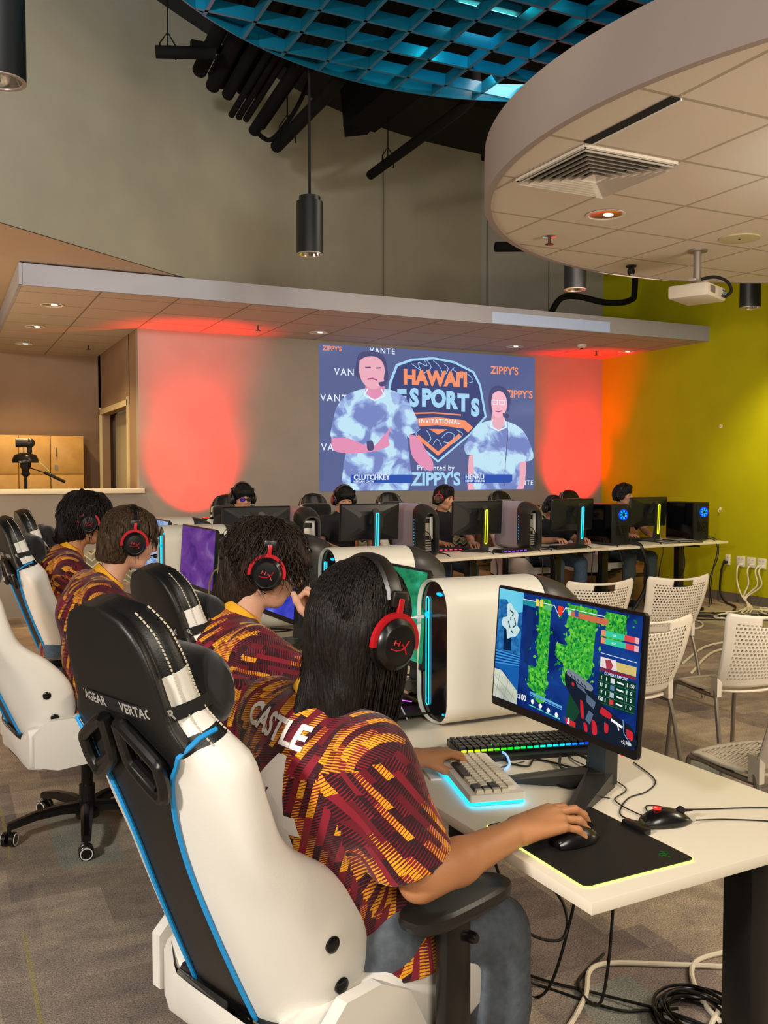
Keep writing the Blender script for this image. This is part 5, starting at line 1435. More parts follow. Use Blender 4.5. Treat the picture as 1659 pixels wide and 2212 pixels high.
        for a, e2, d in segs:
            tpar = (X - e2[0]) * d[0] + (Y - e2[1]) * d[1] + (Z - e2[2]) * d[2]
            px = X - e2[0] - tpar * d[0]; py = Y - e2[1] - tpar * d[1]; pz = Z - e2[2] - tpar * d[2]
            near = np.sqrt(px ** 2 + py ** 2 + pz ** 2) < 0.135
            Q.g[sl] = np.where(near & (tpar > -0.02) & (tpar < 0.2), np.maximum(Q.g[sl], tpar), Q.g[sl])
            # hollow cuff
            inner = np.sqrt(px ** 2 + py ** 2 + pz ** 2) - 0.062 * sleeve_r
            Q.g[sl] = np.where((tpar > -0.03) & (tpar < 0.02) & near, np.maximum(Q.g[sl], -inner), Q.g[sl])
        Q.g = np.minimum(Q.g, g0); Q.disp(dsp); Q.cut((0, 0, hem), (0, 0, -1))
        P, F = Q.mesh()
        def uvf(Pl, Cl):
            ax = nec - pel; ax = ax / np.linalg.norm(ax)
            def cyl(W_, o_, d_, x1, x2):
                r_ = W_ - o_; t_ = r_ @ d_; rd = r_ - t_[:, None] * d_; return t_, np.arctan2(rd @ x2, rd @ x1), np.linalg.norm(rd, axis=1)
            Wp, Wc = Pl + off, Cl + off
            v, a1, _q = cyl(Wp, pel, ax, -fwd, left); vc, a0, _q = cyl(Wc, pel, ax, -fwd, left)
            a1 = a0 + (a1 - a0 + PI) % (2 * PI) - PI
            U = a1 * 0.17; Vv = v.copy(); top = vc > float((sR - pel) @ ax) - 0.02
            U = np.where(top, (Wp - pel) @ left * 1.0, U); Vv = np.where(top, v + (Wp - sR) @ fwd * 0.9, Vv); U = U + 0.30 * Vv * J.get('slant', 1)
            for i, (a, e2, d) in enumerate(segs):
                x1 = V((0, 0, 1)) - d * d[2]; x1 /= np.linalg.norm(x1); x2 = np.cross(d, x1)
                t_, b1, _q = cyl(Wp, a, d, x1, x2); tc_, b0, dist = cyl(Wc, a, d, x1, x2); b1 = b0 + (b1 - b0 + PI) % (2 * PI) - PI
                on = (dist < 0.112) & (tc_ > -0.015) & (((Wc - pel) @ left) * (1 if i else -1) > 0.115)
                U = np.where(on, b1 * 0.08 + 3.3 * (i + 1) + 0.42 * t_, U); Vv = np.where(on, -t_, Vv)
            return np.stack([U + 5, Vv + 5], 1)
        so = vf_obj('shirt', [(P - off, F)], shirt, root, uv=uvf)
        if collar is not None:
            rg = []
            ax = (hb - nec); ax /= np.linalg.norm(ax); x1 = fwd - ax * (fwd @ ax); x1 /= np.linalg.norm(x1); x2 = np.cross(ax, x1)
            ctr = nec + ax * 0.012 - off
            MB().loft([[tuple(ctr + (x1 * math.cos(q) * rx + x2 * math.sin(q) * ry) + ax * (zz - 0.018 * math.cos(q))) for q in np.linspace(0, 2 * PI, 33)[:-1]] for rx, ry, zz in ((.074, .084, -0.012), (.070, .080, 0.006), (.064, .073, 0.016), (.058, .066, 0.012), (.060, .068, -0.01))], cap=False).build('collar', collar, so)
        if text: shirt_text(so, (P - off, F), off, text)
    return root, B


def shirt_text(so, PF, off, items):
    """letters laid onto the cloth by casting towards the body"""
    P, F = PF
    bvh = BVHTree.FromPolygons([Vector(p) for p in P], [list(map(int, f)) for f in F])
    for txt, size, org, right, up, into, offs, name, bold in items:
        v, f = text_mesh(txt, size, off=bold)
        bm = bmesh.new(); vs = [bm.verts.new(p) for p in v]
        for q in f:
            try: bm.faces.new([vs[i] for i in q])
            except ValueError: pass
        bmesh.ops.triangulate(bm, faces=bm.faces)
        for _ in range(4):
            es = [e for e in bm.edges if e.calc_length() > 0.012]
            if not es: break
            bmesh.ops.subdivide_edges(bm, edges=es, cuts=1)
        bmesh.ops.triangulate(bm, faces=bm.faces)
        r_, u_, n_ = Vector(right).normalized(), Vector(up).normalized(), Vector(into).normalized(); o_ = Vector(org) - Vector(off)
        bm.verts.ensure_lookup_table(); bm.verts.index_update(); out = []
        for x in bm.verts:
            p = o_ + r_ * x.co.x + u_ * x.co.y; hit = bvh.ray_cast(p - n_ * 0.4, n_)
            out.append((hit[0] - n_ * offs) if hit[0] is not None else p)
        MB().add(out, [[x.index for x in q.verts] for q in bm.faces]).build(name, mat('print_white', 'efe9e2', 0.6), so, fix=False)
        bm.free()


HM1 = frame(R(14), R(14), R(4))
c25 = 0.26
J1 = dict(pelvis=(.79, 1.80, .61), waist=(.715, 1.745, .76), chest=(.675, 1.715, .94), neck=(.695, 1.700, 1.085), shR=(.725, 1.555, 1.020), shL=(.640, 1.865, 1.035),
          elR=(.825, 1.545, .765), elL=(.86, 2.03, .80), wrR=(1.115, 1.628, .785), wrL=(1.13, 2.14, .795), knR=(1.10, 1.695, .540), knL=(1.13, 1.98, .56), anR=(1.10, 1.69, .09), anL=(1.16, 2.02, .09),
          head=(.758, 1.672, 1.242), HM=HM1, fwd=(math.cos(R(14)), math.sin(R(14)), 0), hem=0.535, slant=1)
bk = [.55, .45, .3]
hR = dict(w=J1['wrR'], f=(0.96, 0.02, 0.10), n=(-0.05, -0.12, 1), side=(0, 1, 0), curls=[(.25, .55, .35), (.18, .50, .40), (.30, .55, .40), (.35, .6, .4)], scale=1.13, forearm=(J1['elR'], .043, .029), thumb=(0.75, 0.45, -0.55), spread=0.13)
hL = dict(w=J1['wrL'], f=(0.95, 0.10, 0.0), n=(0, 0, 1), side=(0, -1, 0), curls=[(.4, .5, .4), (.35, .5, .4), (.4, .6, .4), (.5, .6, .4)], forearm=(J1['elL'], .040, .027), thumb=(0.8, 0.5, -0.5))
sh_r = V(J1['shR']) - V(J1['shL']); sh_r = sh_r / np.linalg.norm(sh_r)
into = V((0.86, 0.40, -0.25))
txt1 = [('CASTLE', 0.060, (.61, 1.712, 1.055), tuple(sh_r + V((0, 0, -0.04))), (0.12, 0.0, 0.99), (0.95, 0.24, -0.1), 0.0035, 'name_lettering', 0.002),
        ('4', 0.30, (.57, 1.672, .90), tuple(sh_r), (-0.10, 0, 0.99), (0.95, 0.24, -0.05), 0.0035, 'number_print', 0.006)]
p1, _ = seated('long-haired player in a maroon and orange jersey in the foreground, hand on a mouse', J1, M_skin, M_jean, h=0.006, shirt=M_jersey, hands=[hR, hL], sleeve=0.80, collar=M_collar, text=txt1, sleeve_r=1.06)
face_bits(p1, V(J1['head']) - V((p1.location.x, p1.location.y, 0)), HM1)


def ex1(S_, P):
    S_.cap(P(-0.034, 0.0, 0.0), P(-0.036, 0.010, -0.12), 0.072, 0.055, 0.04); S_.cap(P(-0.036, 0.01, -0.12), P(-0.075, 0.030, -0.205), 0.054, 0.026, 0.03)
    S_.cap(P(-0.025, -0.028, -0.02), P(-0.030, -0.040, -0.17), 0.060, 0.036, 0.04); S_.cap(P(0.035, -0.045, 0.02), P(0.045, -0.050, -0.16), 0.028, 0.012, 0.03)
    S_.cap(P(0.035, 0.055, 0.02), P(0.03, 0.055, -0.16), 0.030, 0.016, 0.03)


off1 = V((p1.location.x, p1.location.y, 0))
hs = hair_cap(J1['head'], HM1, grow=0.008, low=-0.32, fringe=0.02, h=0.006, nz=(48, 0.005), extra=ex1, up=-0.008)
P_, F_ = hs.mesh(); hb1 = vf_obj('hair', [(P_ - off1, F_)], M_hair1, p1)
hl = locks(V(J1['head']) - off1, HM1, 1700, 5, (0.100, 0.086, 0.097), 0.006, 0.345, wave=0.002, rad=(0.0019, 0.0007), th0=(0.05, 1.6), face_gap=0.7, steps=12, short=(0.72, 1.05), fringe=0.08, flare=-0.15, drift=(-0.38, 0.20, 0))
o = hl.build('hair_strands', M_hair1, hb1, fix=False); o['kind'] = 'stuff'
hset = make_headset()
place_hs(hset, J1['head'], HM1 @ np.array(Matrix.Rotation(R(-6), 3, 'Y')), 'red and black headset on the long-haired foreground player', 1.07)
# ---- the other players of the near row --------------------------------------------------------------
def near_player(lab, J, skin, trouser, hands, hairm, hs_lab, hair_kw, lock_kw, hs_scale=1.05, text=None, hs_pitch=-6, extra=None, glasses=False, h=0.008, sleeve=0.72, collar=M_collar):
    p, _ = seated(lab, J, skin, trouser, h=h, shirt=M_jersey, hands=hands, sleeve=sleeve, collar=collar, text=text, shirt_h=0.009)
    o_ = V((p.location.x, p.location.y, 0)); face_bits(p, V(J['head']) - o_, J['HM'])
    hs_ = hair_cap(J['head'], J['HM'], extra=extra, **hair_kw); P_, F_ = hs_.mesh(); hb = vf_obj('hair', [(P_ - o_, F_)], hairm, p)
    o = locks(V(J['head']) - o_, J['HM'], **lock_kw).build('hair_strands', hairm, hb, fix=False); o['kind'] = 'stuff'
    hs2 = copy_tree(hset); place_hs(hs2, J['head'], J['HM'] @ np.array(Matrix.Rotation(R(hs_pitch), 3, 'Y')), hs_lab, hs_scale)
    if glasses:
        g = thing('eyeglasses', glasses, 'glasses', J['head']); HM = J['HM']; P = lambda a, b, d: V((0, 0, 0)) + HM[:, 0] * a + HM[:, 1] * b + HM[:, 2] * d
        for sg in (1, -1):
            MB().tube([P(0.102, sg * (0.033 + 0.024 * math.cos(q)), 0.006 + 0.017 * math.sin(q)) for q in np.linspace(0, 2 * PI, 21)], 0.0018, 6).build('rim', M_black, g)
            MB().tube([P(0.102, sg * 0.057, 0.012), P(0.06, sg * 0.075, 0.010), P(0.0, sg * 0.082, 0.006)], 0.0018, 6).build('temple', M_black, g)
        MB().tube([P(0.102, 0.010, 0.010), P(0.106, 0, 0.012), P(0.102, -0.010, 0.010)], 0.0015, 6).build('bridge', M_black, g)
    return p


fd = lambda a: (math.cos(R(a)), math.sin(R(a)), 0)
HM2 = frame(R(-20), R(14), R(0))
J2 = dict(pelvis=(.86, 2.74, .62), waist=(.79, 2.71, .78), chest=(.745, 2.68, .97), neck=(.81, 2.67, 1.105), shR=(.80, 2.50, 1.045), shL=(.76, 2.86, 1.055),
          elR=(.985, 2.40, .91), elL=(1.00, 2.98, .85), wrR=(.975, 2.455, 1.105), wrL=(1.30, 2.88, .80), knR=(1.22, 2.62, .57), knL=(1.24, 2.90, .57), anR=(1.2, 2.62, .09), anL=(1.24, 2.92, .09),
          head=(.898, 2.665, 1.265), HM=HM2, fwd=fd(2), hem=0.56)
hR2 = dict(w=J2['wrR'], f=(0.10, 0.0, 0.99), n=(0.75, -0.6, 0.0), side=(-0.7, -0.7, 0.1), curls=[(1.1, 1.3, .8), (1.15, 1.3, .8), (1.2, 1.3, .8), (1.2, 1.3, .8)], forearm=(J2['elR'], .040, .028), thumb=(0.6, 0.3, -0.7), scale=0.98)
hL2 = dict(w=J2['wrL'], f=(0.95, -0.30, 0.05), n=(0, 0, 1), side=(-.3, -1, 0), curls=[(.25, .5, .35), (.2, .5, .35), (.3, .55, .35), (.35, .6, .4)], forearm=(J2['elL'], .038, .026), thumb=(0.8, 0.4, -0.5))
def ex2(S_, P):
    S_.cap(P(-0.055, 0, -0.02), P(-0.085, 0, -0.105), 0.080, 0.060, 0.03); S_.cap(P(-0.075, 0.01, -0.10), P(-0.085, 0.0, -0.155), 0.058, 0.035, 0.03)
    S_.cap(P(0.055, 0.03, 0.090), P(0.105, 0.02, 0.055), 0.040, 0.022, 0.03); S_.cap(P(0.055, -0.035, 0.088), P(0.100, -0.040, 0.050), 0.036, 0.020, 0.03)
near_player('player in a maroon and orange jersey with a raised fist at his mouth', J2, M_skin2, M_jeanb, [hR2, hL2], M_hair2, 'red and black headset on the player with his fist at his mouth',
            dict(grow=0.016, low=-0.20, fringe=0.026, h=0.006, nz=(42, 0.010)), dict(n=1300, seed=11, r=(0.110, 0.094, 0.106), off=0.007, fall=0.15, wave=0.016, rad=(0.0022, 0.0007), th0=(0.05, 1.45), face_gap=1.6, steps=13, short=(0.35, 1.0), fringe=0.125), extra=ex2,
            text=[('KING', 0.055, (.68, 2.70, 1.03), (0.1, -0.99, 0), (0.12, 0, .99), (0.97, 0.0, -0.1), 0.004, 'name_lettering', 0.002)])

HM3 = frame(R(-2), R(10), R(0))
J3 = dict(pelvis=(.62, 3.99, .62), waist=(.57, 3.96, .78), chest=(.555, 3.93, .97), neck=(.625, 3.91, 1.11), shR=(.575, 3.76, 1.055), shL=(.565, 4.10, 1.06),
          elR=(.76, 3.78, .90), elL=(.72, 4.22, .90), wrR=(.93, 3.98, .97), wrL=(.86, 4.14, 1.01), knR=(.98, 3.86, .57), knL=(.98, 4.14, .57), anR=(1.0, 3.86, .09), anL=(1.0, 4.14, .09),
          head=(.715, 3.890, 1.272), HM=HM3, fwd=fd(4), hem=0.56)
h3 = lambda w, e, sgn: dict(w=w, f=(0.9, 0.1 * sgn, 0.1), n=(0, 0, 1), side=(0, -sgn, 0), curls=[(.4, .6, .4)] * 4, forearm=(e, .038, .026), thumb=(0.8, 0.4, -0.5), h=0.005) if False else dict(w=w, f=(0.9, 0.1 * sgn, 0.1), n=(0, 0, 1), side=(0, -sgn, 0), curls=[(.4, .6, .4)] * 4, forearm=(e, .038, .026), thumb=(0.8, 0.4, -0.5))
def ex3(S_, P): S_.cap(P(-0.05, 0, -0.02), P(-0.06, 0, -0.07), 0.078, 0.064, 0.03); S_.cap(P(0.055, 0.03, 0.080), P(0.098, 0.0, 0.035), 0.040, 0.022, 0.03)
near_player('player with glasses in a maroon jersey, third from the camera', J3, M_skin2, M_jeanb, [h3(J3['wrR'], J3['elR'], -1), h3(J3['wrL'], J3['elL'], 1)], M_hair3, 'red and black headset on the player with glasses of the near row',
            dict(grow=0.014, low=-0.10, fringe=0.028, h=0.007, nz=(46, 0.006)), dict(n=620, seed=21, r=(0.112, 0.095, 0.104), off=0.004, fall=0.17, wave=0.0025, rad=(0.0026, 0.0009), th0=(0.05, 1.2), face_gap=1.3, steps=9, short=(0.6, 1.0), fringe=0.115), extra=ex3,
            glasses='dark thin rimmed glasses on the third player of the near row')

HM4 = frame(R(-4), R(12), R(0))
J4 = dict(pelvis=(.60, 5.03, .64), waist=(.57, 5.01, .80), chest=(.555, 4.99, 1.01), neck=(.61, 4.98, 1.14), shR=(.585, 4.82, 1.07), shL=(.575, 5.18, 1.07),
          elR=(.74, 4.84, .88), elL=(.78, 5.26, .88), wrR=(1.0, 4.98, .83), wrL=(1.04, 5.18, .83), knR=(.98, 4.9, .57), knL=(.98, 5.18, .57), anR=(1.0, 4.9, .09), anL=(1.0, 5.18, .09),
          head=(.695, 4.98, 1.30), HM=HM4, fwd=fd(4), hem=0.58)
def ex4(S_, P): S_.cap(P(-0.055, 0, -0.01), P(-0.085, 0, -0.085), 0.084, 0.062, 0.03); S_.ell(P(-0.08, 0, 0.04), (0.07, 0.07, 0.07), None, 0.03); S_.cap(P(0.055, 0.0, 0.085), P(0.100, 0.0, 0.035), 0.044, 0.024, 0.03)
near_player('curly-haired player in a maroon jersey, farthest of the near row', J4, M_skin, M_jeanb, [h3(J4['wrR'], J4['elR'], -1), h3(J4['wrL'], J4['elL'], 1)], M_hair1, 'red and black headset on the curly-haired player at the left',
            dict(grow=0.026, low=-0.14, fringe=0.015, h=0.007, nz=(52, 0.012)), dict(n=620, seed=31, r=(0.120, 0.104, 0.108), off=0.010, fall=0.17, wave=0.012, rad=(0.0036, 0.0012), th0=(0.05, 1.5), face_gap=1.3, steps=11, short=(0.5, 1.0), fringe=0.115), extra=ex4,
            text=[('4', 0.24, (.45, 5.0, .90), (0.02, -0.99, 0), (0, 0, 1), (0.97, 0.0, -0.1), 0.004, 'number_print', 0.006)])

# ---- far row, facing the camera ---------------------------------------------------------------------
M_tee = mat('black_tee', '15161a', 0.85); M_tee2 = mat('navy_tee', '1b2030', 0.85)
hsk = make_headset(red=mat('headset_dark', '1a1716', 0.35), logo=False)
GFH = 'dark headsets of the far players'


def far_player(lab, x, y, hz, face, hs_lab, red=False, roll=0, pitch=8, lean=0.0, hair='fringe', glasses=None, jeans=M_jeanb, first=None):
    a = R(face); f = V((math.cos(a), math.sin(a), 0)); l = V((-math.sin(a), math.cos(a), 0)); o = V((x, y, 0)); HM = frame(a, R(pitch), R(roll))
    b = R(-92); bf = V((math.cos(b), math.sin(b), 0)); bl = V((-math.sin(b), math.cos(b), 0))
    Pt = lambda d, s, z: tuple(o + bf * d + bl * s + V((0, 0, z)))
    dz = hz - 1.29
    J = dict(pelvis=Pt(-.12, 0, .62), waist=Pt(-.13, 0, .80 + dz * .5), chest=Pt(-.10, 0, .99 + dz), neck=Pt(-.05, 0, 1.14 + dz), shR=Pt(-.06, -.18, 1.06 + dz), shL=Pt(-.06, .18, 1.06 + dz),
             elR=Pt(.06, -.27, .86 + dz * .5), elL=Pt(.06, .27, .86 + dz * .5), wrR=Pt(.30, -.16, .825), wrL=Pt(.30, .16, .825), knR=Pt(.32, -.15, .56), knL=Pt(.32, .15, .56), anR=Pt(.28, -.16, .09), anL=Pt(.28, .16, .09),
             head=(x, y, hz), HM=HM, fwd=tuple(bf), hem=0.58)
    hd = [dict(w=J[k], f=tuple(bf + V((0, 0, .05))), n=(0, 0, 1), side=tuple(bl * (1 if k == 'wrR' else -1)), curls=[(.35, .55, .35)] * 4, forearm=(J[e], .038, .026), thumb=(0.8, 0.4, -0.5)) for k, e in (('wrR', 'elR'), ('wrL', 'elL'))]
    p, _ = seated(lab, J, M_skin3, jeans, h=0.0085, shirt=M_tee, hands=hd, sleeve=0.75, fine=0.006, shirt_h=0.012, group=None)
    o_ = V((p.location.x, p.location.y, 0)); face_bits(p, V(J['head']) - o_, HM)
    def ex(S_, P):
        S_.cap(P(-0.05, 0, -0.02), P(-0.055, 0, -0.06), 0.080, 0.066, 0.03)
        if hair == 'fringe':
            S_.cap(P(0.072, 0.050, 0.066), P(0.072, -0.050, 0.066), 0.024, None, 0.02)
        else: S_.cap(P(0.05, 0.03, 0.100), P(0.06, -0.03, 0.10), 0.030, None, 0.03)
    hs_ = hair_cap(J['head'], HM, grow=0.014, low=-0.08, fringe=0.030 if hair == 'fringe' else 0.038, h=0.007, nz=(55, 0.005), extra=ex); P_, F_ = hs_.mesh(); vf_obj('hair', [(P_ - o_, F_)], M_hair0, p)
    hh = copy_tree(hset if red else hsk); place_hs(hh, J['head'], HM @ np.array(Matrix.Rotation(R(-6), 3, 'Y')), hs_lab, 1.05, 'red and black gaming headsets' if red else GFH)
    if glasses:
        g = thing('eyeglasses', glasses, 'glasses', J['head']); P = lambda a_, b_, d_: HM[:, 0] * a_ + HM[:, 1] * b_ + HM[:, 2] * d_
        for sg in (1, -1):
            MB().tube([P(0.104, sg * (0.033 + 0.024 * math.cos(q)), 0.006 + 0.018 * math.sin(q)) for q in np.linspace(0, 2 * PI, 17)], 0.0025, 6).build('rim', M_black, g)
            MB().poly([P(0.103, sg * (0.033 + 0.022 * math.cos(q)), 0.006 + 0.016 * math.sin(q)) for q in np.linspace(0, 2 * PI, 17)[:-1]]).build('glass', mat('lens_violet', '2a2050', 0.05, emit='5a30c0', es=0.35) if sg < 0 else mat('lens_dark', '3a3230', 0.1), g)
        MB().tube([P(0.104, 0.010, 0.010), P(0.107, 0, 0.012), P(0.104, -0.010, 0.010)], 0.002, 6).build('bridge', M_black, g)
    return p


far_player('far player with glasses and fringe behind the leftmost far monitor', 2.49, 8.10, 1.32, -88, 'dark headset on the leftmost far player with glasses', glasses='black framed glasses with a violet reflection on the leftmost far player', pitch=10)
far_player('far player with straight fringe looking down, second from the left', 3.56, 8.25, 1.29, -94, 'dark headset on the second far player from the left', pitch=18)
far_player('far player with short hair turned to his left, beside a yellow-lit monitor', 4.78, 8.42, 1.28, -62, 'red and black headset on the short-haired far player', red=True, hair='short', pitch=8)
far_player('far player almost hidden behind a tower, only black hair visible', 6.17, 8.42, 1.16, -95, 'dark headset on the almost hidden far player', pitch=28)
far_player('far player in grey trousers with wavy black hair near the lime wall', 7.34, 8.62, 1.285, -58, 'dark headset on the rightmost far player', hair='short', pitch=6, jeans=mat('slate_trousers', '46555a', 0.85, noise=(40, '3a484d')))
for ch in list(hsk.children_recursive): bpy.data.objects.remove(ch)
bpy.data.objects.remove(hsk)
# ================================================================ THINGS ON THE NEAR DESK
DZ = 0.735
def round_rect(cx, cy, w, d, r, a=0.0, n=5):
    out = []
    for sx, sy, q0 in ((1, 1, 0), (-1, 1, PI / 2), (-1, -1, PI), (1, -1, 1.5 * PI)):
        for k in range(n + 1):
            q = q0 + PI / 2 * k / n; x = sx * (w / 2 - r) + r * math.cos(q); y = sy * (d / 2 - r) + r * math.sin(q)
            out.append((cx + x * math.cos(a) - y * math.sin(a), cy + x * math.sin(a) + y * math.cos(a)))
    return out


def slab(mb, pts, z0, z1, b=0.0, m=0):
    c = (sum(p[0] for p in pts) / len(pts), sum(p[1] for p in pts) / len(pts))
    ins = lambda k: [(p[0] + (c[0] - p[0]) * k, p[1] + (c[1] - p[1]) * k) for p in pts]
    k = b
    rings = [[(x, y, z0) for x, y in pts], [(x, y, z1 - (b and 0.001)) for x, y in pts]] + ([[(x, y, z1) for x, y in ins(k)]] if b else [])
    return mb.loft(rings, m, smooth=False)


pad = thing('mouse_pad', 'black mouse pad with a glowing yellow-green edge and small green emblem', 'mouse pad', (1.275, 1.610, DZ), R(1))
slab(MB(), round_rect(0, 0, 0.292, 0.356, 0.014), 0.001, 0.0045).build('mat_surface', mat('pad_black', '16130f', 0.6, bump=(900, .1)), pad)
slab(MB(), round_rect(0, 0, 0.298, 0.362, 0.016), 0.0, 0.0028).build('light_edge', glow('lime_light', 'd8f060', 3.0), pad)
MB().box((0.150, 0.005, 0.008), (0.022, 0.075, 0.016), bev=0.003).build('cable_clip', M_plast, pad)
mb = MB()
rnd = random.Random(3)
for q in ((0, 0, 1.0, .3), (.004, .008, .8, -.2), (-.004, -.006, .9, .8), (.008, -.002, .7, 1.3), (-.008, .006, .8, 2.0), (.0, -.010, .6, 2.4), (.012, .006, .5, .5)):
    x, y, s_, a = q; P = [Vector((0.105 + x + math.cos(a + k * .7) * .004 * k * s_, -0.135 + y + math.sin(a + k * .7) * .004 * k * s_, 0.0052)) for k in range(4)]
    mb.tube(P, 0.0009, 5)
mb.build('emblem', glow('emblem_green', '2c7a24', 0.6), pad)


def make_mouse(m, scale=1.0):
    t = thing('computer_mouse', '', 'mouse')
    rg = []
    for i in range(13):
        u = i / 12; x = (-0.062 + 0.124 * u); w = 0.032 * (1 - abs(u - .42) ** 2.6 * 3.3) * (1 if u < .8 else 1 - (u - .8) * .9); h_ = 0.039 * (math.sin(PI * min(max(u * .86 + .12, 0), 1)) ** .7)
        w = max(w, 0.006)
        rg.append([(x, w * math.copysign(abs(math.cos(q)) ** .8, math.cos(q)), max(0, 0.004 + (h_ - .004) * math.sin(q)) if math.sin(q) > 0 else 0.002) for q in np.linspace(0, 2 * PI, 21)[:-1]])
    MB().loft(rg).build('shell', m, t, auto=60)
    MB().cyl((0.034, 0, 0.030), 0.010, 0.007, axis='Y', n=16).build('scroll_wheel', M_plast, t)
    MB().box((0.040, 0, 0.0285), (0.05, 0.0015, 0.004)).build('button_gap', M_slot, t)
    return t


M_mouse = mat('mouse_black', '0d0c0c', 0.28, coat=0.2)
ms = make_mouse(M_mouse); place(ms, 'black mouse under the foreground player\'s right hand', (1.252, 1.612, DZ + 0.0045), R(3), 'black mice on the nearest desk')
ms2 = dup(ms, 'idle black mouse with a red glowing emblem beside the mouse pad', (1.515, 1.615, DZ), R(-14))
mb = MB().tube([(-0.026 + 0.009 * math.cos(q), 0.009 * math.sin(q), 0.0400) for q in np.linspace(0.4, 5.3, 14)], 0.0014, 6).tube([(-0.026, -0.002, 0.0405), (-0.018, -0.003, 0.0405)], 0.0014, 6)
mb.build('emblem', glow('red_led', 'ff2a20', 2.5), ms2)
tag(MB().tube(smooth_path([(1.575, 1.585, .745), (1.66, 1.57, .738), (1.76, 1.50, .738), (1.775, 1.44, .739), (1.74, 1.43, .738), (1.83, 1.56, .738), (1.62, 1.66, .738), (1.55, 1.72, .739), (1.50, 1.66, .738), (1.50, 1.78, .739), (1.585, 1.84, .739), (1.6, 1.98, .742), (1.62, 2.12, .738), (1.72, 2.2, .738)]), 0.0017, 6).build('mouse_cable', M_cable), 'thin black looping cable of the idle mouse', 'cable')
tag(MB().tube(smooth_path([(1.43, 1.60, .742), (1.47, 1.625, .738), (1.45, 1.70, .738), (1.54, 1.78, .738), (1.62, 1.80, .738), (1.70, 1.86, .738), (1.75, 2.0, .738)]), 0.0018, 6).build('pad_cable', M_cable), 'thin black cable leaving the mouse pad clip', 'cable')
tag(MB().tube(smooth_path([(1.54, 1.93, .78), (1.50, 1.99, .745), (1.44, 1.98, .739), (1.46, 1.90, .739), (1.53, 1.94, .75), (1.56, 2.02, .741), (1.52, 2.14, .738), (1.46, 2.10, .739), (1.43, 2.16, .74), (1.53, 2.24, .739), (1.66, 2.2, .738)]), 0.003, 6).build('monitor_cable', M_cable), 'tangle of black cables behind the foot of the nearest monitor', 'cable')
tag(MB().tube(smooth_path([(1.47, 2.13, .742), (1.36, 2.11, .739), (1.40, 2.02, .739), (1.50, 2.04, .739), (1.52, 1.92, .739), (1.46, 1.86, .739), (1.50, 1.80, .739)]), 0.0016, 6).build('thin_cable', M_cable), 'thin black cable loops under the nearest monitor', 'cable')

# white compact keyboard with single key caps
kb = thing('white_keyboard', 'white compact keyboard with a cyan underglow, tilted in front of the monitor', 'keyboard', (1.262, 2.038, DZ), math.atan2(-0.316, -0.132) + PI)
# local x: along the long side (away from camera), local y: depth
kb.rotation_euler.z = math.atan2(2.230 - 1.880, 1.298 - 1.208)
LK, DK = 0.325, 0.142
def kz(y): return 0.012 + (y + DK / 2) * 0.0
KT = Matrix.Rotation(R(5), 3, 'X')
slab(MB(), round_rect(0, 0, LK, DK, 0.006), 0.014, 0.032, 0.01).build('case', mat('keyboard_white', 'ece4dc', 0.4), kb)
slab(MB(), round_rect(0, 0, LK - .004, DK - .004, 0.006), 0.006, 0.0145).build('light_strip', glow('cyan_strip', '18c4ff', 4.0), kb)
slab(MB(), round_rect(0, 0, LK - .02, DK - .02, 0.006), 0.0, 0.0065).build('bottom', mat('keyboard_base', 'b8b0a8', 0.5), kb)
M_key = mat('key_cream', 'e6dcc6', 0.5); M_keyd = mat('key_dark', '2c2e33', 0.5)
kw = 0.0191
rows = [[1] * 13 + [2], [1.5] + [1] * 12 + [1.5, 1], [1.75] + [1] * 11 + [2.25, 1], [2.25] + [1] * 10 + [1.75, 1, 1], [1.25] * 3 + [6.25] + [1] * 3 + [1, 1, 1]]
for r_, row in enumerate(rows):
    x = 15.6 / 2 * kw
    for c_, w in enumerate(row):
        cx = x - w * kw / 2; x -= w * kw; 
        if cx < -LK / 2 + 0.012: continue
        cy = (-2 + r_) * kw * 1.12 * -1 * -1
        cy = -(2 - r_) * kw * 1.14
        hw, hd = w * kw / 2 - 0.0006, kw * 1.14 / 2 - 0.0007
        rg = [[(cx + a * hw * k, cy + b_ * hd * k, z) for a, b_ in ((-1, -1), (1, -1), (1, 1), (-1, 1))] for k, z in ((1, .030), (0.97, .034), (.80, .0405))]
        rg = [[(cx + a * (hw - i_), cy + b_ * (hd - i_), z) for a, b_ in ((-1, -1), (1, -1), (1, 1), (-1, 1))] for i_, z in ((0, .031), (.0004, .034), (.0022, .0410))]
        dark = (r_ == 4 and w > 5) or (r_ == 4 and c_ in (7, 8)) or (r_ == 3 and c_ == 12) or (r_ == 2 and w == 2.25)
        MB().loft(rg, smooth=False).build('key_cap', M_keyd if dark else M_key, kb)
MB().box((0.10, DK / 2 + 0.03, 0.004), (0.10, 0.03, 0.006)).build('foot_plate', mat('keyboard_white', 'ece4dc'), kb)
tag(MB().tube(smooth_path([(1.405, 2.23, .757), (1.43, 2.235, .758), (1.445, 2.19, .75), (1.42, 2.13, .742), (1.385, 2.10, .74)]), 0.0035, 8).build('keyboard_cable', mat('glowing_cable', 'bcd8ff', 0.4, emit='7ab8ff', es=0.6)), 'pale blue lit cable curving from the white keyboard', 'cable')

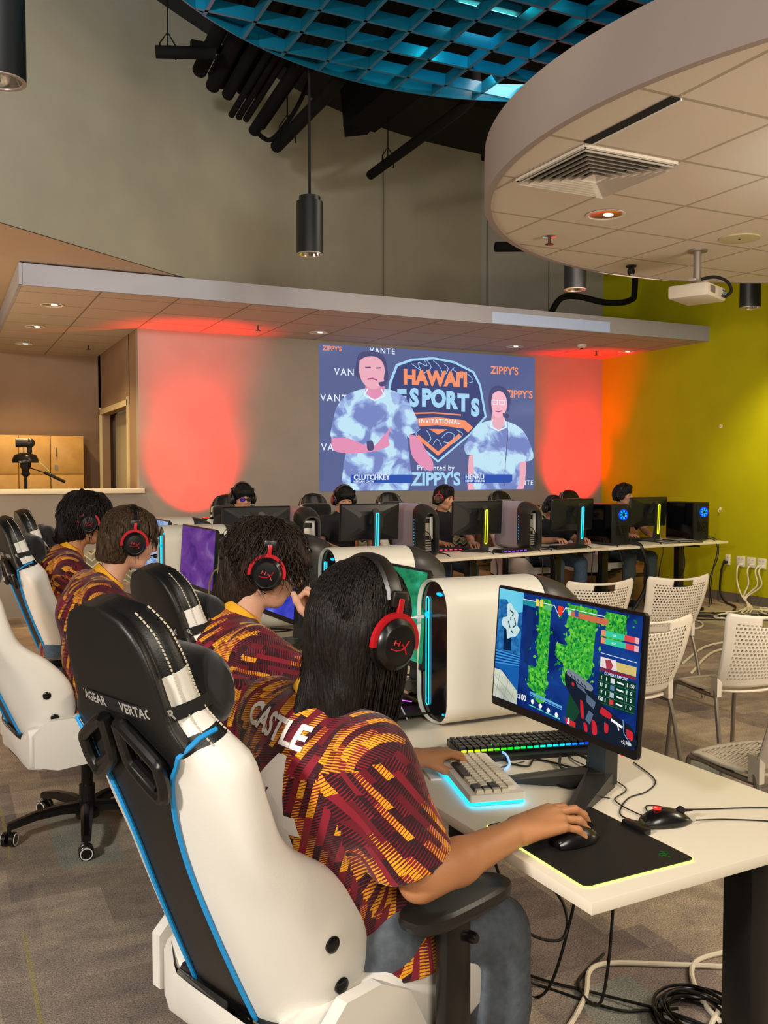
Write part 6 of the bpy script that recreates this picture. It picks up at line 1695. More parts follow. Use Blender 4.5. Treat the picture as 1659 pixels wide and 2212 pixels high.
bk_ = thing('black_keyboard', 'black full-size keyboard with rainbow lit keys behind the monitor', 'keyboard', (1.545, 2.255, DZ), R(12) - R(25))
slab(MB(), round_rect(0, 0, 0.42, 0.15, 0.008), 0.004, 0.022, 0.01).build('case', mat('keyboard_black', '0b0b0c', 0.35), bk_)
slab(MB(), round_rect(0, -0.085, 0.42, 0.04, 0.008), 0.0, 0.014, 0.02).build('wrist_rest', mat('wrist_rest_black', '0e0e0f', 0.6), bk_)
import colorsys
for c_ in range(21):
    hue = 0.16 + 0.50 * c_ / 20; rgb = colorsys.hsv_to_rgb(hue, 0.95, 1.0); hx = '%02x%02x%02x' % tuple(int(v_ * 255) for v_ in rgb)
    for r_ in range(4):
        x = -0.2 + c_ * 0.020; y = -0.054 + r_ * 0.030
        k = MB().box((x, y, 0.028), (0.0165, 0.024, 0.012), bev=0.002).build('key_cap', mat('key_black', '0c0c0d', 0.4), bk_)
    MB().box((x, -0.0675, 0.024), (0.015, 0.003, 0.005)).build('key_light', glow('key_' + hx, hx, 2.0), bk_)
for c_ in (5, 6, 8, 9, 12): MB().box((-0.2 + c_ * 0.020, -0.039, 0.0285), (0.018, 0.004, 0.006)).build('key_light', glow('key_green', '30e050', 1.6), bk_)
tag(MB().tube(smooth_path([(1.57, 2.10, .75), (1.53, 2.04, .742), (1.545, 1.98, .745), (1.60, 2.0, .76), (1.60, 2.08, .765)]), 0.004, 8).build('keyboard_cable', M_cable), 'thick black cable loop hanging from the black keyboard', 'cable')
# white cable plugged into the front of the nearest tower
wc = thing('usb_cable', 'white cable with plug in the front of the nearest tower', 'cable', (1.41, 2.655, DZ + 0.345))
MB().box((0.005, 0, 0.0), (0.032, 0.012, 0.010), bev=0.002).build('plug', mat('plug_white', 'e8eef0', 0.35), wc)
MB().tube(smooth_path([(-0.01, 0, 0), (-0.05, 0.01, -0.01), (-0.10, 0.02, -0.06), (-0.10, 0.04, -0.16), (-0.06, 0.05, -0.26), (-0.04, 0.0, -0.335)]), 0.0028, 8).build('cord', mat('plug_white', 'e8eef0', 0.35), wc)
# second station
pad2 = thing('mouse_pad', 'plain black mouse pad beside the nearest tower', 'mouse pad', (1.40, 2.80, 0.755), R(3))
slab(MB(), round_rect(0, 0, 0.36, 0.30, 0.02), 0.0, 0.004).build('mat_surface', mat('pad_black', '16130f', 0.6), pad2)
ms3 = dup(ms, 'mouse with a pink and blue light line under the second player\'s left hand', (1.42, 2.795, 0.759), R(-8), 'black mice on the nearest desk')
MB().tube([(-0.045 + 0.012 * k, -0.033 + 0.002 * abs(k - 3), 0.012 + 0.003 * (3 - abs(k - 3))) for k in range(7)], 0.0016, 6).build('light_line', glow('pink_line', 'd060ff', 2.2), ms3)
for lab, x, y in (('black keyboard in front of the second player of the near row', 1.24, 3.20), ('black keyboard in front of the third player of the near row', 1.12, 4.10), ('black keyboard in front of the farthest player of the near row', 1.05, 5.15)):
    t = thing('keyboard', lab, 'keyboard', (x, y, 0.767), R(92), 'black keyboards of the near row')
    slab(MB(), round_rect(0, 0, 0.36, 0.13, 0.008), 0.001, 0.022, 0.01).build('case', mat('keyboard_black', '0b0b0c', 0.35), t)
    slab(MB(), round_rect(0, 0, 0.34, 0.11, 0.004), 0.022, 0.030, 0.01).build('key_field', mat('key_field_black', '111113', 0.5, bump=(160, 0.9)), t)
# cables behind the near towers
rnd = random.Random(8)
for i, (x, y, z) in enumerate([(1.50, 3.15, .76), (1.35, 4.62, .77), (1.3, 5.1, .77), (1.38, 4.2, .77), (1.32, 5.75, .77), (1.45, 3.5, .76)]):
    pts = [(x + rnd.uniform(-.14, .14), y + rnd.uniform(-.2, .2), z + abs(rnd.gauss(0, .03)) + .004) for _ in range(7)]
    tag(MB().tube(smooth_path(pts), 0.004, 6).build('desk_cable', M_cable), ('loose black cable between the nearest tower and the second monitor', 'loose black cable under the purple screen', 'loose black cable left of the purple screen',
        'loose black cable behind the second player\'s neck', 'loose black cable by the farthest tower of the near row', 'loose black cable in front of the second ivory tower')[i], 'cable', 'black cables lying on the near desks')
tag(MB().tube(smooth_path([(1.27, 4.40, 1.09), (1.20, 4.38, 1.07), (1.17, 4.36, .98), (1.19, 4.33, .88), (1.26, 4.30, .79)]), 0.004, 8).build('braided_cable', mat('braid_yellow', 'b8b25a', 0.6, bump=(400, 0.8))), 'yellow and black braided cable hanging beside a lit ivory tower', 'cable')

# ================================================================ CABLES UNDER THE NEAR DESK
def cab(name, lab, pts, r, m, grp=None): return tag(MB().tube(smooth_path(pts), r, 8).build(name, m), lab, 'cable', grp)
g_ = 'white extension cables under the nearest desk'
cab('white_extension_cable', 'white cable running from the knee to the desk leg, upper strand', [(1.45, 1.98, .012), (1.62, 1.95, .012), (1.80, 1.80, .012), (1.95, 1.88, .012), (2.15, 1.95, .012), (2.6, 1.8, .012)], .008, M_wcable, g_)
cab('white_extension_cable', 'white cable lying lowest across the carpet by the jeans', [(1.3, 1.95, .010), (1.50, 2.0, .010), (1.68, 2.12, .010), (1.83, 2.25, .010), (2.05, 2.15, .010), (2.3, 2.0, .010)], .008, M_wcable, g_)
cab('white_extension_cable', 'white cable curling around the black coil beside the desk leg', [(2.35, 2.12, .010), (2.12, 2.13, .010), (1.98, 1.95, .010), (1.95, 1.75, .010), (2.02, 1.55, .010), (2.1, 1.4, .010)], .008, M_wcable, g_)
mb = MB(); rnd = random.Random(5)
pts = []
for k in range(12 * 9):
    a = 2 * PI * k / 12; q = 0.098 + 0.022 * math.sin(k * 0.37) ; pts.append((1.905 + q * math.cos(a), 1.90 + q * math.sin(a) * 1.05, 0.008 + 0.0045 * (k / 12) + 0.006 * math.sin(k * .9)))
cab('coiled_cable', 'coiled black cable on the carpet beside the desk leg', pts, .0045, mat('gloss_cable', '0a0a0a', 0.25))
bl = ['black cable hanging from the near desk corner', 'black cable lying beside the foreground player\'s knee', 'black cable running toward the coil', 'black cable crossing under the near desk', 'thin black cable loop behind the knee']
for i, pts in enumerate([[(1.72, 2.05, .72), (1.70, 2.02, .35), (1.66, 2.02, .06), (1.72, 2.2, .008), (1.9, 2.3, .008)], [(1.45, 2.15, .30), (1.50, 2.15, .1), (1.60, 2.25, .008), (1.72, 2.05, .008), (1.80, 2.0, .008), (1.88, 1.95, .02)],
                         [(1.5, 2.5, .02), (1.62, 2.28, .008), (1.74, 2.12, .008), (1.86, 1.92, .02), (1.97, 1.70, .008), (2.1, 1.5, .008)], [(1.66, 2.04, .72), (1.62, 2.1, .3), (1.58, 2.18, .02), (1.52, 2.3, .008), (1.6, 2.5, .008)], [(1.35, 2.1, .5), (1.45, 2.12, .28), (1.58, 2.1, .22), (1.62, 2.15, .3), (1.5, 2.2, .45)]]):
    cab('power_cable', bl[i], pts, .0045, M_cable, 'black cables under the nearest desk')
# ================================================================ PROJECTED IMAGE ON THE BACK WALL
PX0, PX1, PZ1, PZ0 = 4.215, 7.392, 3.122, 1.315
YP = YB - 0.004
prj = thing('projected_image', 'large projected broadcast picture with two presenters on the back wall', 'projection', (0, 0, 0))
def pc(u, v, d=0): return (PX0 + (PX1 - PX0) * u, YP - 0.0008 * d, PZ1 - (PZ1 - PZ0) * v)   # u,v from the top left
def flat(name, pts, m, d, par=None):
    keep = pts
    # fan triangulation by bmesh keeps concave outlines right
    bm = bmesh.new(); vs = [bm.verts.new(pc(u, v, d)) for u, v in pts]; f = bm.faces.new(vs); bmesh.ops.triangulate(bm, faces=[f]); bm.verts.index_update()
    mb = MB().add([v.co[:] for v in vs], [[q.index for q in t_.verts] for t_ in bm.faces]); bm.free(); mb.uv = [(u, 1 - v) for u, v in keep]
    return mb.build(name, m, par or prj, fix=False)
def words_(name, txt, u, v, size, m, d, bold=0.0, align='CENTER', sp_=1.0, arch=0.0, sx=1.0):
    vv, ff = text_mesh(txt, size, align, off=bold, spacing=sp_)
    cu_ = PX0 + (PX1 - PX0) * u; cz = PZ1 - (PZ1 - PZ0) * v
    return MB().add([(cu_ + x * sx, YP - 0.0008 * d, cz + y - arch * (x / 0.5) ** 2) for x, y, z in vv], ff).build(name, m, prj, fix=False)
def line(name, pts, w, m, d, closed=False):
    P = [Vector((*p, 0)) for p in pts]
    if closed: P = P + [P[0]]
    mb = MB(); asp = (PX1 - PX0) / (PZ1 - PZ0)
    for a, b in zip(P, P[1:]):
        dx, dy = (b.x - a.x) * asp, b.y - a.y; l_ = math.hypot(dx, dy) or 1; nx, ny = -dy / l_ * w, dx / l_ * w; ex, ey = dx / l_ * w * .5, dy / l_ * w * .5
        q = [(a.x + (nx - ex) / asp, a.y + ny - ey), (b.x + (nx + ex) / asp, b.y + ny + ey), (b.x + (-nx + ex) / asp, b.y - ny + ey), (a.x + (-nx - ex) / asp, a.y - ny - ey)]
        mb.add([pc(u, v, d) for u, v in q], [(0, 1, 2, 3)])
    return mb.build(name, m, prj, fix=False)
gl = lambda n, c, s=0.85: glow('proj_' + n, c, s)
g_navy = game_shader('proj_backdrop', [(0.2, '5a6496'), (0.5, '66709e'), (0.8, '7c86b4')], 1.2, 0.85)
bgm = MB().add([pc(0, 0), pc(1, 0), pc(1, 1), pc(0, 1)], [(0, 3, 2, 1)]); bgm.uv = [(0, 1), (1, 1), (1, 0), (0, 0)]; bgm.build('backdrop', g_navy, prj, fix=False)
g_dark, g_ice, g_or, g_skin, g_skinh, g_hair = gl('shield_navy', '4a5284'), gl('ice', 'a9d8f4', 1.0), gl('orange', 'ff9a70', .95), gl('skin', 'f09ac0', .9), gl('skin_light', 'f4b4c4', .95), gl('hair', '5c5a86', .8)
g_shirt = game_shader('proj_shirt', [(0.42, '7e8cc8'), (0.5, 'a4bcec'), (0.57, 'c8ecfc')], 7, 0.95, warp=(1.7, 1))
g_white, g_blue = gl('white', 'e8f2ff', 1.0), gl('banner_blue', '3c60c0', .8)
# backdrop words
words_('backdrop_word', 'ZIPPY\'S', .055, .03, .08, g_or, 1, .002); words_('backdrop_word', 'VANTE', .27, .025, .10, g_white, 1, .001, sp_=1.2)
words_('backdrop_word', 'VANTE', .13, .185, .12, g_white, 1, .001, sp_=1.2); words_('backdrop_word', 'VANTE', .072, .365, .12, g_white, 1, .001, sp_=1.2); words_('backdrop_word', 'VANTE', .075, .70, .12, g_white, 1, .001, sp_=1.2)
words_('backdrop_word', 'ZIPPY\'S', .845, .115, .14, g_or, 1, .003); words_('backdrop_word', 'ZIPPY\'S', .92, .285, .14, g_or, 1, .003); words_('backdrop_word', 'VANTE', .945, .95, .09, g_white, 1, .001, sp_=1.2)
# shield
sh_o = [(.33, .11), (.40, .065), (.50, .045), (.60, .065), (.695, .13), (.70, .215), (.728, .225), (.757, .46), (.675, .60), (.523, .80), (.37, .60), (.285, .46), (.30, .235), (.333, .23)]
flat('shield_rim', sh_o, g_ice, 2)
cxs, cys = .523, .40
flat('shield_field', [(cxs + (u - cxs) * .955, cys + (v - cys) * .955) for u, v in sh_o], g_dark, 3)
for pts in ([(.40, .10), (.44, .14), (.43, .09), (.47, .11), (.46, .07)], [(.47, .07), (.49, .12), (.46, .16), (.44, .20)], [(.50, .07), (.53, .11), (.55, .17), (.57, .12), (.55, .09)], [(.59, .12), (.62, .15), (.66, .15), (.69, .20), (.66, .22)], [(.60, .20), (.58, .15), (.60, .11)],
            [(.44, .56), (.42, .60), (.46, .66), (.49, .63), (.47, .57)], [(.54, .62), (.57, .58), (.60, .60), (.58, .65), (.55, .65)], [(.61, .56), (.64, .59), (.61, .64), (.58, .67)], [(.50, .67), (.52, .63), (.54, .68)]):
    line('flower_outline', [(p.x, p.y) for p in smooth_path([(a, b, 0) for a, b in pts], 4)], .0022, g_ice, 4)
words_('title_word', "HAWAI'I", .512, .20, .25, g_or, 5, .014, sx=1.0)
v_ = [('E', .355, .355), ('S', .412, .345), ('P', .468, .342), ('O', .525, .345), ('R', .585, .353), ('T', .642, .368), ('S', .700, .40)]
for ch, u, v in v_: words_('title_letter', ch, u, v, .30, g_ice, 5, .017, sx=.88)
line('underline', [(.40, .452), (.50, .442), (.63, .452)], .005, g_or, 5)
flat('ribbon', [(.40, .49), (.52, .472), (.65, .49), (.69, .54), (.665, .58), (.645, .55), (.52, .53), (.40, .548)], g_or, 5)
words_('ribbon_word', 'INVITATIONAL', .53, .503, .075, g_white, 6, .002, sp_=1.25)
flat('triangle', [(.48, .558), (.565, .558), (.523, .598)], g_or, 5); line('orange_chevron', [(.43, .615), (.523, .735), (.625, .60)], .013, g_or, 5)
words_('caption', 'Presented by', .513, .838, .10, g_white, 5, .001, sp_=1.05)
words_('sponsor_word', "ZIPPY'S", .515, .922, .23, g_ice, 5, .008)
# presenters, drawn as the flat picture they are
def fig(pre, pts, m, d): return flat(pre, [(p.x, min(p.y, .996)) for p in smooth_path([(a, b, 0) for a, b in pts + [pts[0]]], 4)][:-1], m, d)
fig('picture_arm', [(.39, .60), (.43, .62), (.47, .72), (.50, .80), (.49, .86), (.44, .82), (.40, .74)], g_skin, 7)
fig('picture_shirt', [(.07, .43), (.095, .37), (.13, .325), (.20, .29), (.30, .29), (.37, .34), (.41, .44), (.435, .56), (.38, .61), (.37, .62), (.385, .995), (.11, .995), (.125, .62), (.115, .625), (.05, .635), (.055, .53)], g_shirt, 8)
fig('picture_arm', [(.05, .635), (.12, .635), (.22, .69), (.27, .62), (.31, .55), (.29, .63), (.30, .68), (.24, .72), (.14, .74), (.06, .72)], g_skin, 9)
fig('picture_watch', [(.20, .655), (.225, .65), (.23, .71), (.205, .715)], g_hair, 10)
fig('picture_neck', [(.20, .24), (.27, .24), (.275, .31), (.235, .36), (.195, .31)], g_skin, 9)
fig('picture_hair', [(.155, .12), (.17, .05), (.22, .03), (.27, .05), (.29, .14), (.285, .24), (.16, .22)], g_hair, 9)
fig('picture_face', [(.17, .10), (.20, .07), (.245, .07), (.275, .12), (.278, .22), (.255, .28), (.215, .29), (.18, .24), (.168, .17)], g_skinh, 10)
for u in (.195, .24): line('picture_eye', [(u, .145), (u + .022, .142)], .004, g_hair, 11)
line('picture_mouth', [(.205, .225), (.225, .218), (.245, .228)], .005, gl('lip', 'c05a90', .8), 11); fig('picture_microphone', [(.25, .245), (.28, .235), (.285, .26), (.26, .27)], g_hair, 12)
line('picture_headset', [(.278, .22), (.285, .14), (.28, .08)], .006, g_hair, 11)
for sx_ in (-1, 1): line('picture_collar', [(.235, .37), (.235 + sx_ * .045, .335), (.235 + sx_ * .03, .29)], .005, g_white, 10)
fig('picture_arm', [(.67, .75), (.72, .74), (.715, .995), (.665, .995)], g_skinh, 7); fig('picture_arm', [(.90, .75), (.955, .74), (.945, .995), (.90, .995)], g_skinh, 7)
fig('picture_shirt', [(.645, .68), (.70, .54), (.76, .49), (.83, .48), (.91, .52), (.96, .60), (.995, .76), (.93, .79), (.905, .77), (.91, .995), (.70, .995), (.715, .76), (.66, .74)], g_shirt, 8)
fig('picture_neck', [(.785, .42), (.84, .42), (.845, .50), (.815, .56), (.78, .50)], g_skinh, 9)
fig('picture_hair', [(.765, .30), (.78, .245), (.82, .225), (.86, .26), (.875, .33), (.86, .42), (.845, .30), (.785, .31), (.78, .44), (.765, .38)], g_hair, 9)
fig('picture_face', [(.785, .29), (.815, .265), (.845, .29), (.858, .36), (.845, .43), (.815, .465), (.79, .44), (.778, .36)], gl('face2', 'f8b8c8', 1.0), 10)
for u in (.795, .832): line('picture_glasses', [(u - .014, .335), (u + .014, .335), (u + .012, .365), (u - .012, .365)], .003, g_white, 11, True)
line('picture_mouth', [(.80, .415), (.815, .42), (.83, .412)], .004, gl('lip', 'c05a90', .8), 11); fig('picture_microphone', [(.835, .43), (.865, .435), (.865, .46), (.84, .46)], g_hair, 12)
line('picture_cable', [(.858, .46), (.86, .62), (.85, .80), (.848, .97)], .003, g_hair, 12)
for sx_ in (-1, 1): line('picture_collar', [(.815, .56), (.815 + sx_ * .04, .53), (.815 + sx_ * .03, .48)], .005, g_white, 10)
flat('name_banner', [(.13, .885), (.405, .885), (.405, .945), (.13, .945)], g_blue, 13); flat('name_banner', [(.645, .885), (.885, .885), (.885, .935), (.87, .948), (.645, .948)], g_blue, 13)
words_('banner_name', 'CLUTCHKEY', .143, .905, .088, g_white, 14, .003, 'LEFT'); words_('banner_small_name', 'KEEGAN OHTA', .143, .934, .040, g_white, 14, .001, 'LEFT')
words_('banner_name', 'HENRU', .652, .905, .088, g_white, 14, .003, 'LEFT'); words_('banner_small_name', 'HENRY CHEUNG', .652, .934, .040, g_white, 14, .001, 'LEFT')

# ================================================================ GAME PICTURE ON THE NEAREST SCREEN
def sc_pt(u, v, d): return P1_(-0.0018 - 0.0002 * d, SW / 2 - u * SW, SH / 2 - v * SH + ZO)
scr = [c for c in mon1.children if c.name.startswith('screen')][0]
def sflat(name, pts, m, d):
    bm = bmesh.new(); vs = [bm.verts.new(sc_pt(u, v, d)) for u, v in pts]; f = bm.faces.new(vs); bmesh.ops.triangulate(bm, faces=[f]); bm.verts.index_update()
    mb = MB().add([v.co[:] for v in vs], [[q.index for q in t_.verts] for t_ in bm.faces]); mb.uv = [(u, 1 - v) for u, v in pts]; bm.free(); return mb.build(name, m, scr, fix=False)
def smooth2(pts, n=4): return [(p.x, p.y) for p in smooth_path([(a, b, 0) for a, b in pts + [pts[0]]], n)][:-1]
def sline(name, pts, w, m, d, closed=False):
    mb = MB(); asp = SW / SH; P = pts + ([pts[0]] if closed else [])
    for a, b in zip(P, P[1:]):
        dx, dy = (b[0] - a[0]) * asp, b[1] - a[1]; l_ = math.hypot(dx, dy) or 1; nx, ny = -dy / l_ * w / asp, dx / l_ * w
        mb.add([sc_pt(u, v, d) for u, v in ((a[0] + nx, a[1] + ny), (b[0] + nx, b[1] + ny), (b[0] - nx, b[1] - ny), (a[0] - nx, a[1] - ny))], [(0, 1, 2, 3)])
    return mb.build(name, m, scr, fix=False)
def swords(name, txt, u, v, size, m, d, bold=0.0, align='CENTER'):
    vv, ff = text_mesh(txt, size, align, off=bold); return MB().add([sc_pt(u + x / SW, v - y / SH, d) for x, y, z in vv], ff).build(name, m, scr, fix=False)
g1 = game_shader('vine_green', [(0.3, '0a5a28'), (0.5, '1f9a34'), (0.68, '7ad23c')], 26, 1.0, (34, '0d6a30', '58c838', 0.45), warp=(1.7, 1))
sky = game_shader('game_sky', [(0.3, '38b0d8'), (0.7, '90e0f0')], 2, 1.05)
rock = game_shader('game_rock', [(0.35, '0c3c70'), (0.5, '1e68b0'), (0.65, '3a90d0')], 12, 0.9, (30, '0c3a68', '3a88c8', .4), warp=(1.7, 1))
floor_ = game_shader('game_floor', [(0.3, 'a8b0a0'), (0.6, 'd8dcc8'), (0.8, 'c8d0a0')], 4, 1.0)
e = lambda n, c, s=1.0: glow('hud_' + n, c, s)
sflat('game_sky_area', [(0, 0), (.20, 0), (.20, .17), (.14, .20), (.06, .09), (0, .10)], sky, 1)
sflat('game_rock_area', [(0, .10), (.06, .09), (.14, .20), (.20, .17), (.20, .56), (0, .56)], rock, 1)
sflat('game_dark_rock', [(.06, .25), (.10, .20), (.13, .54), (.06, .55)], e('deep_blue', '0a2850', .8), 2)
for k in range(5): sflat('game_step', [(0, .565 + .028 * k), (.20, .565 + .020 * k), (.20, .575 + .020 * k), (0, .580 + .028 * k)], e('step_blue', '3a98d8', 1), 2)
sflat('game_shade', [(0, .70), (.20, .64), (.20, .90), (.08, .74), (0, .72)], e('pool_blue', '1a62b0', .9), 1)
sflat('game_floor_area', [(0, .74), (.06, .74), (.20, .88), (.20, .995), (0, .995)], floor_, 3)
for a, b in (((0, .80), (.20, .97)), ((0, .88), (.14, .995)), ((.05, .75), (.02, .995)), ((.12, .81), (.09, .995)), ((.17, .87), (.15, .995))): sline('floor_joint', [a, b], .0022, e('joint', '8e968c', .8), 4)
sflat('game_pillar', [(.235, .13), (.28, .13), (.29, .45), (.27, .62), (.235, .60)], e('pillar_blue', '1a3474', .8), 1)
rnd = random.Random(4)
def vine(cx, y0, y1, w, seed, nl):
    rr = random.Random(seed); L_ = [(cx - w * rr.uniform(.6, 1.1), y0 + (y1 - y0) * k / 14) for k in range(15)]; R_ = [(cx + w * rr.uniform(.6, 1.1), y1 - (y1 - y0) * k / 14) for k in range(15)]
    sflat('game_vine', smooth2(L_ + [(cx, y1 + .03)] + R_, 3), g1, 3)
    mb = MB(); cols = []
    for _ in range(nl):
        x = cx + rr.gauss(0, w * .65); y = rr.uniform(y0, y1); a = rr.uniform(0, 6.28); s_ = rr.uniform(.010, .026); q = [(0, -1), (.5, -.2), (.35, .6), (0, 1), (-.35, .6), (-.5, -.2)]
        mb.add([sc_pt(x + (p * math.cos(a) - r_ * math.sin(a)) * s_ / 1.75, y + (p * math.sin(a) + r_ * math.cos(a)) * s_, 4 + _ * .01) for p, r_ in q], [tuple(range(6))], rr.choice([0, 1, 2]))
    o = mb.build('game_leaves', [e('leaf1', '2aa838'), e('leaf2', '6ccc40'), e('leaf3', '12783a')], scr, fix=False); o['kind'] = 'stuff'
vine(.37, .02, .88, .045, 1, 160); vine(.34, .62, .80, .06, 2, 70); vine(.62, .02, .60, .095, 3, 260); vine(.52, .36, .48, .05, 5, 50); vine(.55, .55, .66, .03, 6, 30); vine(.84, .02, .22, .07, 7, 70)
# minimap
sflat('minimap', smooth2([(.07, .14), (.10, .11), (.13, .16), (.17, .20), (.165, .30), (.19, .33), (.16, .40), (.12, .42), (.09, .44), (.08, .36), (.04, .33), (.045, .26), (.08, .24)], 2), e('map_grey', 'c8e0e0', 1), 5)
for q in ([(.10, .18), (.13, .20), (.12, .23)], [(.14, .24), (.155, .30), (.13, .33)], [(.09, .28), (.11, .34)], [(.12, .36), (.14, .38)], [(.11, .24), (.11, .27)]): sline('map_path', q, .007, e('map_dark', '1c4a5c', .9), 6)
# top bar
sline('score_frame', [(.20, .055), (.44, .055), (.48, .14), (.52, .055), (.78, .06)], .0035, e('frame_white', 'd8f0e8', 1), 7)
sflat('score_panel', [(.20, .06), (.30, .06), (.30, .11), (.20, .10)], e('teal_bar', '2a98a8', .8), 6)
for u in (.315, .345): sflat('score_icon', [(u - .012, .03), (u + .012, .03), (u + .012, .09), (u - .012, .09)], e('icon_yellow', 'e8d060', 1), 8)
sflat('score_bar', [(.37, .065), (.42, .065), (.42, .105), (.37, .105)], e('bar_green', '60c080', .9), 7); sflat('round_emblem', [(.465, .05), (.505, .05), (.50, .11), (.485, .135), (.47, .11)], e('spike_red', 'e83c20', 1.1), 8)
sflat('score_bar', [(.555, .075), (.80, .075), (.805, .095), (.79, .125), (.555, .115)], e('bar_salmon', 'd87050', .9), 7); sflat('score_icon', [(.585, .055), (.61, .055), (.61, .11), (.585, .11)], e('icon_blue', '3050a0', 1), 8); sflat('score_icon', [(.54, .07), (.56, .07), (.56, .11), (.54, .11)], e('icon_pale', 'b0d8d0', 1), 8)
for k, v in enumerate((.165, .225)):
    sflat('kill_feed_icon', [(.765, v), (.79, v), (.79, v + .045), (.765, v + .045)], e('feed_orange', 'e89060', 1), 7); sflat('kill_feed_bar', [(.79, v), (.905 + .01 * k, v), (.905 + .01 * k, v + .045), (.79, v + .045)], e('feed_teal', '38c8a0', 1), 7)
    sflat('kill_feed_red', [(.905 + .01 * k, v), (.965, v), (.965, v + .045), (.905 + .01 * k, v + .045)], e('feed_red', 'e04850', 1), 7); sflat('kill_feed_gun', [(.965, v), (.99, v), (.99, v + .045), (.965, v + .045)], e('feed_pink', 'e8b0b8', 1), 7)
    swords('kill_feed_name', 'ace', .845, v + .022, .010, e('white', 'f4f8f8', 1), 9)
# stats table
sline('table_top_line', [(.77, .345), (.985, .40)][:1] + [(.985, .35)], .002, e('white', 'f4f8f8', 1), 8)
sflat('table_field', [(.765, .50), (.99, .50), (.99, .74), (.765, .74)], e('table_dark', '12402c', .75), 7)
sflat('table_banner', [(.77, .385), (.985, .385), (.985, .455), (.77, .455)], e('banner_gold', 'd8c070', .95), 7); sflat('table_banner_left', [(.77, .375), (.865, .375), (.875, .455), (.77, .455)], e('banner_pale', 'e8d8d8', 1), 8)
sflat('table_banner_figure', [(.80, .39), (.83, .38), (.85, .42), (.84, .455), (.81, .455)], e('fig_red', 'a84048', 1), 9); sflat('table_red_bar', [(.77, .46), (.985, .46), (.985, .48), (.77, .48)], e('bar_dred', '8a2838', .9), 8)
swords('table_title', 'COMBAT REPORT', .87, .495, .010, e('white', 'f4f8f8', 1), 9)
for r_ in range(4):
    y = .535 + r_ * .055
    sline('table_line', [(.765, y + .030), (.99, y + .030)], .001, e('line_green', '50a080', .8), 8)
    for u, t_ in ((.785, ('1', '41', '17', '150')[r_]), (.965, ('150', '0', '0', '0')[r_])): swords('table_number', t_, u, y, .012, e('white', 'f4f8f8', 1), 9, .0002)
    sflat('table_portrait', [(.84, y - .018), (.865, y - .018), (.865, y + .02), (.84, y + .02)], e(('pale', 'slate', 'grey', 'red')[r_], ('e0d8e0', '5878a0', 'a8b8c0', 'd04040')[r_], 1), 8)
    sline('table_weapon', [(.88, y), (.92, y + .004)], .006, e('white', 'f4f8f8', 1), 9)
    for u in (.815, .94): sline('table_figure', [(u, y - .015), (u, y + .015)], .004, e('white', 'f4f8f8', 1), 9)
sline('table_column', [(.93, .515), (.93, .73)], .001, e('line_green', '50a080', .8), 8)
# weapon
sflat('weapon_hand', smooth2([(.585, .72), (.62, .70), (.64, .78), (.66, .90), (.64, .995), (.59, .995), (.57, .90)]), e('glove_green', '1c4a34', .8), 9)
sflat('weapon_body', smooth2([(.555, .565), (.60, .56), (.70, .62), (.78, .72), (.90, .80), (.985, .84), (.99, .995), (.64, .995), (.66, .86), (.60, .76), (.555, .68), (.545, .60)], 3), e('gun_dark', '1c2434', .8), 10)
sflat('weapon_barrel', smooth2([(.56, .55), (.59, .545), (.72, .615), (.735, .655), (.70, .665), (.60, .61), (.56, .59)], 3), e('gun_grey', '7c8894', .9), 11)
for q in ([(.62, .63), (.68, .665), (.70, .70), (.64, .67)], [(.70, .70), (.76, .74), (.75, .80), (.70, .76)], [(.72, .82), (.75, .84), (.73, .93), (.70, .90)]): sflat('weapon_plate', q, e('gun_blue', '5c7088', .9), 12)
for q in ([(.66, .76), (.68, .78), (.69, .90), (.67, .88)], [(.80, .76), (.86, .79), (.85, .83), (.79, .81)], [(.74, .88), (.77, .90), (.78, .98), (.75, .99)], [(.82, .87), (.845, .88), (.845, .94), (.825, .94)], [(.69, .93), (.71, .93), (.72, .99), (.70, .99)], [(.60, .64), (.615, .65), (.61, .675), (.597, .66)], [(.95, .86), (.99, .87), (.99, .93), (.96, .92)]):
    sflat('weapon_stripe', smooth2(q, 3), e('gun_red', 'c82834', 1), 13)
for k in range(5): sline('weapon_slot', [(.585 + .024 * k, .575 + .014 * k), (.598 + .024 * k, .600 + .014 * k)], .004, e('gun_black', '0c1016', .8), 13)
sline('weapon_icon', [(.86, .83), (.93, .86)], .010, e('white', 'f4f8f8', 1), 14); sline('weapon_icon', [(.90, .85), (.91, .89)], .006, e('white', 'f4f8f8', 1), 14)
sline('weapon_arc', [(.93, .80), (.94, .90), (.99, .97)], .003, e('arc_blue', '8ab0f0', 1), 14)
# bottom hud
swords('health_number', '100', .245, .915, .022, e('white', 'f4f8f8', 1), 9, .0006); sline('health_ring', [(.213 + .010 * math.cos(a), .915 + .017 * math.sin(a)) for a in np.linspace(0, 6.28, 12)], .002, e('white', 'f4f8f8', 1), 9)
sflat('energy_bar', [(.30, .835), (.54, .865), (.54, .885), (.30, .855)], e('bar_ice', '60a8d8', 1), 9); sflat('energy_bar', [(.30, .862), (.54, .892), (.54, .898), (.30, .868)], e('bar_ice', '60a8d8', 1), 9)
for k, u in enumerate((.325, .385, .445, .505)):
    sflat('ability_icon', smooth2([(u, .895 + .012 * k), (u + .014, .915 + .012 * k), (u, .94 + .012 * k), (u - .014, .915 + .012 * k)], 2), e('white', 'f4f8f8', 1), 9); sline('ability_bar', [(u - .025, .955 + .006 * k), (u + .025, .958 + .006 * k)], .005, e('ability_teal', '60d8b8', 1), 9)
sflat('ammo_panel', [(.565, .945), (.64, .955), (.64, .995), (.575, .99)], e('ammo_red', 'c83030', 1), 14); swords('ammo_number', '5', .592, .965, .020, e('white', 'f4f8f8', 1), 15, .0008)
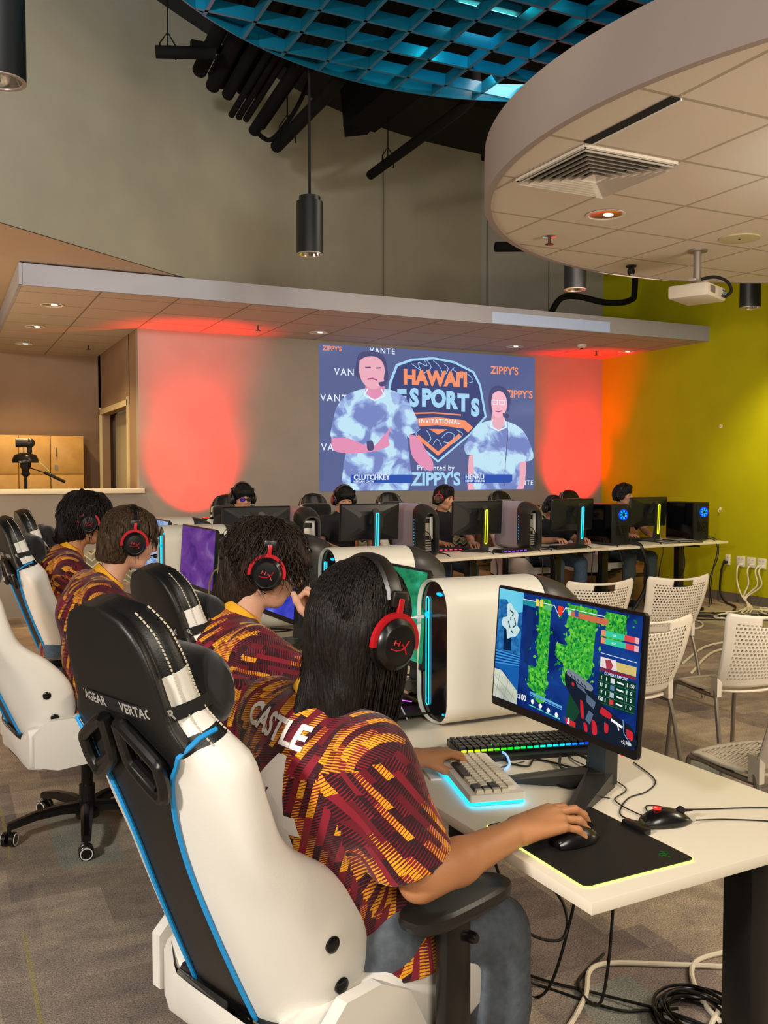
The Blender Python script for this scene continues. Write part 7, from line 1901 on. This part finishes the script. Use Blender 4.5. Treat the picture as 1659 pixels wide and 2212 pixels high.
swords('price_text', '+3,900', .955, .965, .012, e('white', 'f4f8f8', 1), 15, .0002)
vv, ff = text_mesh('ALIENWARE', .011, spacing=1.6)
MB().add([P1_(-0.0012, -x, -0.335 / 2 + 0.009 + y) for x, y, z in vv], ff).build('bezel_lettering', mat('bezel_print', '35363a', .5), mon1, fix=False)
MB().lathe([(0.004, 0), (0.001, -0.001)], c=P1_(0.0, -0.245, -0.335 / 2 - 0.0005), axis='Z', n=10).build('power_light', glow('red_led', 'ff2a20', 2.5), mon1)

# ================================================================ WHITE PERFORATED CHAIRS
def perf_mat(su, sv):
    m = bpy.data.materials.new('perforated_plastic'); m.use_nodes = True; nt = m.node_tree; b = nt.nodes['Principled BSDF']; L = nt.links.new
    b.inputs['Base Color'].default_value = (*lin('d5cdbd'), 1); b.inputs['Roughness'].default_value = 0.45
    tc = nd(nt, 'ShaderNodeTexCoord'); sp = nd(nt, 'ShaderNodeSeparateXYZ'); L(tc.outputs['UV'], sp.inputs[0])
    def M(op, a, b_=None):
        n = nd(nt, 'ShaderNodeMath', operation=op)
        for i, x in enumerate((a, b_)):
            if x is None: continue
            if isinstance(x, (int, float)): n.inputs[i].default_value = x
            else: L(x, n.inputs[i])
        return n.outputs[0]
    u, v = sp.outputs[0], sp.outputs[1]; V_ = M('MULTIPLY', v, sv); row = M('FLOOR', V_); U_ = M('ADD', M('MULTIPLY', u, su), M('MULTIPLY', M('FRACT', M('MULTIPLY', row, 0.5)), 1.0))
    fu = M('SUBTRACT', M('FRACT', U_), 0.5); fv = M('SUBTRACT', M('FRACT', V_), 0.5)
    r2 = M('ADD', M('MULTIPLY', fu, fu), M('MULTIPLY', M('MULTIPLY', fv, fv), 1.0)); hole = M('LESS_THAN', r2, 0.105)
    du = M('ABSOLUTE', M('SUBTRACT', u, 0.5)); dv = M('ABSOLUTE', M('SUBTRACT', v, 0.5)); inside = M('MULTIPLY', M('LESS_THAN', du, 0.40), M('LESS_THAN', dv, 0.38)); hole = M('MULTIPLY', hole, inside)
    tr = nd(nt, 'ShaderNodeBsdfTransparent'); mx = nd(nt, 'ShaderNodeMixShader'); L(hole, mx.inputs[0]); L(b.outputs[0], mx.inputs[1]); L(tr.outputs[0], mx.inputs[2]); L(mx.outputs[0], nt.nodes['Material Output'].inputs[0])
    return m
M_perf = perf_mat(24, 20); M_perf2 = perf_mat(24, 24); M_tubeg = mat('silver_tube', '8f887c', 0.35, 0.7); M_shellw = mat('shell_plastic', 'cdc5b6', 0.45)
def make_side_chair():
    """faces local +X, origin on the floor"""
    t = thing('stacking_chair', '', 'chair')
    def sheet(fn, nu, nv, name, m, hole=None, th=0.008):
        g = [[Vector(fn(i / nu, j / nv)) for i in range(nu + 1)] for j in range(nv + 1)]; mb = MB(); uv = []; fs = []
        for j in range(nv + 1):
            for i in range(nu + 1): mb.v.append(tuple(g[j][i])); uv.append((i / nu, j / nv))
        for j in range(nv):
            for i in range(nu):
                if hole and hole((i + .5) / nu, (j + .5) / nv): continue
                fs.append((j * (nu + 1) + i, j * (nu + 1) + i + 1, (j + 1) * (nu + 1) + i + 1, (j + 1) * (nu + 1) + i))
        mb.f = fs; mb.m = [0] * len(fs); mb.smooth = [True] * len(fs); mb.uv = uv
        o = mb.build(name, m, t, fix=False, auto=60); md = o.modifiers.new('thickness', 'SOLIDIFY'); md.thickness = th; md.offset = 0; return o
    def back(u, v):
        s_ = (u - .5) * 2; w = 0.215 + 0.045 * v ** .8 - (0.0 if v < .9 else 0.02 * ((v - .9) / .1) ** 2)
        y = s_ * w; z = 0.475 + 0.375 * v + 0.02 * (s_ * s_) * v ; x = -0.20 - 0.13 * v + 0.055 * s_ * s_ - 0.02 * math.sin(PI * v)
        return (x, y, z)
    sheet(back, 32, 26, 'backrest', M_perf, lambda u, v: .86 < v < .945 and abs(u - .5) < .16 * (1 if v < .92 else .9))
    def seat(u, v):
        a, b = (u - .5) * 2, (v - .5) * 2; r_ = 1.0; x = a * 0.225 * math.sqrt(max(0.2, 1 - b * b * .32)); y = b * 0.225 * math.sqrt(max(0.2, 1 - a * a * (.30 if a > 0 else .45)))
        return (x + 0.01, y, 0.452 - 0.018 * (1 - a * a) * (1 - b * b) - (0.015 * max(0, a - .6) / .4) + 0.01 * max(0, -a - .6))
    sheet(seat, 20, 20, 'seat', M_perf2, th=0.010)
    for sg in (1, -1):
        MB().loft([[(-0.155 + dx, sg * (0.208 + w) , z) for dx, w in ((-.022, -.012), (.030, -.012), (.030, .014), (-.022, .014))] for z in (0.43, 0.46, 0.53)], smooth=False).build('bracket', M_shellw, t)
        MB().tube(smooth_path([(-0.15, sg * .212, .46), (-0.19, sg * .225, .30), (-0.25, sg * .24, .012)], 4), 0.0115).build('leg', M_tubeg, t)
        MB().tube(smooth_path([(-0.15, sg * .205, .425), (0.0, sg * .20, .425), (0.16, sg * .195, .43), (0.20, sg * .20, .38), (0.235, sg * .215, .012)], 4), 0.0115).build('leg', M_tubeg, t)
        MB().box((0.03, sg * .185, .437), (0.12, .03, .012), bev=.004).build('seat_clip', M_plast, t)
    return t
wch = make_side_chair(); GW = 'pale perforated stacking chairs'
place(wch, 'pale perforated chair in the right foreground, only its seat and one bracket visible', (2.86, 2.53, 0), R(90), GW)
dup(wch, 'pale perforated chair at the right edge with seat, legs and back visible', (3.725, 3.525, 0), R(83))
dup(wch, 'pale perforated chair half hidden by the right edge of the nearest monitor', (3.06, 3.65, 0), R(86))
dup(wch, 'pale perforated chair with hand slot just right of the nearest monitor top', (4.46, 4.93, 0), R(86))
dup(wch, 'pale perforated chair whose back top peeks over the nearest monitor', (3.82, 4.95, 0), R(86))

# ================================================================ BACK OF THE ROOM
def chevron_mat():
    m = bpy.data.materials.new('chevron_fabric'); m.use_nodes = True; nt = m.node_tree; b = nt.nodes['Principled BSDF']; L = nt.links.new; b.inputs['Roughness'].default_value = .9
    tc = nd(nt, 'ShaderNodeTexCoord'); sp = nd(nt, 'ShaderNodeSeparateXYZ'); L(tc.outputs['Object'], sp.inputs[0])
    def M(op, a, b_=None):
        n = nd(nt, 'ShaderNodeMath', operation=op)
        for i, x in enumerate((a, b_)):
            if x is None: continue
            if isinstance(x, (int, float)): n.inputs[i].default_value = x
            else: L(x, n.inputs[i])
        return n.outputs[0]
    x = M('DIVIDE', sp.outputs[0], .11); tri = M('ABSOLUTE', M('SUBTRACT', M('FRACT', x), .5)); z = M('ADD', sp.outputs[2], M('MULTIPLY', tri, .09)); f = M('FRACT', M('DIVIDE', z, .055))
    gap = M('LESS_THAN', f, .22); col = M('FLOOR', M('MULTIPLY', x, 2)); row = M('FLOOR', M('DIVIDE', z, .055)); cb = nd(nt, 'ShaderNodeCombineXYZ'); L(col, cb.inputs[0]); L(row, cb.inputs[1])
    w = nd(nt, 'ShaderNodeTexWhiteNoise', noise_dimensions='2D'); L(cb.outputs[0], w.inputs[0]); r = nd(nt, 'ShaderNodeValToRGB'); r.color_ramp.interpolation = 'CONSTANT'
    for i, (p, c) in enumerate([(0, '8f8a6a'), (.45, 'a8a282'), (.75, '3a3828')]):
        if i >= len(r.color_ramp.elements): r.color_ramp.elements.new(p)
        r.color_ramp.elements[i].position = p; r.color_ramp.elements[i].color = (*lin(c), 1)
    L(w.outputs[0], r.inputs[0]); mi = nd(nt, 'ShaderNodeMix', data_type='RGBA'); L(gap, mi.inputs[0]); L(r.outputs[0], mi.inputs[6]); mi.inputs[7].default_value = (*lin('d8d2b8'), 1); L(mi.outputs[2], b.inputs['Base Color'])
    return m
M_chev = chevron_mat(); M_tanv = mat('tan_vinyl', '9a7448', .45, bump=(60, .1)); M_oak = mat('oak_panel', 'a9845a', .5, noise=(8, '9c774c'))
for lab, cx, w in (('banquette seat with chevron back beside the lime wall', 7.35, 2.0), ('banquette seat with chevron back below the middle of the projection', 5.30, 2.0), ('banquette seat with chevron back below the left half of the projection', 3.86, 0.84)):
    t = thing('banquette', lab, 'bench', (cx, 9.95, 0), 0, 'banquettes along the back wall')
    MB().box((0, 0, .21), (w - .02, .9, .42), bev=.01).build('base', M_oak, t)
    MB().box((0, -.05, .50), (w - .06, .86, .16), bev=.035).build('seat_cushion', M_tanv, t)
    MB().box((0, .34, .84), (w - .06, .2, .54), bev=.05).build('back_cushion', M_chev, t)
    MB().box((w / 2 - .02, 0, .5), (.03, .95, 1.0), bev=.004).build('side_panel', M_oak, t)
t = thing('lounge_chair', 'round-backed lounge chair in chevron fabric seen between the near players', 'armchair', (1.30, 8.6, 0), R(0))
MB().box((0, .1, .28), (.62, .6, .3), bev=.08).build('seat', M_tanv, t); rg = []
MB().loft([[(x * s_, y, .42 + .46 * z * s_) for x, z in [(.32 * math.cos(q), max(0, math.sin(q)) ** .6) for q in np.linspace(0, PI, 17)] + [(-.30, -.4), (.30, -.4)]] for y, s_ in ((-.34, .92), (-.30, 1), (-.20, 1), (-.16, .92))]).build('backrest', M_chev, t)
for sx_ in (-.22, .22):
    for sy_ in (-.15, .32): MB().cyl((sx_, sy_, .07), .02, .14).build('leg', M_oak, t)
for lab, x, y, w, d, h_ in (('brown cardboard box under the far desk by the rightmost leg', 7.75, 9.1, .75, .55, .36), ('brown cardboard box on the floor left of the rightmost player\'s legs', 5.42, 9.2, .7, .45, .40), ('brown cardboard box under the far desk below the yellow-lit monitor', 4.3, 9.2, .7, .45, .45)):
    t = thing('cardboard_box', lab, 'box', (x, y, 0), R(4), 'cardboard boxes under the far desks')
    MB().box((0, 0, h_ / 2), (w, d, h_), bev=.006).build('carton', mat('cardboard', 'a5804f', .85, noise=(5, '997446')), t)
    MB().box((0, -d / 2 - .002, h_ * .8), (w * .7, .003, .05)).build('slot', mat('box_shadow', '4a3720', .9), t)
# uplights
for lab, x in (('red uplight on the bench ledge behind the leftmost far player', 2.66), ('red uplight behind the far players near the lime wall', 8.02)):
    t = thing('stage_uplight', lab, 'uplight', (x, 9.98, 0.96), 0, 'red uplights at the back wall')
    MB().cyl((0, 0, -.47), .015, .94).cyl((0, 0, -.945), .12, .03).build('stand', M_black, t); MB().cyl((0, 0, .045), .05, .09).build('housing', M_black, t); MB().cyl((0, 0, .093), .04, .006).build('lens', glow('uplight_red', 'ff2010', 4), t)
# far desk clutter
for lab, x, y, rz, lit in (('black keyboard on the far desk between the yellow monitor and the next tower', 5.05, 7.55, 12, '8a30ff'), ('black keyboard on the far desk left of the cyan light bar', 5.80, 7.66, 8, None), ('red lit keyboard on the far desk behind the yellow monitor', 4.55, 7.95, 0, 'ff3060'), ('keyboard glowing violet beside the second lilac tower', 3.72, 7.45, 0, '6a30ff'), ("black keyboard on the far desk by the rightmost player's hand", 7.2, 8.16, 0, None)):
    t = thing('keyboard', lab, 'keyboard', (x, y, FH), R(rz), 'keyboards on the far desks'); slab(MB(), round_rect(0, 0, .42, .15, .01), .003, .024, .01).build('case', mat('keyboard_black', '0b0b0c'), t)
    slab(MB(), round_rect(0, 0, .40, .13, .006), .024, .034, .01).build('key_field', mat('key_field_black', '111113'), t)
    if lit:
        for k in range(6): MB().box((-.17 + .055 * k, -.076, .018), (.03, .004, .008)).build('key_light', glow('kl_' + lit, lit, 2.5), t)
for lab, x, y, rz in (('black mat folded on the far desk beside the rightmost tower', 7.42, 7.84, -4), ('black mouse mat on the far desk beside the third lilac tower', 5.72, 7.80, 5)):
    t = thing('desk_mat', lab, 'mat', (x, y, FH), R(rz), 'black mats on the far desks'); slab(MB(), round_rect(0, 0, .52, .34, .03), .0, .012).build('mat_surface', M_velv, t); slab(MB(), round_rect(.02, .03, .4, .2, .03), .012, .024).build('folded_layer', M_velv, t)
# cables hanging from the far desks
rnd = random.Random(12); hang = [(3.95, 7.32), (4.25, 7.38), (4.75, 7.40), (5.35, 7.50), (5.5, 7.52), (6.05, 7.6), (6.42, 7.62), (6.70, 7.58), (7.05, 7.66), (7.35, 7.68), (7.92, 7.74), (8.10, 7.90)]
wh = ['under the second lilac tower', 'right of the second lilac tower', 'below the yellow-lit monitor', 'under the third lilac tower', 'right of the third lilac tower', 'below the cyan bar of the fourth monitor', 'at the left side of the first black tower', 'at the fan side of the first black tower', 'below the fifth far monitor', 'left of the far desk leg', 'under the rightmost black tower', 'at the right end of the far desks']
for i, (x, y) in enumerate(hang):
    z1 = rnd.uniform(.15, .5) if i not in (7,) else .3
    cab('hanging_cable', 'black cable hanging from the far desk ' + wh[i], [(x - .1, y + .18, FH + .03), (x - .02, y + .02, FH + .02), (x, y - .03, FH - .06), (x + rnd.uniform(-.06, .06), y - .03, (FH + z1) / 2), (x + rnd.uniform(-.08, .08), y + .02, z1), (x + rnd.uniform(-.1, .1), y + .1, .01)], .006 if i != 7 else .02, M_cable, 'black cables hanging from the far desks')
# white cords from the outlets and the tangle on the floor
for i, yy in enumerate((7.935, 7.78, 7.665, 7.615)):
    cab('outlet_cord', 'white cord from ' + ('the left double outlet', 'the middle double outlet', 'the left socket of the right double outlet', 'the right socket of the right double outlet')[i] + ' down to the floor', [(8.50, yy, .46), (8.46, yy - .01, .40), (8.48, yy - .01 * i, .25), (8.42, 7.80 - .02 * i, .10), (8.30, 7.55 + .02 * i, .02), (8.0, 7.3 + .05 * i, .012)], .009, M_wcable, 'white cords at the lime wall')
cab('outlet_cord', 'black cord bundle running down from the single outlet', [(8.5, 8.16, .50), (8.44, 8.15, .35), (8.42, 8.14, .12), (8.36, 8.0, .02), (8.2, 7.7, .015), (7.9, 7.45, .012)], .012, M_cable)
def tangle(cx, cy, sx_, sy_, n, seed, m, lab, grp, r_=.008):
    rr = random.Random(seed)
    for k in range(n):
        x, y = cx + rr.uniform(-sx_, sx_) * .4, cy + rr.uniform(-sy_, sy_) * .4; pts = []; a = rr.uniform(0, 6.28)
        for j in range(6): pts.append((x, y, .012 + .012 * rr.random())); a += rr.gauss(0, .9); x = min(max(x + math.cos(a) * sx_ * .5, cx - sx_), cx + sx_); y = min(max(y + math.sin(a) * sy_ * .5, cy - sy_), cy + sy_)
        cab('floor_cable', lab, pts, r_, m, grp)
tangle(7.9, 7.0, .5, .45, 8, 2, M_wcable, 'one of the tangled white cables heaped on the carpet before the lime wall', 'tangled white floor cables')
tangle(7.7, 7.0, .7, .5, 10, 4, M_cable, 'one of the tangled black cables heaped on the carpet before the lime wall', 'tangled black floor cables', .007)
for i, pts in enumerate([[(8.0, 7.2, .012), (7.4, 6.6, .012), (6.7, 6.2, .012), (6.1, 6.05, .012), (5.4, 5.6, .012)], [(8.0, 7.0, .012), (7.3, 6.4, .012), (6.6, 5.9, .012), (6.0, 5.85, .012), (5.2, 5.3, .012)], [(7.2, 7.5, .012), (7.0, 7.0, .012), (6.7, 6.8, .012), (6.75, 7.2, .012)]]):
    cab('floor_cable', ('upper white cable sweeping left across the carpet behind the pale chairs', 'lower white cable sweeping left across the carpet behind the pale chairs', 'short white cable loop beside the far desk foot')[i], pts, .010, M_wcable)
ps = thing('power_strip', 'small cream power strip on the carpet left of the cable tangle', 'power strip', (6.15, 6.5, 0), R(30)); MB().box((0, 0, .025), (.25, .06, .05), bev=.008).build('body', M_plate, ps); MB().tube([(.12, 0, .02), (.3, .05, .01), (.45, .0, .01)], .007).build('cord', M_wcable, ps)
